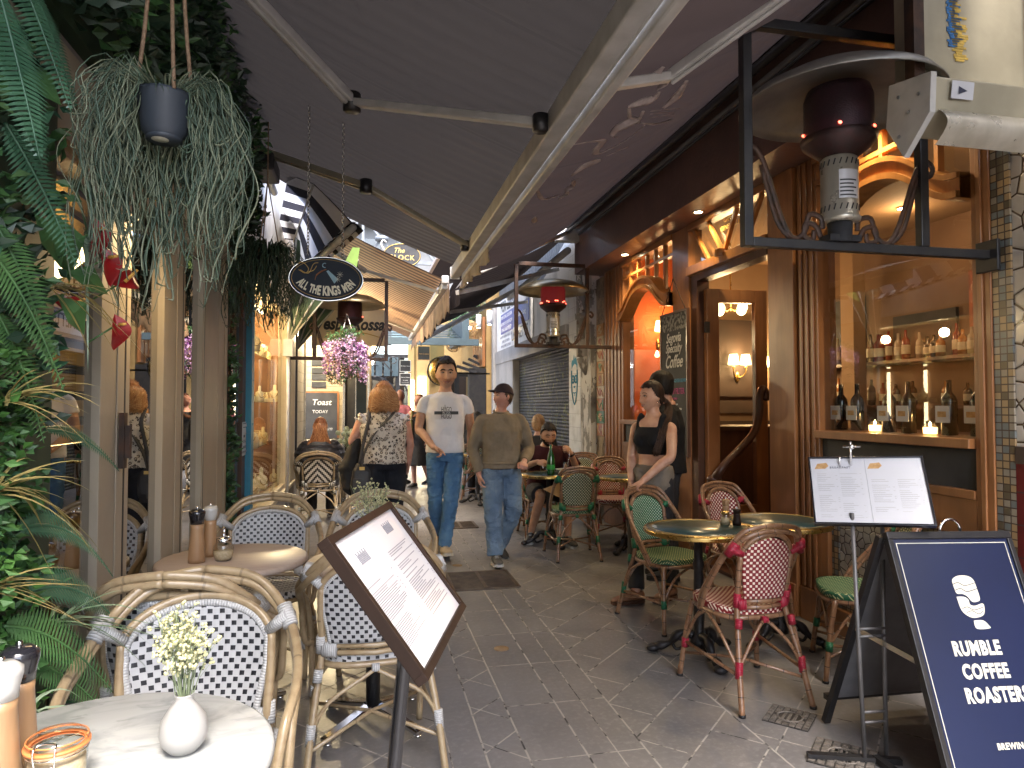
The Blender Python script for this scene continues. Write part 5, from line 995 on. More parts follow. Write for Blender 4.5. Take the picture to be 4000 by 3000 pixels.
def blade(a, p, d, L, w, droop, mat=0, n=6, up=V((0, 0, 1)), curl=0.):
    d = d.normalized(); s = d.cross(up); s = s.normalized() if s.length > 1e-3 else V((1, 0, 0)); pts = []
    for i in range(n + 1):
        t = i / n; q = p + d * L * t + V((0, 0, -droop * L * t * t)) + s * curl * L * math.sin(t * 5) * t; ww = w * (1 - t) ** .6 * min(1, .4 + t * 4); pts.append((q, ww))
    vs = []
    for q, ww in pts: vs += [q - s * ww / 2, q + V((0, 0, ww * .25)), q + s * ww / 2]
    a.add(vs, [(3 * i + j, 3 * i + j + 1, 3 * i + j + 4, 3 * i + j + 3) for i in range(n) for j in (0, 1)], mat, True)
def fern(a, p, d, L, w, droop, mat=0, n=34, nrm=V((0, 0, 1))):
    d = d.normalized(); s = d.cross(nrm).normalized(); prev = p; vs = []
    for i in range(1, n + 1):
        t = i / n; q = p + d * L * t + V((0, 0, -droop * L * t * t)); tl = (q - prev).normalized(); ww = w * math.sin(min(1, t * 1.6 + .12) * 1.57) * (1 - t) ** .55
        for k in (-1, 1):
            dd = (s * k + tl * .28 - nrm * .15).normalized(); m = q + dd * ww * .5; e = q + dd * ww; h = L / n * .5 * (1 - .3 * t)
            a.add([q - tl * h * .8, m - tl * h + nrm * .004, e, m + tl * h + nrm * .004, q + tl * h * .8], [(0, 1, 2, 3, 4)], mat)
        vs.append(q); prev = q
    a.tube([p] + vs, [.004 * (1 - i / (n + 2)) + .0012 for i in range(n + 1)], 5, mat)
gw = thing('green_wall', 'vertical artificial plant wall with ferns, grasses and red anthuriums at the left edge', 'plant wall')
r1 = random.Random(21)
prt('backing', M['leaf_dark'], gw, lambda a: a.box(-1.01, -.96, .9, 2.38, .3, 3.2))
fm = [M['leaf'], M['leaf_dark'], M['leaf_bright'], M['fern']]
a = MB()
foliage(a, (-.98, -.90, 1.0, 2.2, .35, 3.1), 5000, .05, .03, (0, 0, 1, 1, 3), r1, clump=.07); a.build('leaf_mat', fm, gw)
a = MB(); foliage(a, (-.95, -.88, 1.6, 2.14, .45, 1.62), 2300, .034, .022, (2, 2, 0), r1, clump=.045); a.build('bright_moss', fm, gw)
for p, d, L, w, dr, n_ in [((-.9, 2.0, 2.62), (.2, .08, -.55), .44, .085, .1, 0), ((-.9, 2.12, 2.6), (.12, .3, -.5), .34, .07, .1, 0), ((-.9, 2.02, 2.4), (.1, .12, -.55), .36, .09, .15, 0), ((-.85, 1.85, 2.42), (.15, .02, -.6), .42, .11, .1, 0), ((-.9, 1.96, 1.9), (.2, .1, -.4), .30, .11, .5, 0),
        ((-.88, 1.86, 1.83), (.25, .25, -.3), .28, .10, .8, 0), ((-.9, 1.98, 1.68), (.2, .2, -.5), .26, .09, .6, 0), ((-.9, 2.25, 1.38), (.2, .5, .0), .34, .05, .5, 0), ((-.9, 2.1, 1.12), (.3, .45, .15), .34, .09, .9, 0), ((-.88, 2.12, .95), (.3, .5, .1), .36, .11, .8, 0), ((-.88, 2.0, .9), (.3, .3, -.1), .32, .11, .7, 0), ((-.88, 2.1, .78), (.4, .3, -.2), .26, .09, .6, 0), ((-.88, 1.95, 2.15), (.2, .2, -.4), .35, .1, .3, 0)]:
    prt('fern_frond', M['fern'] if L > .33 else M['leaf'], gw, lambda a: fern(a, V(p) + V((0, -.06, 0)), V(d), L * .86, w, dr, nrm=V((.75, -.55, .35)).normalized()))
def tuft(name, c, m, n, L, w, dr, seed, dirv, par=gw, spread=.75):
    rr = random.Random(seed); prt(name, m, par, lambda a: [blade(a, V(c) + rv(rr) * .015, V(dirv) + rv(rr) * spread, L * rr.uniform(.6, 1.1), w, dr * rr.uniform(.5, 1.6)) for _ in range(n)])
tuft('spider_grass', (-.86, 2.25, 2.12), M['grass_pale'], 12, .26, .012, .35, 1, (.4, .8, -.05)); tuft('spider_grass', (-.85, 2.3, 1.98), M['grass_pale'], 9, .22, .014, .8, 2, (.3, .6, -.2)); tuft('spider_grass', (-.85, 2.1, 1.78), M['grass_gold'], 10, .26, .011, .5, 3, (.4, .7, 0))
tuft('golden_grass', (-.86, 1.9, 1.46), M['grass_gold'], 14, .24, .016, .5, 4, (.5, .5, .5)); tuft('golden_grass', (-.86, 1.85, 1.25), M['grass_gold'], 14, .24, .016, .6, 5, (.4, .6, .2)); tuft('golden_grass', (-.86, 1.85, 1.02), M['grass_gold'], 9, .26, .012, .25, 6, (.5, .8, .05))
tuft('spider_grass', (-.83, 2.1, .86), M['grass_pale'], 14, .3, .014, .5, 7, (.5, .7, .1)); tuft('spider_grass', (-.8, 1.9, .7), M['grass_pale'], 10, .26, .014, .7, 8, (.6, .4, -.2))
for p, d, L, W in [((-.86, 2.2, 1.84), (.5, .7, -.25), .15, .1), ((-.86, 2.15, 1.76), (.3, .5, -.6), .14, .1), ((-.9, 2.18, 2.02), (.2, .3, -.9), .22, .12), ((-.9, 1.98, 2.32), (.5, .2, -.3), .12, .11), ((-.9, 2.1, 1.98), (.3, .4, -.8), .16, .1)]:
    prt('broad_leaf', M['leaf'], gw, lambda a: leaf(a, V(p), V(d), V((.7, -.6, .4)), L, W, 0, .12, .08))
for p, d in [((-.80, 2.26, 1.98), (.1, .2, -.9)), ((-.78, 2.28, 1.90), (.2, .1, -.5)), ((-.76, 2.36, 1.84), (.4, .5, .25)), ((-.86, 2.22, 1.74), (.3, .3, -.1)), ((-.76, 2.32, 1.70), (.1, .2, -.8))]:
    d = V(d).normalized(); n_ = V((.7, -.65, .2)); s_ = d.cross(n_).normalized(); n_ = s_.cross(d)
    def spathe(u, v): w = math.sin(v * 3.14159) ** .75 * (1.25 - .75 * v) * .036; x = 2 * u - 1; return V(p) + d * (v * .082 - .028 * abs(x) * (1 - v) ** 3 * 1.2) + s_ * x * w + n_ * (.35 * w * x * x + .012 * math.sin(v * 5) - .03 * v * v)
    q = prt('anthurium', M['anth'], gw, lambda a: a.sheet(spathe, 8, 12))
    prt('spadix', M['spadix'], q, lambda a: a.tube([V(p) + V((.012, -.012, 0)), V(p) + V((.03, -.03, .03)) + d * .03], [.006, .004], 6)); prt('stem', M['leaf'], q, lambda a: a.tube([V(p), V(p) + V((-.07, -.03, -.06))], .003, 5))
# dark hedge on the wall above the doors, and creeper down the corner
hgd = thing('dark_hedge', 'dark shaded artificial hedge along the wall above the folding doors', 'hedge'); r2 = random.Random(5)
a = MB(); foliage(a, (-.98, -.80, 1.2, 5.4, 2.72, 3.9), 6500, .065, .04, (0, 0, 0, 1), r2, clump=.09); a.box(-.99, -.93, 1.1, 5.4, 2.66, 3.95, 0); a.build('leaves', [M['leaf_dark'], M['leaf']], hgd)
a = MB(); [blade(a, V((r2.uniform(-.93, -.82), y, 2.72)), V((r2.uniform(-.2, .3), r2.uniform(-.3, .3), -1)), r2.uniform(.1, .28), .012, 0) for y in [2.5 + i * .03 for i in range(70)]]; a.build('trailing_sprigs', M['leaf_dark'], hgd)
cr = thing('leafy_creeper', 'narrow leafy creeper column between the cream doors and the jewellery window', 'creeper'); a = MB()
foliage(a, (-1.0, -.95, 5.18, 5.28, .05, 2.9), 1700, .05, .03, (0, 1, 2), r2, clump=.05, spread=1.1); foliage(a, (-1.0, -.85, 5.2, 5.5, 2.35, 3.3), 1100, .055, .035, (0,), r2, clump=.08, spread=1.1); a.build('leaves', [M['leaf_dark'], M['leaf'], M['leaf']], cr)
a = MB(); a.tube(spline([(-.97, 5.24, 0), (-.96, 5.26, .8), (-.98, 5.22, 1.7), (-.96, 5.26, 3.0)], 6), .012, 6); a.build('stem', M['wood_dark'], cr)
# hanging pot with long string cactus
hp = thing('hanging_pot', 'slate grey pot hanging on jute ropes with long trailing string cactus', 'hanging plant', (-.60, 2.2, 2.33))
prt('pot', M['pot'], hp, lambda a: (a.lathe([(.048, -.075), (.062, -.06), (.078, .045), (.080, .055), (.073, .055), (.06, .0), (0, 0)], (0, 0, 0), 28), a.lathe([(0, -.084), (.05, -.084), (.05, -.075)], (0, 0, 0), 24)), solid=0)
prt('sticker', M['bone'], hp, lambda a: a.lathe([(0, -.0855), (.024, -.0855), (.024, -.0845), (0, -.0845)], (-.008, -.012, 0), 16)); prt('soil', M['leaf_dark'], hp, lambda a: a.lathe([(0, .03), (.072, .03), (0, .045)], (0, 0, 0), 16))
prt('rope', M['rope'], hp, lambda a: [a.tube(spline([(.078 * math.cos(q), .078 * math.sin(q), .05), (.05 * math.cos(q), .05 * math.sin(q), .35), (.0, .0, 1.25)], 4), .006, 6) for q in (-2.6, -1.0, .3)])
r3 = random.Random(9)
def strand(a, q, L, m=0, th=.0042, spread=.12):
    r0 = r3.uniform(.02, .07); o = V((math.cos(q) * r0, math.sin(q) * r0, .05)); out = V((math.cos(q), math.sin(q), 0)); R0 = r3.uniform(.05, .09 + spread); w1, w2 = r3.uniform(0, 6), r3.uniform(.006, .02)
    lift = r3.uniform(.02, .08); pts = [o, o + out * R0 * .5 + V((0, 0, lift))]; n = max(5, int(L / .035)); c = o + out * R0 * .5
    for i in range(1, n + 1):
        t = i / n; p = o + out * (R0 * (.6 + .5 * math.sin(min(1, t * 1.5) * 1.57) - .25 * t)) + V((0, 0, lift * (1 - t) * .6 - L * t)); p += V((math.sin(t * 9 + w1), math.cos(t * 7 + w1), 0)) * w2; pts.append(p)
    tip = pts[-1] + V((r3.uniform(-.03, .03), r3.uniform(-.03, .03), r3.uniform(-.01, .03))); pts.append(tip)
    a.tube(spline(pts, 2), [th] * (2 * len(pts) - 3) + [th * .7, th * .3], 4, m, flat=.5)
a = MB()
for i in range(820):
    q = r3.uniform(0, 6.283)
    if math.cos(q + 1.31) > .62: continue       # the side towards the open lane shows the pot itself
    L = r3.uniform(.16, .66) * (.55 + .45 * r3.random()); strand(a, q, L, r3.randrange(2), r3.uniform(.0018, .0036))
for i in range(70):
    q = r3.uniform(0, 6.283); blade(a, V((0, 0, .05)) + V((math.cos(q), math.sin(q), 0)) * .04, V((math.cos(q), math.sin(q), r3.uniform(.2, 1.4))), r3.uniform(.08, .2), .006, r3.uniform(.2, 1.1), r3.randrange(2), curl=.08)
a.build('trailing_stems', [M['rhips'], M['leafgrey'] if 'leafgrey' in M else M.setdefault('leafgrey', leafm('grey_green', (.11, .17, .115), (.07, .11, .075)))], hp)
# small dark basket further on
hb_ = thing('hanging_basket', 'small dark hanging basket of wiry trailing plant in front of the striped awning', 'hanging plant', (-.66, 4.8, 2.42))
prt('basket', M['sack'], hb_, lambda a: a.lathe([(0, -.08), (.07, -.06), (.1, .02), (0, .02)], (0, 0, 0), 16)); prt('cord', M['rope'], hb_, lambda a: [a.tube([(.09 * math.cos(q), .09 * math.sin(q), .02), (0, 0, .55), (0, 0, .95)], .004, 5) for q in (0, 2.1, 4.2)])
a = MB()
for i in range(240):
    q = r3.uniform(0, 6.283); strand(a, q, r3.uniform(.15, .52), 0, .0034, .17)
for i in range(150):
    q = r3.uniform(0, 6.283); blade(a, V((0, 0, .02)), V((math.cos(q), math.sin(q), r3.uniform(.1, 1.3))), r3.uniform(.1, .26), .007, r3.uniform(.1, .9), 0, n=4)
for i in range(500):
    q = r3.uniform(0, 6.283); rr = r3.uniform(.05, .17); leaf(a, V((math.cos(q) * rr, math.sin(q) * rr, r3.uniform(-.36, .05))), rv(r3) + V((0, 0, -.5)), rv(r3), .03, .01, 0)
a.build('trailing_stems', [M['leaf_dark']], hb_)
# wisteria
ws = thing('wisteria_basket', 'hanging basket of artificial mauve and violet wisteria under the left heater', 'hanging plant', (-.225, 8.0, 2.2))
prt('basket', M['sack'], ws, lambda a: a.lathe([(0, -.2), (.08, -.18), (.13, -.05), (0, -.05)], (0, 0, 0), 14)); prt('chain', M['steel'], ws, lambda a: [a.tube([(.12 * math.cos(q), .12 * math.sin(q), -.05), (0, 0, .3)], .004, 5) for q in (0, 2.1, 4.2)])
r4 = random.Random(2)
for i in range(34):
    q = i * 2.4; rr = .05 + .21 * math.sqrt(((i * 7) % 34) / 34); top = V((math.cos(q) * rr, math.sin(q) * rr, .06 - rr * .45)); L = r4.uniform(.28, .46); mm = 1 if i in (3, 9, 16, 21, 27) else 0
    a = MB()
    for k in range(64):
        t = k / 64; p = top + V((0, 0, -L * t)) + rv(r4) * (.042 * (1 - t * .6)); leaf(a, p, rv(r4) + V((0, 0, -.35)), rv(r4), .03 * (1.1 - t * .4), .026, 0, .3)
    a.build('raceme', M['violet'] if mm else M['mauve'], ws)
a = MB(); foliage(a, (-.2, .2, -.2, .2, -.46, -.2), 900, .035, .02, (0, 1, 2), r4, out=V((0, 0, -.6)), clump=.06, spread=1.2); foliage(a, (-.15, .15, -.15, .15, .0, .13), 160, .05, .025, (1,), r4, out=V((0, 0, .5)), clump=.06, spread=1.2)
a.build('leaves', [M['leaf_dark'], M['leaf'], simple('russet_leaf', (.32, .15, .06), (.2, .1, .05), .7)], ws)
gl = thing('green_garland', 'leafy green garland over the far right shopfront above the rattan lamps', 'garland'); a = MB()
for i in range(7): foliage(a, (2.1, 2.6, 15.3 + .4 * i, 15.8 + .4 * i, 3.45, 3.85), 420, .06, .03, (0, 1), r4, out=V((-.3, -.5, -.4)), clump=.1, spread=1.1)
a.build('leaves', [M['leaf_dark'], M['leaf']], gl); prt('batten', M['wood_dark'], gl, lambda a: a.beam((2.3, 15.2, 3.6), (2.3, 18.6, 3.6), .04, .04))
# ------------------------------------------------------------------ cane bistro chairs (face +y)
def make_chair(name, label, cat, grp, wm, wseat, cane_m, bind, arm_style, cell, hw=.125, top=.86, whitesp=False):
    g = thing(name, label, cat, group=grp)
    HW = .30 if arm_style else .215; z0, z1 = .51, top - .05; yb = -.20; lean = .16
    def B(x, z):  # point on the back plane: leans backwards, hollowed a little
        return V((x, yb - (z - .45) * lean + .05 * (x / hw) ** 2 * (.9 if arm_style else .5), z))
    hwz = lambda t: hw * (.86 + .14 * min(1, t * 1.6))
    def panel(u, v):
        s = -1 + 2 * u; zt = z1 - .0 - (z1 - z0) * .36 * (1 - math.sqrt(max(0, 1 - s * s * .985))); z = z0 + (zt - z0) * v; return B(s * hwz(v), z)
    a = MB(); a.sheet(panel, 24, 16, uv=lambda u, v: (u * 2 * hw / cell, ((z1 - (z1 - z0) * .36 * (1 - math.sqrt(max(0, 1 - (2 * u - 1) ** 2 * .985))) - z0) * v) / cell)); a.build('backrest', wm, g, solid=.010)
    # seat: a rounded, slightly dished square
    sw, sd = .205 if not arm_style else .225, .20
    def seat(u, v):
        q = 2 * math.pi * u; e = 3.2; c, s = math.cos(q), math.sin(q); r = (abs(c) ** e + abs(s) ** e) ** (-1 / e); rr = min(1, v * 1.25); zz = .462 - .012 * (1 - rr ** 2) if v < .8 else .462 - (v - .8) / .2 * .035
        k = 1 - .04 * max(0, (v - .8)) ; return V((c * r * sw * rr * k * (1.0 + .05 * s * r), s * r * sd * rr * k + .02, zz))
    a = MB()
    def suv(u, v): p = seat(u, v); return (p.x / cell + 40, (p.y + (.44 - p.z if v > .8 else 0)) / cell + 40)
    a.sheet(seat, 40, 12, uv=suv); a.build('seat', wseat, g)
    prt('seat_frame', cane_m, g, lambda a: (a.tube([V((math.cos(q) * ((abs(math.cos(q)) ** 3.2 + abs(math.sin(q)) ** 3.2) ** (-1 / 3.2)) * sw * .98, math.sin(q) * ((abs(math.cos(q)) ** 3.2 + abs(math.sin(q)) ** 3.2) ** (-1 / 3.2)) * sd * .98 + .02, .412)) for q in [i * .2094 for i in range(30)]], .013, 8, closed=True)))
    # inner arch with the rear legs
    xb = hw + .012
    for s in (-1, 1):
        a = MB(); a.tube(spline([(s * (xb + .055), yb - .10 + .0, 0), (s * (xb + .03), yb - .04, .22), B(s * (xb - .004), .46), B(s * xb, .62), B(s * xb, z1 - (z1 - z0) * .30)], 5), .0145, 10); a.lathe([(0, 0), (.017, 0), (.017, .012), (0, .012)], (s * (xb + .055), yb - .10, 0), 10, 1); a.build('leg', [cane_m, M['cast']], g)
    prt('back_frame', cane_m, g, lambda a: (a.tube(spline([B(-xb, .60)] + [B(xb * math.cos(R(t)), z1 - (z1 - z0) * .33 + (z1 - z0) * .40 * math.sin(R(t))) for t in range(180, -1, -20)] + [B(xb, .60)], 3), .0135, 10), a.tube([B(-xb * .93, z0 - .012), B(0, z0 - .014), B(xb * .93, z0 - .012)], .012, 8), a.tube([B(-xb * .93, z0 - .042), B(0, z0 - .044), B(xb * .93, z0 - .042)], .012, 8)))
    if arm_style:
        prt('braided_edge', M['bind_white'] if not whitesp else M['w_chev'], g, lambda a: [a.tube(spline([panel(0, t / 6) + V((0, .004, 0)) for t in range(7)] + [panel(t / 12, 1) + V((0, .004, 0)) for t in range(1, 12)] + [panel(1, 1 - t / 6) + V((0, .004, 0)) for t in range(7)], 3), .011, 8)])
    for s in (-1, 1):
        for k in (0, 1):
            o = .026 * k
            if arm_style:
                pts = [(s * (.235 + o * .2), .20 + 0 * o, 0 if k == 0 else .40), (s * (.250 + o), .20 - o, .42), (s * (.272 + o * .7), .17 - o, .58), (s * (.300), .06 - o, .665 - o * .2), (s * (.292), -.08, .73 - o), (s * .245, -.21, .81 - o), (s * .15, -.275, top + .02 - o), (0, -.30, top + .045 - o)]
            else:
                pts = [(s * (sw - .005), .07 - o, .40), (s * (sw + .012), .01 - o, .50), (s * (HW), -.09 - o * .6, .62), (s * (HW - .012 - o * .3), -.18, .73 - o * .2), (s * (.155 - o * .5), -.255, top - .02 - o), (s * .07, -.275, top + .008 - o), (0, -.28, top + .014 - o)]
            prt('hoop', cane_m, g, lambda a: a.tube(spline(pts, 6), .0145 if arm_style else .0125, 10))
        if arm_style:
            pass
        else:
            a = MB(); a.tube(spline([(s * (sw + .03), .22, 0), (s * (sw + .005), .19, .25), (s * (sw - .02), .16, .42)], 4), .014, 10); a.lathe([(0, 0), (.017, 0), (.017, .012), (0, .012)], (s * (sw + .03), .22, 0), 10, 1); a.build('leg', [cane_m, M['cast']], g)
        prt('brace', cane_m, g, lambda a: (a.tube(spline([(s * (xb + .035), yb - .045, .19), (s * (xb - .03), yb - .035, .30), (s * .03, yb - .01, .385), (0, yb, .40)], 5), .0085, 8),
            a.tube(spline([(s * (sw + .012), .195, .2), (s * (sw * .6), .2, .34), (0, .205, .40)], 5), .0085, 8), a.tube(spline([(s * (sw + .01), .19, .2), (s * (sw + .0), .1, .34), (s * sw, 0, .405)], 5), .0085, 8), a.tube(spline([(s * (xb + .04), yb - .04, .2), (s * (sw + .0), yb + .06, .34), (s * sw, -.02, .405)], 5), .0085, 8)))
        prt('stretcher', cane_m, g, lambda a: (a.tube([(s * (sw + .01), .19, .19), (s * (xb + .04), yb - .05, .17)], .009, 8), a.tube([(s * (sw + .012), .2, .13), (-s * .0, .0, .15), (-s * (xb + .04), yb - .05, .13)], .008, 8)))
        # bindings at the joints
        BD = [((s * (xb + .038), yb - .05, .155), (s * (xb + .032), yb - .045, .23)), (B(s * xb, .47), B(s * xb, .535)), ((s * (sw + .012), .198, .16), (s * (sw + .008), .194, .21)), (B(s * xb * .96, z0 - .027), B(s * xb * .70, z0 - .027)), ((s * (xb + .012), yb - .01, .375), (s * (xb + .006), yb - .005, .42))]
        for j, (p, q) in enumerate(BD): prt('binding', bind, g, lambda a: a.tube([p, q], .0185 if j != 3 else .022, 10, flat=1 if j != 3 else 1.4))
        t1 = B(s * xb, z1 - (z1 - z0) * .25); t2 = V((s * .262, -.165, top - .085)) if arm_style else V((s * .188, -.222, top - .10))
        prt('binding', bind, g, lambda a: (a.tube([t1 + (t1 - t2) * .1, t2 + (t2 - t1).normalized() * .012], [.024, .030], 10, flat=.75), a.tube([t2 + V((s * .012, .02, -.028)), t2 + V((-s * .012, -.02, .028))], .0235, 10)))
    prt('binding', bind, g, lambda a: a.tube([(-.015, yb, .405), (.015, yb, .405)], .017, 8))
    return g
GL = 'white and black woven armchairs of the left café'; GR = 'red and green woven chairs of the right café'
wch = make_chair('woven_armchair', 'white and black woven cane armchair facing the marble table, nearest the camera', 'armchair', GL, M['w_white'], M['w_white'], M['cane_tan'], M['bind_white'], True, .0185, hw=.2, top=.875)
wch.location = (-.49, 2.08, 0); wch.rotation_euler = (0, 0, R(183))
L3 = dup(wch, (-.60, 2.62, 0), R(-3), 'white and black woven armchair seen from behind, back to back with the nearest one')
L2 = dup(wch, (.03, 3.0, 0), R(4), 'white and black woven armchair seen from behind, under the tilted menu frame')
L4 = dup(wch, (-.545, 4.0, 0), R(180), 'white and black woven armchair behind the laminate table with the pepper grinders')
L5 = dup(wch, (.095, 4.02, 0), R(182), 'white and black woven armchair behind the laminate table, mostly behind the menu frame')
cch = make_chair('chevron_chair', 'black and white chevron woven chair under the seated red haired woman', 'armchair', 'chevron woven chairs', M['w_chev'], M['w_chev'], M['cane_tan'], M['bind_black'], True, .019, hw=.17, top=.85, whitesp=True)
cch.location = (-.56, 8.78, 0); cch.rotation_euler = (0, 0, R(0))
dup(cch, (-.02, 9.3, 0), R(10), 'cane chair with chevron weave, half hidden behind the curly haired woman and her bag')
rch = make_chair('red_woven_chair', 'red and white woven cane chair seen from behind, nearest the camera on the right', 'chair', GR, M['w_red'], M['w_red'], M['cane_brown'], M['bind_red'], False, .0145)
rch.location = (1.90, 3.22, 0); rch.rotation_euler = (0, 0, R(2))
dup(rch, (2.62, 4.40, 0), R(190), 'red woven chair with cream squares behind the round tables, by the café door')
dup(rch, (2.62, 6.98, 0), R(172), 'red woven chair farthest away, beside the small table at the café window')
gch = make_chair('green_woven_chair', 'bright green and white woven chair with a woman holding its back', 'chair', GR, M['w_green'], M['w_greenseat'], M['cane_brown'], M['bind_green'], False, .0105, hw=.135)
gch.location = (2.0, 4.3, 0); gch.rotation_euler = (0, 0, R(197))
dgc = make_chair('green_woven_chair', 'dark green and cream woven chair seen from behind at the eating man\'s table', 'chair', GR, M['w_greend'], M['w_greenseat'], M['cane_brown'], M['bind_green'], False, .0135, hw=.14)
dgc.location = (1.96, 6.36, 0); dgc.rotation_euler = (0, 0, R(-4))
dup(dgc, (2.66, 3.28, 0), R(62), 'dark green woven chair partly hidden behind the menu stand and sandwich board')
dup(dgc, (1.62, 7.75, 0), R(172), 'green woven chair behind the man in the brown sweater')
dup(dgc, (2.46, 7.7, 0), R(150), 'dark green woven chair behind the eating man, at his left hand')
dup(dgc, (1.93, 7.42, 0), R(180), 'dark green woven chair the eating man sits on')

# ------------------------------------------------------------------ tables
def bistro(label, x, y, r=.31, rz=0):
    g = thing('bistro_table', label, 'table', (x, y, 0), rz, 'round brass rimmed tables of the right café')
    prt('table_top', M['greentop'], g, lambda a: a.lathe([(0, .715), (r - .012, .715), (r - .012, .741), (0, .741)], n=48)); prt('brass_rim', M['brass'], g, lambda a: a.lathe([(r - .012, .71), (r - .002, .712), (r + .004, .72), (r - .001, .725), (r + .004, .731), (r - .001, .738), (r - .01, .7425), (r - .013, .7425)], n=48))
    prt('rings', M['gold'], g, lambda a: [a.tube([(math.cos(t * .13) * q, math.sin(t * .13) * q, .7412) for t in range(48)], .0013, 4, closed=True) for q in (r - .03, r - .04)])
    prt('scroll_border', M['chalk'], g, lambda a: [a.tube(spline([(math.cos(q + t * .05) * (r - .06 + .014 * math.sin(t * 1.7)), math.sin(q + t * .05) * (r - .06 + .014 * math.sin(t * 1.7)), .7415) for t in range(9)], 4), .0016, 4) for q in (.5, 2.6, 4.6)])
    prt('pillar', M['cast'], g, lambda a: a.lathe([(0, .06), (.05, .06), (.05, .1), (.028, .14), (.034, .3), (.04, .32), (.03, .34), (.026, .5), (.034, .53), (.026, .56), (.024, .68), (.1, .705), (.1, .714), (0, .714)], n=16))
    for k in range(3):
        q = k * 2.094 + .5; c, s = math.cos(q), math.sin(q)
        prt('foot', M['cast'], g, lambda a: (a.tube(spline([(c * .03, s * .03, .12), (c * .1, s * .1, .13), (c * .17, s * .17, .06), (c * .25, s * .25, .03)], 5), [.022 + .006 * math.sin(i * 1.1) for i in range(16)], 8), a.ell((c * .26, s * .26, .024), (.045, .035, .024), 10, 6), a.tube(spline([(c * .06, s * .06, .06), (c * .13, s * .13, .03), (c * .15, s * .15, .08), (c * .1, s * .1, .09)], 4), .01, 6)))
    return g
bt = bistro('round green topped brass rimmed table with condiments, beside the bright green chair', 1.89, 3.66)
dup(bt, (2.49, 3.78, 0), .9, 'round brass rimmed table nearest the café window, right of the condiment table'); dup(bt, (1.86, 6.86, 0), .3, 'round brass rimmed table where the man eats, with a green bottle', scale=(.97, .97, 1)); dup(bt, (2.58, 6.42, 0), 1.2, 'small brass rimmed table by the far café window, left of the standing woman')
def cafe_table(label, x, y, r, m, z=.74, th=.034):
    g = thing('cafe_table', label, 'table', (x, y, 0), 0, 'round café tables on the left')
    prt('table_top', m, g, lambda a: a.lathe([(0, z - th), (r - .02, z - th), (r - .002, z - th + .006), (r, z - th / 2), (r - .003, z - .006), (r - .012, z), (0, z)], n=64)); prt('pillar', M['black'], g, lambda a: (a.tube([(0, 0, .06), (0, 0, z - th)], .032, 16), a.box(-.14, .14, -.02, .02, z - th - .02, z - th - .001), a.box(-.02, .02, -.14, .14, z - th - .02, z - th - .001)))
    for k in range(4):
        q = k * math.pi / 2 + .78; c, s = math.cos(q), math.sin(q)
        prt('foot', M['chrome'], g, lambda a: (a.beam((c * .03, s * .03, .075), (c * .29, s * .29, .022), .05, .022), a.lathe([(0, 0), (.02, 0), (.02, .012), (0, .012)], (c * .27, s * .27, 0), 10)), bevel=.006)
    return g
cafe_table('round white marble table in the bottom left foreground', -.535, 1.515, .352, M['marble']); cafe_table('round beige laminate table with wooden grinders and a sugar pourer', -.60, 3.40, .335, M['laminate']); cafe_table('round beige laminate table partly hidden by the tilted menu frame', .04, 3.24, .305, M['laminate'])
cafe_table('far café table with flowers in front of the seated red haired woman', -.3, 9.75, .3, M['marble'])
# ------------------------------------------------------------------ things on the tables
def grinder(label, x, y, z, cap, h=.235, r=.033, body='beech'):
    g = thing('pepper_grinder', label, 'grinder', (x, y, z), 0, 'wooden grinders'); prt('body', M[body], g, lambda a: a.lathe([(0, 0), (r, 0), (r, .02), (r * .88, h * .3), (r * .75, h * .62), (r * .78, h * .70), (0, h * .70)], n=24))
    prt('cap', M[cap], g, lambda a: a.lathe([(0, h * .702), (r * .8, h * .702), (r * .82, h * .78), (r * .98, h * .88), (r * .98, h * .93), (r * .6, h * .975), (0, h * .98)], n=24)); prt('knob', M['chrome'], g, lambda a: a.ell((0, 0, h * .995), (.007, .007, .008), 10, 6)); return g
M['caphw'] = simple('white_lacquer', (.52, .52, .5), None, .2, coat=.5)
grinder('wooden grinder with white cap at the left edge of the marble table', -.655, 1.44, .741, 'caphw', .24, .036); grinder('wooden grinder with black cap at the left edge of the marble table', -.665, 1.53, .741, 'blackgloss', .24, .036)
grinder('wooden grinder with black cap on the beige laminate table', -.745, 3.33, .741, 'blackgloss', .245, .036); grinder('wooden grinder with white cap on the beige laminate table', -.715, 3.46, .741, 'caphw', .24, .034)
g = thing('sugar_pourer', 'glass sugar pourer with chrome spout beside the wooden grinders', 'sugar pourer', (-.635, 3.35, .741))
prt('jar', M['glassjar'], g, lambda a: a.lathe([(.0, .001), (.036, .002), (.042, .02), (.046, .05), (.042, .07), (.030, .085)], n=20)); prt('sugar', M['sugar'], g, lambda a: a.lathe([(0, .003), (.033, .004), (.040, .02), (.043, .042), (0, .044)], n=18)); prt('lid', M['chrome'], g, lambda a: (a.lathe([(.032, .083), (.034, .1), (.02, .108), (0, .11)], n=18), a.tube([(0, 0, .105), (.004, 0, .15)], [.009, .006], 8)))
g = thing('clip_jar', 'glass clip jar of sugar with orange rubber seal on the marble table', 'jar', (-.565, 1.455, .741))
prt('glass', M['glassjar'], g, lambda a: a.lathe([(0, .001), (.046, .002), (.05, .01), (.05, .058), (.046, .068)], n=28)); prt('sugar', M['sugar'], g, lambda a: a.lathe([(0, .004), (.044, .005), (.047, .012), (.047, .045), (0, .048)], n=24))
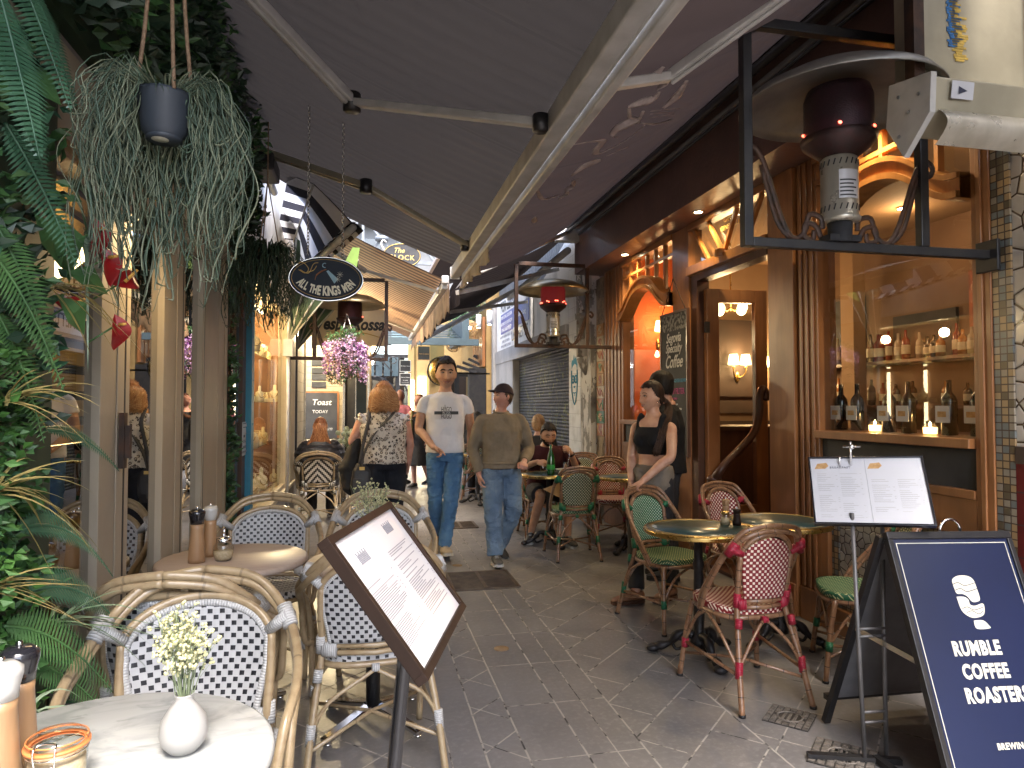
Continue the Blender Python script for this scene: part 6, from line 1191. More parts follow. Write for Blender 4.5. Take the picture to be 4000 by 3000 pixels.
prt('seal', M['seal'], g, lambda a: a.lathe([(.044, .069), (.055, .069), (.055, .074), (.044, .074)], n=28)); prt('lid', M['glassjar'], g, lambda a: a.lathe([(.052, .075), (.052, .083), (.040, .092), (.032, .089), (0, .088)], n=28)); prt('lid_rim', M['orangeglass'] if 'orangeglass' in M else M['seal'], g, lambda a: a.tube([(math.cos(t * .25) * .05, math.sin(t * .25) * .05, .0835) for t in range(25)], .0017, 6))
prt('clip', M['chrome'], g, lambda a: (a.tube([(math.cos(t * .25) * .0515, math.sin(t * .25) * .0515, .062) for t in range(25)], .0013, 6, closed=True), a.tube(spline([(-.012, -.055, .055), (-.014, -.062, .03), (0, -.063, .02), (.014, -.062, .03), (.012, -.055, .055)], 4), .0016, 6), a.tube(spline([(-.016, -.054, .05), (-.018, -.058, .08), (-.014, -.045, .09), (.014, -.045, .09), (.018, -.058, .08), (.016, -.054, .05)], 4), .0016, 6)))
def dried(a, r, n, h, sp, m1=0, m2=1):
    for i in range(n):
        q = r.uniform(0, 6.28); t = V((math.cos(q) * sp * r.uniform(.2, 1), math.sin(q) * sp * r.uniform(.2, 1), h * r.uniform(.65, 1))); b0 = V((r.uniform(-.008, .008), r.uniform(-.008, .008), .06)); pts = spline([b0, b0.lerp(t, .5) + V((0, 0, .01)), t], 4); a.tube(pts, .0011, 4, m1)
        for k in range(7):
            p = b0.lerp(t, r.uniform(.55, 1)); e = p + V((r.uniform(-.022, .022), r.uniform(-.022, .022), r.uniform(.005, .035))); a.tube([p, e], .0006, 3, m1)
            for _ in range(3): a.ell(e + rv(r) * .006, (.0038, .0038, .0034), 5, 4, m2)
r5 = random.Random(8)
g = thing('bud_vase', 'small white ceramic bud vase with dried cream flowers on the marble table', 'vase', (-.362, 1.53, .741))
prt('vase', M['ceramic'], g, lambda a: a.lathe([(0, 0), (.026, .001), (.041, .018), (.047, .04), (.042, .066), (.026, .092), (.017, .104), (.0175, .112), (.0195, .116), (.0165, .116), (.014, .108), (0, .10)], n=40)); prt('dried_flowers', [M['stem'], M['paleflower']], g, lambda a: dried(a, r5, 30, .285, .062))
g = thing('bud_vase', 'dried flowers in a small vase behind the tilted menu frame', 'vase', (.03, 3.42, .741)); prt('vase', M['ceramic'], g, lambda a: a.lathe([(0, 0), (.03, .001), (.045, .03), (.03, .08), (.018, .1), (0, .1)], n=20)); prt('dried_flowers', [M['stem'], M['paleflower']], g, lambda a: dried(a, r5, 30, .33, .13))
g = thing('bud_vase', 'vase of pale green flowers on the far café table beside the curly haired woman', 'vase', (-.22, 9.6, .741)); prt('vase', M['ceramic'], g, lambda a: a.lathe([(0, 0), (.04, .001), (.05, .05), (.03, .12), (0, .12)], n=16))
prt('flowers', [M['stem'], simple('pale_green_bloom', (.45, .5, .32), None, .7)], g, lambda a: [(a.tube([(0, 0, .1), (x, y, z)], .004, 4), a.ell((x, y, z), (.035, .035, .035), 8, 6, 1)) for x, y, z in [(r5.uniform(-.16, .16), r5.uniform(-.1, .1), r5.uniform(.2, .42)) for _ in range(13)]])
g = thing('sugar_jar', 'small glass jar of sugar with a brass lid on the condiment table', 'jar', (2.085, 3.70, .741)); prt('jar', M['glassjar'], g, lambda a: a.lathe([(0, .001), (.028, .001), (.028, .06), (.022, .066)], n=18)); prt('sugar', M['sugar'], g, lambda a: a.lathe([(0, .003), (.026, .003), (.026, .042), (0, .045)], n=16)); prt('lid', M['brass'], g, lambda a: a.lathe([(0, .066), (.026, .066), (.026, .08), (0, .083)], n=18))
grinder('small dark wood pepper grinder on the condiment table', 2.15, 3.68, .741, 'menu_wood', .10, .025, 'menu_wood'); grinder('pale wooden salt grinder standing on the condiment table', 2.135, 3.78, .741, 'beech', .145, .024)
g = thing('green_bottle', 'tall green glass water bottle in front of the eating man', 'bottle', (1.835, 6.68, .741)); prt('glass', simple('green_bottle_glass', (.01, .09, .02), None, .08, coat=1), g, lambda a: a.lathe([(0, 0), (.038, .002), (.04, .02), (.04, .16), (.03, .21), (.014, .26), (.013, .31), (0, .31)], n=24)); prt('label', simple('green_label', (.03, .3, .06), None, .5), g, lambda a: a.lathe([(.0408, .06), (.0412, .07), (.0412, .1), (.0408, .11)], n=24))
g = thing('water_glass', 'clear tumbler beside the green bottle', 'glass', (1.76, 6.70, .741)); prt('glass', M['glassjar'], g, lambda a: a.lathe([(0, .001), (.026, .001), (.032, .09)], n=18))
g = thing('soup_bowl', 'pale bowl of food in front of the eating man', 'bowl', (2.0, 6.82, .741)); prt('bowl', M['ceramic'], g, lambda a: a.lathe([(0, 0), (.035, .001), (.07, .035), (.078, .05), (.07, .045), (0, .03)], n=24)); prt('food', M['tan'], g, lambda a: a.lathe([(0, .036), (.07, .042), (0, .046)], n=18))
g = thing('paper_cloth', 'brown paper hanging over the edge of the eating man\'s table', 'paper', (0, 0, 0)); prt('sheet', simple('kraft_paper', (.42, .27, .15), (.34, .21, .11), .8), g, lambda a: (a.add([(1.72, 6.56, .62), (2.05, 6.545, .735), (2.08, 6.55, .45), (1.85, 6.55, .55)], [(0, 1, 2, 3)])), solid=.002)

# ------------------------------------------------------------------ menus and boards
def mframe(cx, ux, uy, w, h, name, lb, fm, fw, sheets):
    """a flat framed sheet: centre, unit right, unit up, size"""
    g = thing(name, lb, 'menu stand', (0, 0, 0)); c, ux, uy = V(cx), V(ux).normalized(), V(uy).normalized(); uy = (uy - ux * uy.dot(ux)).normalized(); n = ux.cross(uy)
    P = lambda s, t, d=0: c + ux * s + uy * t + n * d
    def slab(a, s0, s1, t0, t1, d0, d1, mat=0): a.add([P(s, t, d) for d in (d0, d1) for t in (t0, t1) for s in (s0, s1)], [(0, 2, 3, 1), (4, 5, 7, 6), (0, 1, 5, 4), (2, 6, 7, 3), (0, 4, 6, 2), (1, 3, 7, 5)], mat)
    W, H = w / 2, h / 2
    prt('frame', fm, g, lambda a: (slab(a, -W, W, H - fw, H, -.012, .012), slab(a, -W, W, -H, -H + fw, -.012, .012), slab(a, -W, -W + fw, -H + fw, H - fw, -.012, .012), slab(a, W - fw, W, -H + fw, H - fw, -.012, .012), slab(a, -W + .002, W - .002, -H + .002, H - .002, -.014, -.0125)), bevel=.004)
    for s0, s1 in sheets: prt('menu_sheet', M['paper'], g, lambda a: slab(a, s0, s1, -H + fw, H - fw, -.004, .004))
    return g, P, slab, ux, uy, n
# left: picture frame on a black post, tilted
W_, H_ = .45, .33
mg, P, slab, ux, uy, n = mframe((.081, 1.54, 1.063), (.298, .954, .015), (-.576, .167, .80), W_, H_, 'menu_stand', 'tilted wood framed menu on a black post in the foreground', M['menu_wood'], .017, [(-W_ / 2 + .016, -.004), (-.001, W_ / 2 - .016)])
def lines(a, s0, s1, t0, t1, n_, r, hh=.0022):
    for i in range(n_):
        t = t0 + (t1 - t0) * i / n_
        if r.random() < .16: continue
        slab(a, s0, s0 + (s1 - s0) * r.uniform(.45, 1), t, t + hh, .0045, .005)
        if r.random() < .4: slab(a, s1 + .004, s1 + .01, t, t + hh, .0045, .005)
r6 = random.Random(4)
prt('print', M['ink'], mg, lambda a: (lines(a, -W_ / 2 + .035, -.03, H_ / 2 - .13, -H_ / 2 + .06, 30, r6), lines(a, .015, W_ / 2 - .035, H_ / 2 - .10, -H_ / 2 + .05, 34, r6), [slab(a, x + .0065 * i, x + .0035 + .0065 * i, t, t + .028 - .006 * (i % 2), .0045, .005) for x, t in ((-W_ / 4 - .03, H_ / 2 - .085), (W_ / 4 - .03, H_ / 2 - .065)) for i in range(9)]))
prt('post', M['blackgloss'], mg, lambda a: a.tube([(.02, 1.62, 0), (.068, 1.60, .62), (.095, 1.575, .95), (.09, 1.56, 1.03)], .0165, 16)); prt('foot', M['blackgloss'], mg, lambda a: a.lathe([(0, 0), (.15, 0), (.15, .012), (0, .02)], (.02, 1.62, 0), 30))
# right: white menu on two thin posts
W_, H_ = .45, .33
mg, P, slab, ux, uy, n = mframe((2.095, 2.527, 1.087), (.845, -.533, .038), (.292, .52, .802), W_, H_, 'menu_stand', 'open white double page menu on a thin grey two post stand, right side', M['blackgloss'], .007, [(-W_ / 2 + .006, -.001), (.0, W_ / 2 - .006)])
prt('print', M['ink2'] if 'ink2' in M else M.setdefault('ink2', simple('pale_ink', (.5, .5, .5), (.42, .42, .42), .6)), mg, lambda a: (lines(a, -.195, -.125, .08, -.14, 24, r6, .0022), lines(a, -.105, -.03, .08, -.14, 24, r6, .0022), lines(a, .015, .09, .05, -.11, 18, r6, .0022), lines(a, .115, .19, .05, -.11, 18, r6, .0022)))
prt('tan_mark', M['tan'], mg, lambda a: [a.add([P(x - .028, .105, .005), P(x - .015, .132, .005), P(x + .022, .137, .005), P(x + .03, .12, .005), P(x + .015, .106, .005)], [(0, 1, 2, 3, 4)]) for x in (-.175, .035)])
prt('heading', M['ink'], mg, lambda a: a.text('BREAKFAST', P(-.10, .112, .005), ux, uy, .013, bold=.01, sp=1.3))
prt('post', M['grey_post'] if 'grey_post' in M else M.setdefault('grey_post', simple('grey_post', (.16, .15, .15), (.1, .1, .1), .45, .4)), mg, lambda a: (a.tube([(1.985, 2.44, 0), (1.99, 2.50, 1.0)], .009, 10), a.tube([(2.085, 2.44, 0), (2.135, 2.50, .98)], .009, 10), [a.tube([(1.986, 2.44 + .05 * z, z), (2.087 + .04 * z, 2.44 + .05 * z, z - .004)], .006, 8) for z in (.16, .2, .5, .53)]))
prt('base', M['black'], mg, lambda a: (a.beam((1.78, 2.52, .015), (2.12, 2.40, .015), .03, .022), a.beam((2.035, 2.44, .02), (2.02, 2.15, .02), .03, .022))); prt('finial', M['chrome'], mg, lambda a: (a.tube([(2.085, 2.62, 1.18), (2.075, 2.61, 1.29)], .005, 8), a.tube([(2.045, 2.62, 1.268), (2.11, 2.59, 1.27)], .0045, 8), a.ell((2.078, 2.605, 1.268), (.014, .010, .011), 10, 8), a.tube([(2.045, 2.64, 1.18), (2.043, 2.64, 1.225)], .004, 6)))
# sandwich board
sb = thing('sandwich_board', 'navy A-frame sandwich board with a cream logo and lettering in a black frame, bottom right', 'sandwich board')
TL, TR, BL = V((2.06, 2.40, .935)), V((2.62, 2.36, .925)), V((1.985, 2.03, 0.015)); BR = TR + (BL - TL) + V((.02, -.02, 0)); ux = (TR - TL).normalized(); uy = (TL - BL); Hh = uy.length; uy.normalize(); uy = (uy - ux * uy.dot(ux)).normalized(); n = ux.cross(uy); Wd = (TR - TL).length; c = TL - uy * Hh / 2 + ux * Wd / 2
P = lambda s, t, d=0: c + ux * s + uy * t + n * d
def slab(a, s0, s1, t0, t1, d0, d1, mat=0): a.add([P(s, t, d) for d in (d0, d1) for t in (t0, t1) for s in (s0, s1)], [(0, 2, 3, 1), (4, 5, 7, 6), (0, 1, 5, 4), (2, 6, 7, 3), (0, 4, 6, 2), (1, 3, 7, 5)], mat)
W, H = Wd / 2, Hh / 2
prt('frame', M['black'], sb, lambda a: (slab(a, -W, W, H - .03, H, -.02, .012), slab(a, -W, W, -H, -H + .02, -.02, .012), slab(a, -W, -W + .022, -H + .02, H - .03, -.02, .012), slab(a, W - .022, W, -H + .02, H - .03, -.02, .012)), bevel=.003)
prt('poster', M['navy'], sb, lambda a: slab(a, -W + .02, W - .02, -H + .018, H - .028, -.012, .004))
prt('border_line', M['bone'], sb, lambda a: (slab(a, -W + .034, W - .034, H - .048, H - .045, .0042, .005), slab(a, -W + .034, -W + .037, -H + .03, H - .048, .0042, .005), slab(a, W - .037, W - .034, -H + .03, H - .048, .0042, .005), slab(a, -W + .034, W - .034, -H + .03, -H + .033, .0042, .005)))
prt('lettering', M['bone'], sb, lambda a: (a.text('RUMBLE', P(-.125, .048, .0045), ux, uy, .07, bold=.045, sp=1.12, sx=.74, align='LEFT'), a.text('COFFEE', P(-.11, -.034, .0045), ux, uy, .07, bold=.045, sp=1.12, sx=.74, align='LEFT'), a.text('ROASTERS', P(-.125, -.116, .0045), ux, uy, .07, bold=.045, sp=1.12, sx=.74, align='LEFT'), a.text('BREWING THE BEST', P(-.055, -.285, .0045), ux, uy, .030, bold=.03, sp=1.1, sx=.9, align='LEFT')))
def blob(a, pts, m=0): q = spline([(x, y, 0) for x, y in pts] + [(pts[0][0], pts[0][1], 0)], 4)[:-1]; a.add([P(p.x + .005, p.y + .005, .0048) for p in q], [tuple(range(len(q)))], m)
prt('logo', M['bone'], sb, lambda a: (blob(a, [(-.05, .275), (-.048, .30), (-.02, .315), (.02, .315), (.045, .30), (.05, .265), (.05, .225), (.035, .215), (.012, .215), (-.002, .235), (-.02, .245), (-.045, .248)]), blob(a, [(-.05, .235), (-.02, .235), (-.002, .225), (.0, .205), (.02, .2), (.055, .208), (.058, .19), (.045, .165), (.01, .155), (-.02, .16), (-.045, .185)]), blob(a, [(-.005, .145), (.035, .145), (.055, .125), (.055, .115), (-.002, .115)])))
prt('logo_waves', M['navy'], sb, lambda a: [a.tube(spline([P(x0, y0, .0052), P(x0 + .025, y0 + .006, .0052), P(x0 + .05, y0 - .006, .0052), P(x1, y0 + .004, .0052)], 5), .0013, 4) for x0, y0, x1 in ((-.045, .288, .054), (-.042, .265, .054), (-.035, .195, .058), (-.02, .18, .052))])
prt('rear_panel', [M['black'], simple('grey_backing', (.16, .16, .165), (.12, .12, .125), .7)], sb, lambda a: [a.beam(p, q, .03, .025) for p, q in ((TL + V((0, .02, -.02)), (2.06, 2.78, .01)), (TR + V((0, .02, -.02)), (2.62, 2.76, .01)), ((2.06, 2.78, .12), (2.62, 2.76, .12)), ((2.06, 2.42, .9), (2.62, 2.4, .9)))] + [a.add([(2.075, 2.46, .86), (2.605, 2.44, .86), (2.605, 2.74, .12), (2.075, 2.76, .12)], [(0, 1, 2, 3)], 1)])
prt('spacer_bar', M['steel'], sb, lambda a: a.beam((2.045, 2.22, .48), (2.055, 2.62, .50), .006, .022)); prt('handle', M['chrome'], sb, lambda a: a.tube(arc((2.36, 2.385, .93), .05, 0, 180, 10), .006, 6))
# ------------------------------------------------------------------ people
def loft(a, cen, side, ab, n=28, e=2.3, mat=0):
    """closed body of superelliptic rings; side = half width direction"""
    vs = []; m = len(cen)
    for i in range(m):
        d = (V(cen[min(i + 1, m - 1)]) - V(cen[max(i - 1, 0)])).normalized(); s = V(side[i]); s = (s - d * s.dot(d)).normalized(); f = d.cross(s)
        for k in range(n):
            q = 2 * math.pi * k / n; c, sn = math.cos(q), math.sin(q); vs.append(V(cen[i]) + s * ab[i][0] * math.copysign(abs(c) ** (2 / e), c) + f * ab[i][1] * math.copysign(abs(sn) ** (2 / e), sn))
    fs = [(i * n + k, i * n + (k + 1) % n, (i + 1) * n + (k + 1) % n, (i + 1) * n + k) for i in range(m - 1) for k in range(n)] + [tuple(range(n - 1, -1, -1)), tuple(range((m - 1) * n, m * n))]
    a.add(vs, fs, mat, True)
def limb(a, pts, rs, n=16, flat=None):
    """tapered limb with round ends"""
    P = spline(pts, 5); k = len(P) - 1; rr = []
    for i in range(len(P)):
        t = i / k * (len(rs) - 1); j = min(int(t), len(rs) - 2); rr.append(rs[j] * (1 - t + j) + rs[j + 1] * (t - j))
    a.tube(P, rr, n, flat=flat); a.ell(P[0], (rr[0],) * 3, 12, 8); a.ell(P[-1], (rr[-1],) * 3, 12, 8)
def jaw(sz): return (1 - .30 * max(0, -sz - .15) ** 1.25) * (1 + .03 * (1 - abs(sz)))
def head_pt(sx, sy, sz, off=0.):
    x = .077 * sx * jaw(sz); z = .117 * sz; y = (.098 if sy > 0 else .090) * sy; y += .012 * max(0, sz) if sy > 0 else 0
    if sy < 0:
        g = lambda v, s: math.exp(-(v / s) ** 2); w = min(1, -sy * 2)
        nose = .026 * g(x, .0115 + .004 * g(z + .043, .01)) * (max(0, min(1, (.022 - z) / .062)) if z > -.045 else max(0, 1 + (z + .045) / .010))
        y -= w * (nose + .004 * g(z - .03, .012) * g(x, .05) - .010 * (g(x - .031, .016) + g(x + .031, .016)) * g(z - .008, .014) + .005 * (g(x - .045, .02) + g(x + .045, .02)) * g(z + .028, .022) + .007 * g(x, .024) * g(z + .066, .012) - .003 * g(x, .02) * g(z + .084, .007) + .012 * g(x, .026) * g(z + .105, .02))
    p = V((x, y, z)); return p + p.normalized() * off
def face_pt(x, z, off=0.):
    sz = z / .117; sx = x / (.077 * jaw(sz)); return head_pt(sx, -math.sqrt(max(.001, 1 - sx * sx - sz * sz)), sz, off)
def head_grid(a, mask=None, off=0., nu=44, nv=34, mat=0, rough=0., seed=0, topx=0.):
    vs = []; idx = {}; P = []
    for j in range(nv + 1):
        for i in range(nu):
            ph = math.pi * j / nv; th = 2 * math.pi * i / nu; s = (math.sin(ph) * math.cos(th), math.sin(ph) * math.sin(th), math.cos(ph)); o = off
            if rough: o += rough * NZ.noise(V(s) * 6 + V((seed, 0, 0))) + rough * .6 * NZ.noise(V(s) * 17)
            if topx: o = off * (.35 + .65 * max(0, min(1, (s[2] - .1) * 1.6))) + topx * max(0, s[2]) ** 3 + (o - off) * .6
            P.append((head_pt(*s, o), s))
    fs = []
    for j in range(nv):
        for i in range(nu):
            q = (j * nu + i, (j + 1) * nu + i, (j + 1) * nu + (i + 1) % nu, j * nu + (i + 1) % nu)
            if mask is None or all(mask(V(P[k][0])) for k in q): fs.append(q)
    used = sorted({k for f in fs for k in f}); mp = {k: i for i, k in enumerate(used)}
    a.add([P[k][0] for k in used], [tuple(mp[k] for k in f) for f in fs], mat, True)
def hand(a, W, d, n, s, curl=.5, spread=1., point=False, r=1.):
    W, d, n, s = V(W), V(d).normalized(), V(n).normalized(), V(s).normalized(); s = (s - d * s.dot(d)).normalized(); n = (n - d * n.dot(d) - s * n.dot(s)).normalized()
    rot = Mx((s, n, d)).transposed()
    a.ell(W + d * .048, (.040 * r, .017 * r, .054 * r), 14, 10, rot=rot); a.ell(W + d * .012, (.029 * r, .020 * r, .032), 12, 8, rot=rot); a.ell(W + d * .03 + s * .02 + n * .006, (.019, .016, .03), 10, 8, rot=rot)
    for i, L in enumerate((.070, .079, .074, .058)):
        o = (1.5 - i) * .0205 * spread; p = W + d * (.088 - abs(i - 1.2) * .004) + s * o; ang = 0; q = [p - d * .03, p]; cu = curl * (.25 if point and i == 0 else 1) * (1 + .12 * i)
        for k, f in enumerate((.45, .31, .24)): ang += cu * (1.0, 1.1, .7)[k]; p = p + (d * math.cos(ang) + n * math.sin(ang) + s * o * .8) * L * f; q.append(p)
        a.tube(q, [.0098, .0098, .0088, .008, .0062], 8); a.ell(q[-1], (.0064,) * 3, 8, 6)
    b0 = W + d * .022 + s * .024 + n * .004; b1 = b0 + (d * .62 + s * .72 + n * .25).normalized() * .036; b2 = b1 + (d * .9 + s * (.25 - curl * .3) + n * (.2 + curl * .5)).normalized() * .028; b3 = b2 + (d * .95 - s * curl * .3 + n * (.1 + curl * .4)).normalized() * .022
    a.tube([b0, b1, b2, b3], [.014, .0115, .0102, .0072], 9); a.ell(b3, (.0074,) * 3, 8, 6)
J0 = dict(pel=(0, 0, .93), wai=(0, .0, 1.08), che=(0, 0, 1.27), nec=(0, .012, 1.45), hd=(0, -.012, 1.615), fwd=(0, -1, 0), up=(0, 0, 1), sd=(1, 0, 0),
    sA=(-.18, .005, 1.41), eA=(-.225, .03, 1.13), wA=(-.235, -.03, .88), hA=(0, -.1, -1), nA=(1, 0, 0), cA=.4, sB=(.18, .005, 1.41), eB=(.225, .03, 1.13), wB=(.235, -.03, .88), hB=(0, -.1, -1), nB=(-1, 0, 0), cB=.4, tA=(0, -1, 0), tB=(0, -1, 0),
    pA=(-.09, 0, .91), kA=(-.095, -.02, .50), aA=(-.1, .02, .085), fA=(-.1, -1, 0), pB=(.09, 0, .91), kB=(.095, -.02, .50), aB=(.1, .02, .085), fB=(.1, -1, 0), hf=(0, -1, 0), hu=(0, 0, 1))
MSH = dict(mode='VOXEL', use_smooth_shade=True)
def skin(name, c, c2):
    t = MT(name, c, .45, 0, .4); t.vary(c2, 14, 4); t.b.inputs['Subsurface Weight'].default_value = .08; t.b.inputs['Subsurface Radius'].default_value = (.02, .008, .005); t.b.inputs['Subsurface Scale'].default_value = .3; t.bump(t.noise(160, 3), .0006); return t.m
def cloth(name, c, c2=None, rough=.85, wr=.006, sc=7, fine=220, **k):
    t = MT(name, c, rough, 0, .25); c2 = c2 or tuple(q * .8 for q in c); t.color(t.mix(t.noise(9, 4).ss(.35, .65), c, c2)); t.bump(t.noise(sc, 3, stretch=(1, 1, .5), dist=.8), wr); t.bump(t.noise(fine, 2), .0008); return t.m
TEX = {}
def folds(sc):
    if sc not in TEX: x = bpy.data.textures.new('folds', 'CLOUDS'); x.noise_scale = sc; x.noise_depth = 2; TEX[sc] = x
    return TEX[sc]
def remesh(vox, disp=0, sc=.1, sm=3): return [('REMESH', dict(voxel_size=vox, **MSH)), ('SMOOTH', dict(iterations=sm, factor=.5))] + ([('DISPLACE', dict(texture=folds(sc), strength=disp, mid_level=.5, texture_coords='LOCAL')), ('SMOOTH', dict(iterations=1, factor=.5))] if disp else [])
def person(label, loc, rz, H, J, sk, vox=.006, fat=1., sh=1., grp=None, legs=True, fem=0., handk=1.):
    g = thing('person', label, 'person', loc, rz, grp); k = H / 1.75; g.scale = (k, k, k); j = dict(J0); j.update(J); a = MB()
    sd = V(j['sd']); pel, wai, che, nec = V(j['pel']), V(j['wai']), V(j['che']), V(j['nec'])
    shv = (V(j['sB']) - V(j['sA'])).normalized()
    loft(a, [pel + (pel - wai) * .5, pel, wai, che, nec.lerp(che, .30), nec.lerp(che, .16), nec.lerp(che, .03), nec + (nec - che).normalized() * .03], [sd, sd, sd, shv, shv, shv, shv, shv], [(.10 * fat, .08), (.155 * fat, .105 * fat), (.135 * fat, .09 * fat), (.16 * fat, .105 * fat), (.15 * sh, .085), (.115 * sh, .075), (.07, .06), (.055, .055)])
    hdp = V(j['hd']); f = V(j['hf']).normalized(); u = V(j['hu']); u = (u - f * u.dot(f)).normalized(); HM = Mx((-(u.cross(-f)) * -1, -f, u)).transposed() if False else Mx(((-f).cross(u), -f, u)).transposed()
    limb(a, [nec - V((0, 0, .03)), nec.lerp(hdp, .35), hdp - u * .055 - f * .012], [.058, .052, .053], 16)
    HT = Mx.Translation(hdp) @ HM.to_4x4() @ Mx.Scale(j.get('hs', 1.), 4); a.T = HT; head_grid(a)
    for s in (-1, 1): a.ell((s * .078, .012, -.006), (.010, .018, .030), 10, 8)
    a.T = Mx.Identity(4)
    for q, ms in (('A', -1), ('B', 1)):
        S_, E_, W = V(j['s' + q]), V(j['e' + q]), V(j['w' + q]); limb(a, [S_ - shv * ms * .05 - V((0, 0, .016)), S_.lerp(E_, .14), S_.lerp(E_, .4), E_, E_.lerp(W, .3), W], [.034 * sh, .040 * sh, .045 * sh, .037, .038, .026]); hand(a, W, j['h' + q], j['n' + q], j['t' + q], j['c' + q], r=handk, point=j.get('pt' + q, False))
        if legs:
            P_, K_, A_ = V(j['p' + q]), V(j['k' + q]), V(j['a' + q]); ft = V(j['f' + q]).normalized(); limb(a, [P_, P_.lerp(K_, .5), K_, K_.lerp(A_, .35), A_], [.082 * fat, .068 * fat, .052, .050, .034]); limb(a, [A_ - V((0, 0, .03)), A_ + ft * .08 - V((0, 0, .045))], [.034, .026])
    b = a.build('body', sk, g, mods=remesh(vox, 0, sm=2)); return g, j, HT, k
def facefx(g, HT, brow=(.02, .014, .01), smile=0, lip=(.42, .16, .13), lw=1., open_=0, lid=0, brw=.0038, eyes=True):
    d = simple('brow_%d' % len(bpy.data.materials), brow, None, .8)
    def mk(name, m, fn): a = MB(); a.T = HT; fn(a); return a.build(name, m, g)
    if eyes:
        for s in (-1, 1):
            ex = s * .0305; e0 = face_pt(ex, .006, -.001)
            if lid < 1:
                mk('eye', [M['eyew'], d], lambda a: (a.ell(e0, (.0125, .006, .0052 * (1 - lid)), 12, 8), a.ell(e0 + V((0, -.004, 0)), (.0055, .003, .0048 * (1 - lid)), 10, 6, 1)))
            mk('eyelid', d, lambda a: a.tube(spline([face_pt(ex - .014, .004, .0015), face_pt(ex, .0115 - lid * .008, .003), face_pt(ex + .014, .004, .0015)], 4), .0022, 5))
    mk('eyebrow', d, lambda a: [a.tube(spline([face_pt(s * .013, .026, .002), face_pt(s * .03, .0325, .003), face_pt(s * .05, .024, .002)], 4), [brw * .8] * 5 + [brw] * 3 + [brw * .4], 6) for s in (-1, 1)])
    lm = simple('lip_%d' % len(bpy.data.materials), lip, None, .4); w = .022 + .006 * smile
    mk('mouth', [lm, M['paper'], M['inkd']], lambda a: (a.tube(spline([face_pt(-w, -.064 + .008 * smile, .001), face_pt(-w * .4, -.063, .002), face_pt(w * .4, -.063, .002), face_pt(w, -.064 + .008 * smile, .001)], 4), [.0018] * 4 + [.0034] * 5 + [.0018] * 4, 6), a.tube(spline([face_pt(-w, -.065 + .008 * smile, .001), face_pt(-w * .4, -.0715 - open_, .002), face_pt(w * .4, -.0715 - open_, .002), face_pt(w, -.065 + .008 * smile, .001)], 4), [.0018] * 4 + [.004] * 5 + [.0018] * 4, 6), a.tube(spline([face_pt(-w * .8, -.0655 + .005 * smile, .0013), face_pt(0, -.0675 - open_ * .5, .002), face_pt(w * .8, -.0655 + .005 * smile, .0013)], 4), [.001, .0016, .002 + open_ * .3, .002 + open_ * .3, .002 + open_ * .4, .002 + open_ * .3, .002 + open_ * .3, .0016, .001], 6, 1 if smile else 2)))
M['eyew'] = simple('eye_white', (.6, .57, .53), None, .3)
def part(g, name, m, fn, vox=.008, disp=0, sc=.1, T=None, sm=3, **k):
    a = MB()
    if T is not None: a.T = T
    fn(a); return a.build(name, m, g, mods=remesh(vox, disp, sc, sm), **k)
def top(g, j, m, fat=1., sh=1., hem=-.02, slv=.5, sr=1., loose=.022, vox=.0075, disp=.014, sc=.06, name='t_shirt', neck=.0, belly=0):
    """shirt: torso loft and sleeves to a fraction of the arm (1 = elbow, 2 = wrist)"""
    def fn(a):
        sd = V(j['sd']); pel, wai, che, nec = V(j['pel']), V(j['wai']), V(j['che']), V(j['nec']); shv = (V(j['sB']) - V(j['sA'])).normalized(); f = V(j['fwd']); dn = (pel - wai).normalized()
        loft(a, [pel + dn * -hem, pel + dn * (-hem - .05), wai, che, nec.lerp(che, .30), nec.lerp(che, .13), nec.lerp(che, .02 - neck), nec.lerp(che, -.03 - neck)], [sd, sd, sd, shv, shv, shv, shv, shv],
            [(.158 * fat + loose, .118 * fat + loose), (.156 * fat + loose, .116 * fat + loose), (.145 * fat + loose * 1.1, .102 * fat + loose * 1.1), (.168 * fat + loose * .8, .112 * fat + loose * .8), (.155 * sh + .004, .095 + .01), (.122 * sh, .088), (.078, .066), (.060, .056)])
        if belly: a.ell(wai + f * .05 * belly + V((0, 0, -.02)), (.15 * fat, .1 * fat, .12), 16, 10)
        for q, ms in (('A', -1), ('B', 1)):
            S_, E_, W = V(j['s' + q]), V(j['e' + q]), V(j['w' + q])
            if slv <= 0: continue
            pts = [S_ - shv * ms * .09 - V((0, 0, .004)), S_ - shv * ms * .03 - V((0, 0, .010)), S_.lerp(E_, .14) + shv * ms * .0, S_.lerp(E_, min(slv, 1) * .6), S_.lerp(E_, min(slv, 1))]; rs = [.036 * sh, .040 * sh, .047 * sh, .054 * sh * sr, .057 * sh * sr]
            if slv > 1: pts += [E_.lerp(W, (slv - 1) * .5), E_.lerp(W, slv - 1)]; rs = [.036 * sh, .040 * sh, .047 * sh, .052 * sh * sr, .050 * sr, .048 * sr, .037 * sr]
            P = spline(pts, 4); kk = len(P) - 1; rr = []
            for i in range(len(P)): t = i / kk * (len(rs) - 1); jj = min(int(t), len(rs) - 2); rr.append(rs[jj] * (1 - t + jj) + rs[jj + 1] * (t - jj))
            a.tube(P, rr, 16)
    return part(g, name, m, fn, vox, disp, sc, sm=8)
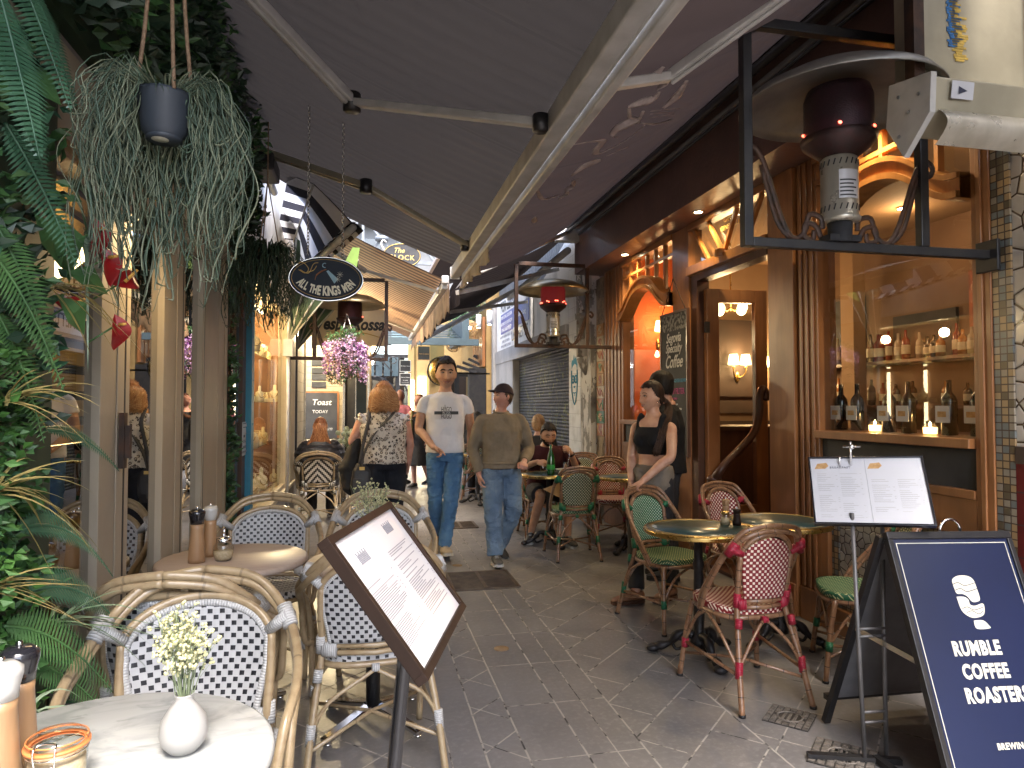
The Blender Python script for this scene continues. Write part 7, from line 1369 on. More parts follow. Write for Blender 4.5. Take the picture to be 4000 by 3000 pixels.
def pants(g, j, m, fat=1., r=(.098, .085, .072, .068, .066), end=1., vox=.009, disp=.014, sc=.09, name='jeans', topz=.06):
    def fn(a):
        sd = V(j['sd']); pel, wai = V(j['pel']), V(j['wai']); u = (wai - pel).normalized()
        loft(a, [pel - u * .09, pel - u * .03, pel + u * .02, pel + u * topz], [sd] * 4, [(.13 * fat, .105 * fat), (.166 * fat, .122 * fat), (.162 * fat, .116 * fat), (.15 * fat, .105 * fat)])
        for q in 'AB':
            P_, K_, A_ = V(j['p' + q]), V(j['k' + q]), V(j['a' + q])
            if end <= 1: pts = [P_ + u * .0, P_.lerp(K_, end * .5), P_.lerp(K_, end)]; rs = [r[0] * fat, r[1] * fat, r[2] * fat]
            else: pts = [P_, P_.lerp(K_, .5), K_, K_.lerp(A_, .5), A_.lerp(K_, 1 - (end - 1))]; rs = [r[0] * fat, r[1] * fat, r[2], r[3], r[4]]
            P = spline(pts, 5); kk = len(P) - 1; rr = []
            for i in range(len(P)): t = i / kk * (len(rs) - 1); jj = min(int(t), len(rs) - 2); rr.append(rs[jj] * (1 - t + jj) + rs[jj + 1] * (t - jj))
            a.tube(P, rr, 18)
    return part(g, name, m, fn, vox, disp, sc)
def shoe(g, A, f, up, sole, pitch=0., L=.27, z0=None):
    A = V(A); f = V(f); f.z = 0; f.normalize(); s = f.cross(V((0, 0, 1))); c, sn = math.cos(pitch), math.sin(pitch)
    F = f * c - V((0, 0, 1)) * sn; U = V((0, 0, 1)) * c + f * sn; o = A - U * .082 - F * .065
    def ring(t, w, h0, h1):  # cross-section ring
        return [o + F * t * L + s * w * math.cos(q * .5236) + U * (h0 + (h1 - h0) * (.5 + .5 * math.sin(q * .5236))) for q in range(12)]
    pr = [(0, .02, .02, .05), (.03, .033, .015, .085), (.2, .038, .015, .105), (.38, .040, .015, .10), (.55, .045, .015, .075), (.75, .048, .015, .06), (.92, .038, .017, .048), (1, .016, .02, .035)]
    a = MB(); vs = [p for r_ in pr for p in ring(*r_)]; n = 12
    a.add(vs, [(i * n + k, i * n + (k + 1) % n, (i + 1) * n + (k + 1) % n, (i + 1) * n + k) for i in range(7) for k in range(n)] + [tuple(range(11, -1, -1)), tuple(range(84, 96))], 0, True)
    w = lambda t: .044 * math.sin(min(1, t * 6 + .35) * 1.57) * (1 if t < .55 else 1.12) * math.sin(min(1, (1 - t) * 5 + .28) * 1.57)
    ol = [(t / 12, w(t / 12)) for t in range(13)] + [(t / 12, -w(t / 12)) for t in range(12, -1, -1)]
    m = len(ol); vs = [o + F * t * L + s * ww + U * h for h in (0, .024) for t, ww in ol]; a.add(vs, [tuple(range(m)), tuple(range(2 * m - 1, m - 1, -1))] + [(i, (i + 1) % m, (i + 1) % m + m, i + m) for i in range(m)], 1)
    for i in range(4): p = o + F * L * (.42 + .07 * i) + U * (.098 - .012 * i); a.tube([p - s * .02, p + s * .02], .003, 5, 1)
    return a.build('shoe', [up, sole], g)
def haircap(g, HT, m, front=.062, back=-.06, side=.0, off=.010, rough=.012, seed=1, topx=0., name='hair', fuzz=.016):
    def mask(p): 
        ay = max(-1, min(1, p.y / .09)); lim = front if ay < -.45 else (side + (front - side) * max(0, (-ay - .05) / .4) if ay < 0 else side + (back - side) * min(1, ay / .5)); return p.z > lim - .006 + .006 * NZ.noise(p * 90)
    fz = random.Random(seed); a = MB(); a.T = HT; cnt = 0
    for _ in range(2600):
        th, cz = fz.uniform(0, 6.283), fz.uniform(-.6, 1); sn = math.sqrt(1 - cz * cz); p = head_pt(sn * math.cos(th), sn * math.sin(th), cz)
        if not mask(p + V((0, 0, .012 * fz.random()))) or fuzz <= 0: continue
        nn = p.normalized(); k = off * (.35 + .65 * max(0, min(1, (cz - .1) * 1.6))) + (topx or 0) * max(0, cz) ** 3; q = p + nn * k * .6; dr = (nn * .5 + V((fz.uniform(-.5, .5), .25, -.45 if cz < .35 else .25)) + rv(fz) * .25).normalized(); L = fuzz * fz.uniform(.6, 1.2) * (.6 if cz < .35 else 1)
        a.tube([q, q + dr * L * .5, q + dr * L + V((0, .3, -.2)) * L * .3], [.0022, .0016, .0005], 3)
        cnt += 1
        if cnt > 1100: break
    if cnt: a.build('hair_strands', m, g)
    a = MB(); a.T = HT; head_grid(a, mask, off, 60, 46, 0, rough, seed, topx or .001); o = a.build(name, m, g, solid=.008); return o
def hairm(name, c, c2, rough=.45):
    t = MT(name, c, rough, 0, .25); n = t.noise(60, 4, stretch=(1, 1, .06), dist=.6); t.color(t.mix(n.ss(.35, .65), c, c2)); t.bump(n, .004); return t.m
def locks(a, HT, n, path, r=.004, seed=0, curl=0., cf=9., jit=.012, mats=1):
    """hair strands: path(k in 0..1, rnd) gives control points in head space"""
    rr = random.Random(seed)
    for i in range(n):
        pts = path(rr.random(), rr); P = spline([HT @ V(p) for p in pts], 5); ph = rr.uniform(0, 6.28); m = len(P)
        if curl:
            for k in range(m): t = k / m; P[k] = P[k] + V((math.cos(t * cf + ph), math.sin(t * cf + ph), math.sin(t * cf * 1.3 + ph) * .5)) * curl * min(1, t * 2.5)
        a.tube(P, [r * (1 - .75 * (k / m) ** 2) for k in range(m)], 4, rr.randrange(mats), flat=.5)
SK1 = skin('skin_light', (.56, .33, .24), (.48, .25, .18)); SK2 = skin('skin_tan', (.60, .36, .25), (.52, .28, .19)); SK3 = skin('skin_pink', (.60, .34, .27), (.52, .26, .2)); SK4 = skin('skin_brown', (.44, .25, .16), (.36, .19, .12)); SK5 = skin('skin_dark', (.2, .1, .075), (.16, .08, .06))
HB = hairm('black_hair', (.010, .008, .007), (.018, .014, .012), .6); HBR = hairm('dark_brown_hair', (.018, .010, .008), (.032, .018, .013), .55)
def denim(name, c, c2, fade):
    t = MT(name, c, .85, 0, .2); x, y, z = t.xyz(); f = t.noise(3.2, 4, stretch=(1, 1, .6)).ss(.4, .65); cc = t.mix(f, c, c2); cc = t.mix(t.noise(15, 5, stretch=(1, 1, .35)).ss(.55, .8) * .6, cc, fade); t.color(cc)
    t.bump(t.noise(7, 4, stretch=(.7, .7, 1.6), dist=1.5), .03); t.bump(t.noise(260, 2), .0008); return t.m
DN1 = denim('blue_denim', (.075, .17, .33), (.13, .26, .43), (.2, .35, .5)); DN2 = denim('faded_denim', (.13, .20, .31), (.22, .31, .42), (.38, .46, .55))
WT = cloth('white_cotton', (.80, .80, .84), (.74, .74, .79), wr=.014, sc=5)
# --- smiling man in the white T-shirt
g, j, HT, k = person('smiling dark haired man in a white T-shirt walking towards the camera', (.755, 6.62, 0), R(-3), 1.90, dict(sA=(-.185, 0, 1.405), eA=(-.235, .0, 1.13), wA=(-.115, -.20, .975), hA=(.75, -.45, -.45), nA=(.1, .3, -1), tA=(.4, -1, .2), cA=.75, ptA=True,
    sB=(.185, 0, 1.405), eB=(.235, .03, 1.12), wB=(.225, -.02, .86), hB=(.02, -.12, -1), nB=(-1, 0, 0), cB=.45, pA=(-.085, .01, .90), kA=(-.085, .02, .50), aA=(-.068, .24, .15), fA=(-.25, -1, 0), pB=(.085, 0, .90), kB=(.04, -.14, .49), aB=(-.01, -.08, .09), fB=(.12, -1, 0), hd=(.005, -.03, 1.615), hs=1.1), SK2, .0055)
facefx(g, HT, (.015, .011, .01), smile=1, brw=.0052, lip=(.36, .12, .10))
haircap(g, HT, hairm('greying_black_hair', (.016, .014, .013), (.06, .055, .055), .6), .084, -.07, .02, .014, .012, 3, topx=.016)
part(g, 'stubble', skin('stubble_skin', (.36, .21, .155), (.30, .17, .125)), lambda a: None) if 0 else None
a = MB(); a.T = HT; head_grid(a, lambda p: p.y < .0 and p.z < -.035 and not (abs(p.x) < .026 and p.z > -.078) and not (p.z > -.055 and abs(p.x) < .05), .0008, 56, 60); a.build('stubble', skin('stubble_skin', (.45, .275, .205), (.39, .23, .17)), g)
top(g, j, WT, 1.0, .95, -.015, .5, 1.08, .016, .0075, .016, .09)
pants(g, j, DN1, .98, (.088, .080, .066, .060, .060), 1.97, name='jeans', disp=.022, sc=.04)
shoe(g, j['aB'], (.12, -1, 0), simple('sand_suede', (.46, .38, .26), (.38, .3, .2), .9), simple('pale_sole', (.6, .55, .45), None, .7), -.22); shoe(g, (-.068, .25, .12), (-.3, -1, 0), bpy.data.materials['sand_suede'], bpy.data.materials['pale_sole'], .35)
prt('wristwatch', M['chrome'], g, lambda a: (a.tube([(.232 + .0, -.012, .885), (.230, -.016, .865)], .036, 14), a.ell((.262, -.03, .875), (.01, .018, .018), 10, 6)))
fy = -.148
prt('chest_print', M['inkd'], g, lambda a: (a.box(-.105, .105, fy - .004, fy, 1.255, 1.283), [a.text('HUGO', (0, fy - .006, 1.297), (1, 0, 0), (0, 0, 1), .062, sx=.5, bold=.005), a.text('HUGO', (0, fy - .006, 1.238), (1, 0, 0), (0, 0, 1), .062, sx=.5, bold=.005)], a.tube([(-.012, fy - .006, 1.3), (-.012, fy - .006, 1.34)], .002, 4)))
prt('chest_lettering', M['paper'], g, lambda a: a.text('BOSS', (0, fy - .007, 1.269), (1, 0, 0), (0, 0, 1), .05, sx=.6, bold=.008))
# --- man in the brown sweater and cap
g, j, HT, k = person('laughing man in a cap and brown sweater, looking towards the man in white', (1.235, 6.25, 0), R(2), 1.665, dict(sA=(-.20, 0, 1.40), eA=(-.27, .03, 1.10), wA=(-.23, -.05, .85), hA=(.1, -.2, -1), nA=(1, -.2, 0), cA=.5, sB=(.20, 0, 1.40), eB=(.29, .02, 1.09), wB=(.17, -.23, .98), hB=(-.25, -1, -.35), nB=(-.6, .1, -.8), cB=1.15, tB=(-1, .2, .4),
    pA=(-.09, 0, .90), kA=(-.10, -.10, .48), aA=(-.085, -.13, .085), fA=(-.05, -1, 0), pB=(.095, .01, .90), kB=(.11, -.03, .49), aB=(.05, .27, .11), fB=(.05, -1, 0), hd=(.015, -.01, 1.61), hf=(-1, -.32, .06)), SK3, .006, fat=1.13, sh=1.1)
facefx(g, HT, (.06, .04, .03), smile=1, open_=.006)
def capf(g, HT, m, m2):
    o = prt('cap', [m, m2], g, lambda a: (setattr(a, 'T', HT), head_grid(a, lambda p: p.z > .036 - .25 * max(0, p.y), .012, 60, 46, 0), a.sheet(lambda u, v: face_pt((u - .5) * .135, .047, .010) + V((0, -.075 * v * math.sqrt(max(0, 1 - (2 * u - 1) ** 2 * .8)) , -.004 - .012 * v + .02 * (1 - (2 * u - 1) ** 2) * .6)), 14, 6)), solid=.005); return o
cp_ = capf(g, HT, cloth('plum_cap', (.045, .032, .042), None), M['sack']); haircap(g, HT, hairm('short_brown_hair', (.09, .06, .045), (.06, .04, .03)), .07, -.06, -.02, .003, .002, 4)
prt('cap_lettering', M['paper'], g, lambda a: (setattr(a, 'T', HT), a.text('Oakley', (-.093, .03, .036), (0, -1, -.1), (0, 0, 1), .02, bold=.02)))
top(g, j, cloth('taupe_knit', (.235, .195, .145), (.2, .165, .12), wr=.012, fine=330), 1.14, 1.14, -.02, 1.9, 1.15, .022, .008, .02, .085, 'sweater', belly=.5)
prt('hem_band', bpy.data.materials['taupe_knit'], g, lambda a: a.tube([(-.0 + .195 * math.cos(q * .2094), .152 * math.sin(q * .2094) - .004, .965) for q in range(30)], .014, 8, closed=True))
prt('undershirt_hem', cloth('navy_tee', (.03, .04, .08)), g, lambda a: a.lathe([(.0, .90), (.188, .905), (.190, .96), (0, .962)], n=30, sy=.75))
prt('collar_band', bpy.data.materials['taupe_knit'], g, lambda a: a.tube([(.075 * math.cos(q * .3142), .012 + .066 * math.sin(q * .3142), 1.462 + .012 * math.sin(q * .3142)) for q in range(20)], .010, 8, closed=True))
pants(g, j, DN2, 1.1, (.096, .096, .088, .08, .076), 1.98, name='jeans', disp=.03, sc=.07)
shoe(g, j['aA'], (-.05, -1, 0), simple('grey_trainer', (.05, .05, .055), (.12, .12, .12), .7), simple('light_sole', (.5, .5, .5), None, .7), -.12, .29); shoe(g, (.05, .27, .105), (.1, -1, 0), simple('dark_trainer', (.02, .022, .028), None, .6), simple('grey_sole', (.2, .2, .2), None, .7), .2, .28)
# --- curly haired woman from behind
def leopard():
    t = MT('leopard_satin', (.6, .57, .52), .5); sc = 30; d = t.voro(sc, 'F1', rnd=.9); w = t.noise(60, 3) * .16 - .08; e = d + w; ring = e.gt(.27) * e.lt(.46); gap = t.noise(45, 2).gt(.42); inn = e.lt(.27)
    c = t.mix(inn * .8, (.62, .58, .53), (.36, .29, .23)); c = t.mix(ring * gap, c, (.035, .026, .024)); c = t.mix(t.voro(85, 'F1').lt(.16) * e.gt(.5), c, (.05, .04, .035)); t.color(c); t.bump(t.noise(7, 3, stretch=(1, 1, .5)), .012); return t.m
g, j, HT, k = person('woman with curly copper hair and leopard print top, seen from behind', (.175, 6.95, 0), R(180), 1.70, dict(sA=(-.195, .01, 1.38), eA=(-.27, .02, 1.10), wA=(-.255, -.03, .875), hA=(.12, -.1, -1), nA=(1, 0, 0), cA=.75, sB=(.195, .01, 1.38), eB=(.32, .0, 1.12), wB=(.22, -.20, 1.16), hB=(-.4, -1, .2), nB=(-.8, 0, -.2), cB=.8,
    pel=(0, 0, .93), nec=(0, .0, 1.43), hd=(0, -.03, 1.60), pA=(-.10, 0, .9), kA=(-.11, -.04, .49), aA=(-.11, -.05, .085), pB=(.10, 0, .9), kB=(.10, .02, .49), aB=(.10, .12, .1)), SK3, .0065, fat=1.38, sh=1.28, handk=1.1)
top(g, j, leopard(), 1.40, 1.22, -.03, .22, 1.35, .020, .0085, .018, .11, 'leopard_top')
pants(g, j, cloth('black_trouser', (.014, .016, .024), (.022, .025, .035), wr=.012), 1.42, (.094, .09, .095, .09, .085), 1.99, name='trousers', disp=.016, topz=.1)
for q in 'AB': shoe(g, j['a' + q], (0, -1, 0), M['sack'], M['sack'])
HC = hairm('copper_hair', (.42, .19, .08), (.62, .34, .16), .4); HC2 = hairm('copper_hair_light', (.78, .52, .3), (.6, .35, .17), .4)
haircap(g, HT, HC, .05, -.09, -.06, .02, .014, 5, name='hair', fuzz=.03)
def pth(t, r):
    q = r.uniform(-.5, 3.64); ph = r.uniform(.1, 1.2); c, s = math.cos(q), math.sin(q); R0 = .088 + .02 * r.random(); z0 = .10 * math.cos(ph * 1.2); zl = -.19 + .06 * r.random()
    return [(c * .09 * math.sin(ph), s * .1 * math.sin(ph), .118 * math.cos(ph) + .012), (c * R0 * 1.05, s * R0 * 1.1 + .01, .03), (c * R0 * 1.25, s * R0 * 1.2 + .012, -.07), (c * R0 * (1.3 + .1 * r.random()), s * R0 * 1.25 + .01, zl)]
a = MB(); locks(a, HT, 620, pth, .0052, 3, .026, 19, mats=2); a.build('curls', [HC, HC2], g)
# her shoulder bag, coat and straps
bgm = M['sack']; g2 = thing('shoulder_bag', 'black shoulder bag and coat hanging at the curly haired woman\'s left side', 'bag', (-.10, 6.98, 0))
part(g2, 'coat', M['sack'], lambda a: (loft(a, [(.02, 0, 1.12), (-.02, .0, .98), (-.06, .0, .82), (-.03, 0, .64), (.02, 0, .55)], [(1, .2, 0)] * 5, [(.05, .07), (.07, .09), (.10, .10), (.10, .09), (.05, .05)])), .009, .03, .09)
part(g2, 'bag', simple('black_nylon', (.02, .02, .022), (.035, .035, .04), .5, sc=8, bump=.003), lambda a: (loft(a, [(.08, -.10, .87), (.07, -.12, .8), (.05, -.13, .64), (.05, -.12, .56)], [(1, .1, 0)] * 4, [(.07, .04), (.095, .055), (.10, .06), (.08, .045)], e=4)), .008, .008, .1)
prt('strap', M['greystrap'] if 'greystrap' in M else M.setdefault('greystrap', simple('webbing', (.045, .045, .05), (.07, .07, .075), .7, sc=40)), g2, lambda a: (a.tube(spline([(.13, .0, 1.43), (.125, -.155, 1.30), (.08, -.185, 1.1), (.045, -.16, .88)], 6), .017, 8, flat=.3), a.tube(spline([(.40, .0, 1.42), (.33, -.17, 1.33), (.2, -.185, 1.2), (.10, -.175, 1.02), (.06, -.16, .86)], 6), .017, 8, flat=.3)))
prt('brass_trim', M['gold'], g2, lambda a: (a.box(.04, .09, -.185, -.178, .82, .85),)); prt('panel', M['greystrap'], g2, lambda a: a.box(-.02, .06, -.20, -.192, .60, .74))
# --- seated woman in the puffer jacket (back)
sit = dict(pel=(0, 0, .50), wai=(0, -.01, .66), che=(0, -.03, .86), nec=(0, -.07, 1.035), hd=(0, -.10, 1.19), sA=(-.18, -.06, 1.0), eA=(-.24, -.12, .76), wA=(-.13, -.36, .77), hA=(.3, -1, 0), nA=(0, 0, -1), tA=(1, 0, 0), sB=(.18, -.06, 1.0), eB=(.24, -.12, .76), wB=(.13, -.36, .77), hB=(-.3, -1, 0), nB=(0, 0, -1), tB=(-1, 0, 0),
    pA=(-.1, 0, .50), kA=(-.12, -.44, .50), aA=(-.12, -.42, .09), pB=(.1, 0, .50), kB=(.12, -.44, .50), aB=(.12, -.42, .09))
g, j, HT, k = person('seated woman with long red hair in a black puffer jacket', (-.56, 8.80, 0), R(180), 1.72, dict(sit), SK3, .009)
PF = MT('black_puffer', (.02, .021, .027), .45); zz = PF.xyz()[2] / .075; fz = zz - zz.floor(); PF.bump((fz - .5).abs() * -1, .03).bump(PF.noise(22, 4), .008); PF = PF.m
top(g, j, PF, 1.28, 1.28, -.04, 1.9, 1.55, .045, .009, .02, .07, 'puffer_jacket'); pants(g, j, M['sack'], 1.0, end=1.97, name='trousers')
for q in 'AB': shoe(g, j['a' + q], (0, -1, 0), bpy.data.materials['grey_trainer'], bpy.data.materials['light_sole'])
HR = hairm('red_brown_hair', (.13, .045, .02), (.30, .12, .05), .35); haircap(g, HT, HR, .05, -.10, -.07, .014, .006, 7, fuzz=0)
def pth2(t, r):
    q = r.uniform(.3, 2.85); c, s = math.cos(q), math.sin(q); x = r.uniform(-1, 1)
    return [(c * .05, s * .06, .115), (c * .085, s * .11, .04), (c * .075 + x * .01, .115 + .01 * s, -.03), (x * .12, .125, -.16), (x * .165, .12 + .03 * r.random(), -.34 + .09 * r.random())]
a = MB(); locks(a, HT, 460, pth2, .0062, 5, .006, 6, mats=2); a.build('long_hair', [HR, hairm('auburn_light', (.5, .25, .12), (.34, .15, .065), .35)], g); prt('hair_tie', M['bone'], g, lambda a: (setattr(a, 'T', HT), a.ell((0, .108, .045), (.016, .006, .008), 8, 6)))
# --- eating man
e_ = dict(sit); e_.update(nec=(0, -.12, 1.0), che=(0, -.08, .85), hd=(.0, -.20, 1.115), hf=(0, -1, -.30), hu=(0, -.25, 1), sA=(-.20, -.10, .96), sB=(.20, -.10, .96), eA=(-.31, -.20, .77), wA=(-.17, -.40, .85), hA=(.45, -.8, -.1), nA=(.2, 0, -1), cA=.7, tA=(.6, .2, .5), eB=(.30, -.22, .76), wB=(.20, -.36, .93), hB=(-.55, -.3, .5), nB=(-.6, .0, -.6), cB=.95, tB=(-.4, 0, 1), kA=(-.14, -.40, .50), aA=(-.20, -.22, .085), fA=(-.4, -1, 0), kB=(.15, -.40, .5), aB=(.12, -.5, .085))
g, j, HT, k = person('seated bearded man in a maroon T-shirt eating at the round table', (1.93, 7.32, 0), 0, 1.77, e_, SK4, .0065, fat=1.05, sh=1.08)
facefx(g, HT, (.01, .008, .007), lid=1, brw=.0042, lip=(.3, .12, .1)); haircap(g, HT, HB, .080, -.05, .02, .014, .006, 8)
a = MB(); a.T = HT; head_grid(a, lambda p: p.y < .015 and p.z < -.03 and not (abs(p.x) < .024 and -.074 < p.z < -.058) and not (p.z > -.05 and abs(p.x) < .052) and not (abs(p.x) < .02 and p.z > -.052), .004, 64, 70, 0, .002); a.build('beard', HB, g, solid=.003)
top(g, j, cloth('maroon_jersey', (.05, .011, .014), (.036, .008, .011), wr=.01), 1.1, 1.15, -.02, .95, 1.15, .022, .008, .014, .08, 't_shirt')
pants(g, j, cloth('charcoal_shorts', (.025, .026, .032)), 1.08, (.1, .1, .09, .07, .07), .92, name='shorts')
for q, f in (('A', (-.4, -1, 0)), ('B', (.1, -1, 0))): shoe(g, j['a' + q], f, simple('black_trainer', (.02, .02, .023), None, .6) if q == 'A' else bpy.data.materials['black_trainer'], M['ceramic'])
prt('shoe_mark', M['ceramic'], g, lambda a: a.tube(spline([(-.262, -.29, .035), (-.275, -.24, .03), (-.262, -.19, .055)], 4), [.003, .006, .008, .008, .007, .006, .004, .003, .002], 5)); prt('wristband', M['sack'], g, lambda a: a.tube([(.215, -.345, .91), (.205, -.352, .925)], .034, 12)); prt('earbud', M['ceramic'], g, lambda a: (setattr(a, 'T', HT), a.ell((-.088, -.008, -.01), (.007, .009, .009), 8, 6), a.tube([(-.088, -.012, -.015), (-.086, -.02, -.045)], .0035, 6)))
g2 = thing('fork', 'fork in the eating man\'s raised hand', 'fork', (0, 0, 0)); prt('metal', M['chrome'], g2, lambda a: (a.tube([(2.09, 6.84, 1.0), (2.06, 6.80, .90), (2.05, 6.79, .86)], .004, 6), [a.tube([(2.05 + .008 * i, 6.79, .862), (2.045 + .008 * i, 6.785, .82)], .0018, 4) for i in (-1, 0, 1)]))
g2 = thing('knife', 'knife in the eating man\'s other hand', 'knife', (0, 0, 0)); prt('metal', M['chrome'], g2, lambda a: a.tube([(1.80, 6.85, .86), (1.86, 6.80, .84), (1.90, 6.78, .82)], [.004, .006, .003], 6, flat=.3))
# --- woman standing with her hand on the green chair
SW = R(-58)
g, j, HT, k = person('woman in a black crop top with long ponytail, hand on a green chair', (2.14, 4.84, 0), SW, 1.68, dict(pel=(0, 0, .95), sA=(-.165, .0, 1.37), eA=(-.20, -.02, 1.10), wA=(-.12, -.14, .90), hA=(.2, -.5, -.7), nA=(.7, .4, 0), cA=.7, tA=(.3, -1, .1), sB=(.165, .0, 1.37), eB=(.245, -.14, 1.13), wB=(.115, -.315, .945), hB=(-.2, -.75, -.35), nB=(-.1, .2, -1), cB=.85, tB=(-.9, .2, 0),
    nec=(0, .0, 1.42), hd=(-.01, -.02, 1.575), hf=(-.42, -1, .02), pA=(-.085, 0, .92), kA=(-.12, -.08, .51), aA=(-.02, -.22, .085), fA=(-.5, -1, 0), pB=(.085, 0, .92), kB=(.10, -.02, .5), aB=(.1, .06, .085)), SK2, .0058, fat=.93, sh=.92)
facefx(g, HT, (.02, .014, .012), smile=.6, brw=.002, lip=(.5, .2, .18)); haircap(g, HT, HBR, .074, -.05, -.0, .013, .006, 9, fuzz=0)
def pth3(t, r):
    q = r.uniform(0, 6.28); c, s = math.cos(q) * r.random(), math.sin(q) * r.random()
    return [(c * .03, .10 + s * .02, .0), (.05 + c * .03, .13 + s * .02, -.06), (.11 + c * .04, .07 + s * .035, -.17), (.145 + c * .045, .0 + s * .035, -.31), (.14 + c * .035, -.04 + s * .03, -.46 + .06 * r.random())]
a = MB(); locks(a, HT, 190, pth3, .007, 6, .004, 5); a.build('ponytail', hairm('chestnut_hair', (.045, .025, .018), (.075, .042, .028), .5), g); prt('earring', M['chrome'], g, lambda a: (setattr(a, 'T', HT), a.ell((.08, .01, -.042), (.005, .005, .005), 8, 6)))
part(g, 'crop_top', cloth('black_rib', (.012, .012, .014)), lambda a: (loft(a, [(0, 0, 1.125), (0, 0, 1.18), (0, -.01, 1.27), (0, .0, 1.325)], [(1, 0, 0)] * 4, [(.137, .095), (.15, .105), (.158, .125), (.15, .10)]), [a.tube(spline([(s * .10, -.07, 1.31), (s * .105, -.02, 1.43), (s * .11, .07, 1.32)], 4), .022, 10) for s in (-1, 1)], [a.ell((s * .065, -.085, 1.24), (.062, .055, .06), 12, 8) for s in (-1, 1)]), .007, .004, .1)
pants(g, j, M['sack'], .98, (.088, .08, .066, .062, .064), 1.96, name='trousers', topz=.05)
part(g, 'tied_jacket', cloth('khaki_jacket', (.21, .18, .145), None, wr=.014), lambda a: (loft(a, [(0, -.03, .78), (0, -.01, .88), (0, 0, 1.0), (0, 0, 1.04)], [(1, 0, 0)] * 4, [(.12, .10), (.168, .128), (.162, .118), (.15, .108)]), a.tube(spline([(-.16, -.02, 1.0), (-.05, -.14, .97), (.0, -.15, .85), (.02, -.14, .76)], 4), .03, 10)), .008, .022, .07)
for q, f in (('A', (-.5, -1, 0)), ('B', (0, -1, 0))): shoe(g, j['a' + q], f, simple('tan_leather', (.28, .13, .07), (.22, .1, .05), .45, coat=.2) if q == 'A' else bpy.data.materials['tan_leather'], M['wood_dark'])
g2 = thing('phone', 'dark phone in the lowered hand of the woman in the crop top', 'phone', (2.04, 4.85, .79), R(20)); prt('body', [M['blackgloss'], M['paper']], g2, lambda a: (a.box(-.02, .055, -.006, .004, -.06, .07), a.box(.03, .09, .006, .01, -.05, .0, 1)), bevel=.003)
# --- man in black behind her
g, j, HT, k = person('man in black with a tattooed forearm behind the ponytailed woman', (2.50, 5.38, 0), R(-110), 1.76, dict(hf=(-.3, -1, 0), eB=(.24, .02, 1.12), wB=(.22, -.10, .88), hd=(0, -.05, 1.60), kA=(-.09, -.03, .5), kB=(.09, -.0, .5)), SK1, .0075, fat=1.0, sh=1.05)
haircap(g, HT, HB, .06, -.06, -.01, .018, .008, 12); facefx(g, HT); top(g, j, cloth('black_tee', (.012, .012, .013)), 1.08, 1.1, -.05, .62, 1.15, .03, .009, .014, .09, 't_shirt'); pants(g, j, M['sack'], 1.02, end=1.97, name='trousers')
for q in 'AB': shoe(g, j['a' + q], (0, -1, 0), M['sack'], M['sack'])
prt('tattoo', simple('tattoo_ink', (.05, .06, .06), None, .6), g, lambda a: [a.tube([(.232 + .037 * math.cos(q * .5 + i), .0 - .05 * i / 3 + .037 * math.sin(q * .5 + i), 1.07 - .055 * i - .006 * math.sin(q * 2)) for q in range(8)], .0035, 5) for i in range(4)])
# --- distant people
g, j, HT, k = person('distant bald man in a dusty pink shirt', (.62, 12.8, 0), R(150), 1.76, {}, SK5, .011, fat=1.1); top(g, j, cloth('dusty_pink', (.30, .10, .13)), 1.1, 1.08, -.03, .8, vox=.012, name='shirt'); pants(g, j, M['sack'], end=1.97, vox=.012, name='trousers')
for q in 'AB': shoe(g, j['a' + q], (0, -1, 0), M['sack'], M['sack'])
g, j, HT, k = person('distant woman in a black dress gazing upwards beside the white shirt', (.90, 12.0, 0), R(-40), 1.68, dict(hf=(-.3, -.7, .75), hu=(0, .4, 1), wA=(-.15, -.22, 1.1), hA=(.5, -.5, .3), aB=(.06, .25, .14), kB=(.09, .02, .5), hd=(0, .0, 1.60)), SK3, .010, fat=.95, sh=.92); facefx(g, HT, (.1, .05, .03)); HL = hairm('reddish_brown_hair', (.16, .07, .04), (.1, .04, .02)); haircap(g, HT, HL, .055, -.09, -.05, .014, .01, 13)
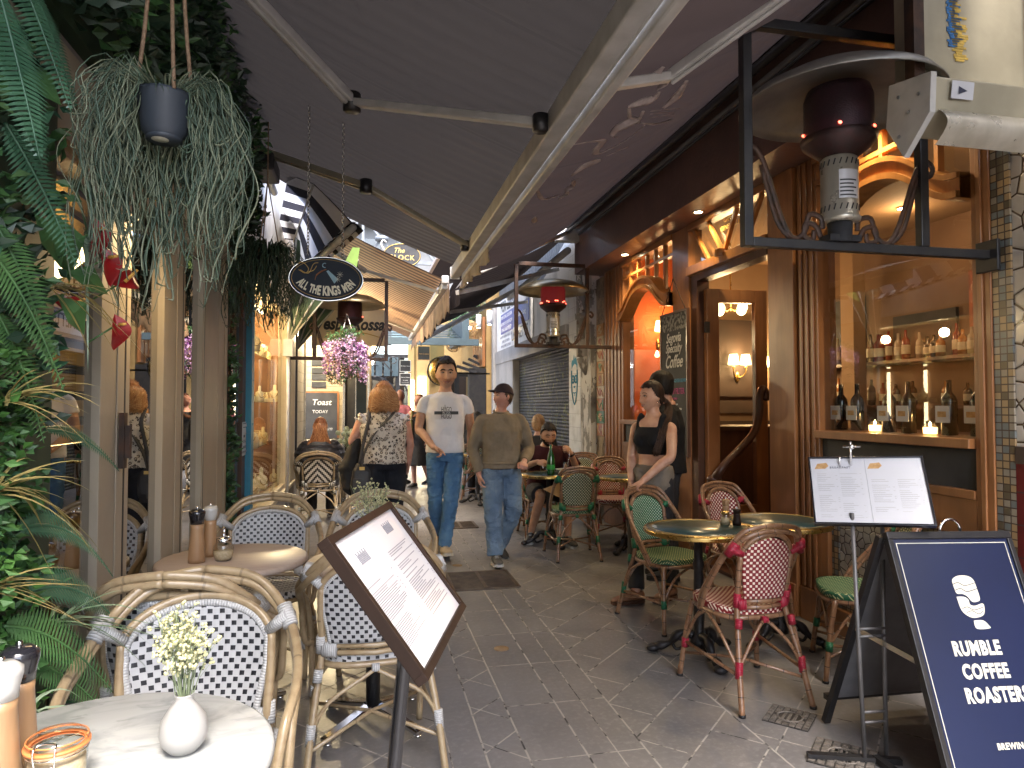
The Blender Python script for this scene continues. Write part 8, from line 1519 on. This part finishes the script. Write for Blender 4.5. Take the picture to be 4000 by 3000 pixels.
a = MB(); locks(a, HT, 90, lambda t, r: [(r.uniform(-.07, .07), .05, .06), (r.uniform(-.09, .09), .10, -.05), (r.uniform(-.1, .1), .12, -.2), (r.uniform(-.11, .11), .1, -.33)], .008, 2, .006); a.build('long_hair', HL, g)
part(g, 'dress', M['sack'], lambda a: (loft(a, [(0, 0, .42), (0, 0, .7), (0, 0, .95), (0, 0, 1.1), (0, 0, 1.27), (0, 0, 1.40)], [(1, 0, 0)] * 6, [(.21, .19), (.19, .16), (.17, .13), (.14, .11), (.165, .125), (.13, .09)])), .012, .02, .1); prt('scarf', simple('mustard_print', (.45, .4, .2), (.3, .28, .12), .8, sc=30), g, lambda a: (a.tube([(-.07, -.10, 1.42), (-.06, -.14, 1.1), (-.05, -.15, .9)], .035, 8, flat=.4)))
for q in 'AB': shoe(g, j['a' + q], (0, -1, 0), M['sack'], M['ceramic'])
s2 = dict(sit); g, j, HT, k = person('distant seated grey haired man seen between the two walking men', (1.70, 10.6, 0), R(165), 1.80, s2, SK1, .011, fat=1.1); haircap(g, HT, hairm('grey_hair', (.16, .15, .14), (.08, .075, .07)), .06, -.07, -.02, .008, .006, 14); top(g, j, cloth('dark_shirt', (.02, .022, .03)), 1.15, 1.1, -.03, .8, vox=.012, name='shirt'); pants(g, j, M['sack'], end=1.97, vox=.012, name='trousers')
for q in 'AB': shoe(g, j['a' + q], (0, -1, 0), M['sack'], M['sack'])
dup(dgc, (1.70, 10.55, 0), R(165 + 180), 'far dark chair under the grey haired seated man', 'chairs farther down the lane'); bq = dup(bt, (1.62, 9.95, 0), 0, 'far small round table between the two walking men')
g, j, HT, k = person('seated blonde person almost hidden behind the eating man', (2.24, 8.75, 0), R(170), 1.76, s2, SK1, .011); HY = hairm('blonde_hair', (.5, .32, .16), (.36, .2, .1)); haircap(g, HT, HY, .06, -.10, -.05, .016, .01, 15); top(g, j, M['sack'], 1.1, 1.05, -.03, 1.9, vox=.012, name='sweater'); pants(g, j, M['sack'], end=1.97, vox=.012, name='trousers')
dup(dgc, (2.24, 8.7, 0), R(-10), 'far dark chair under the seated blonde person', 'chairs farther down the lane')
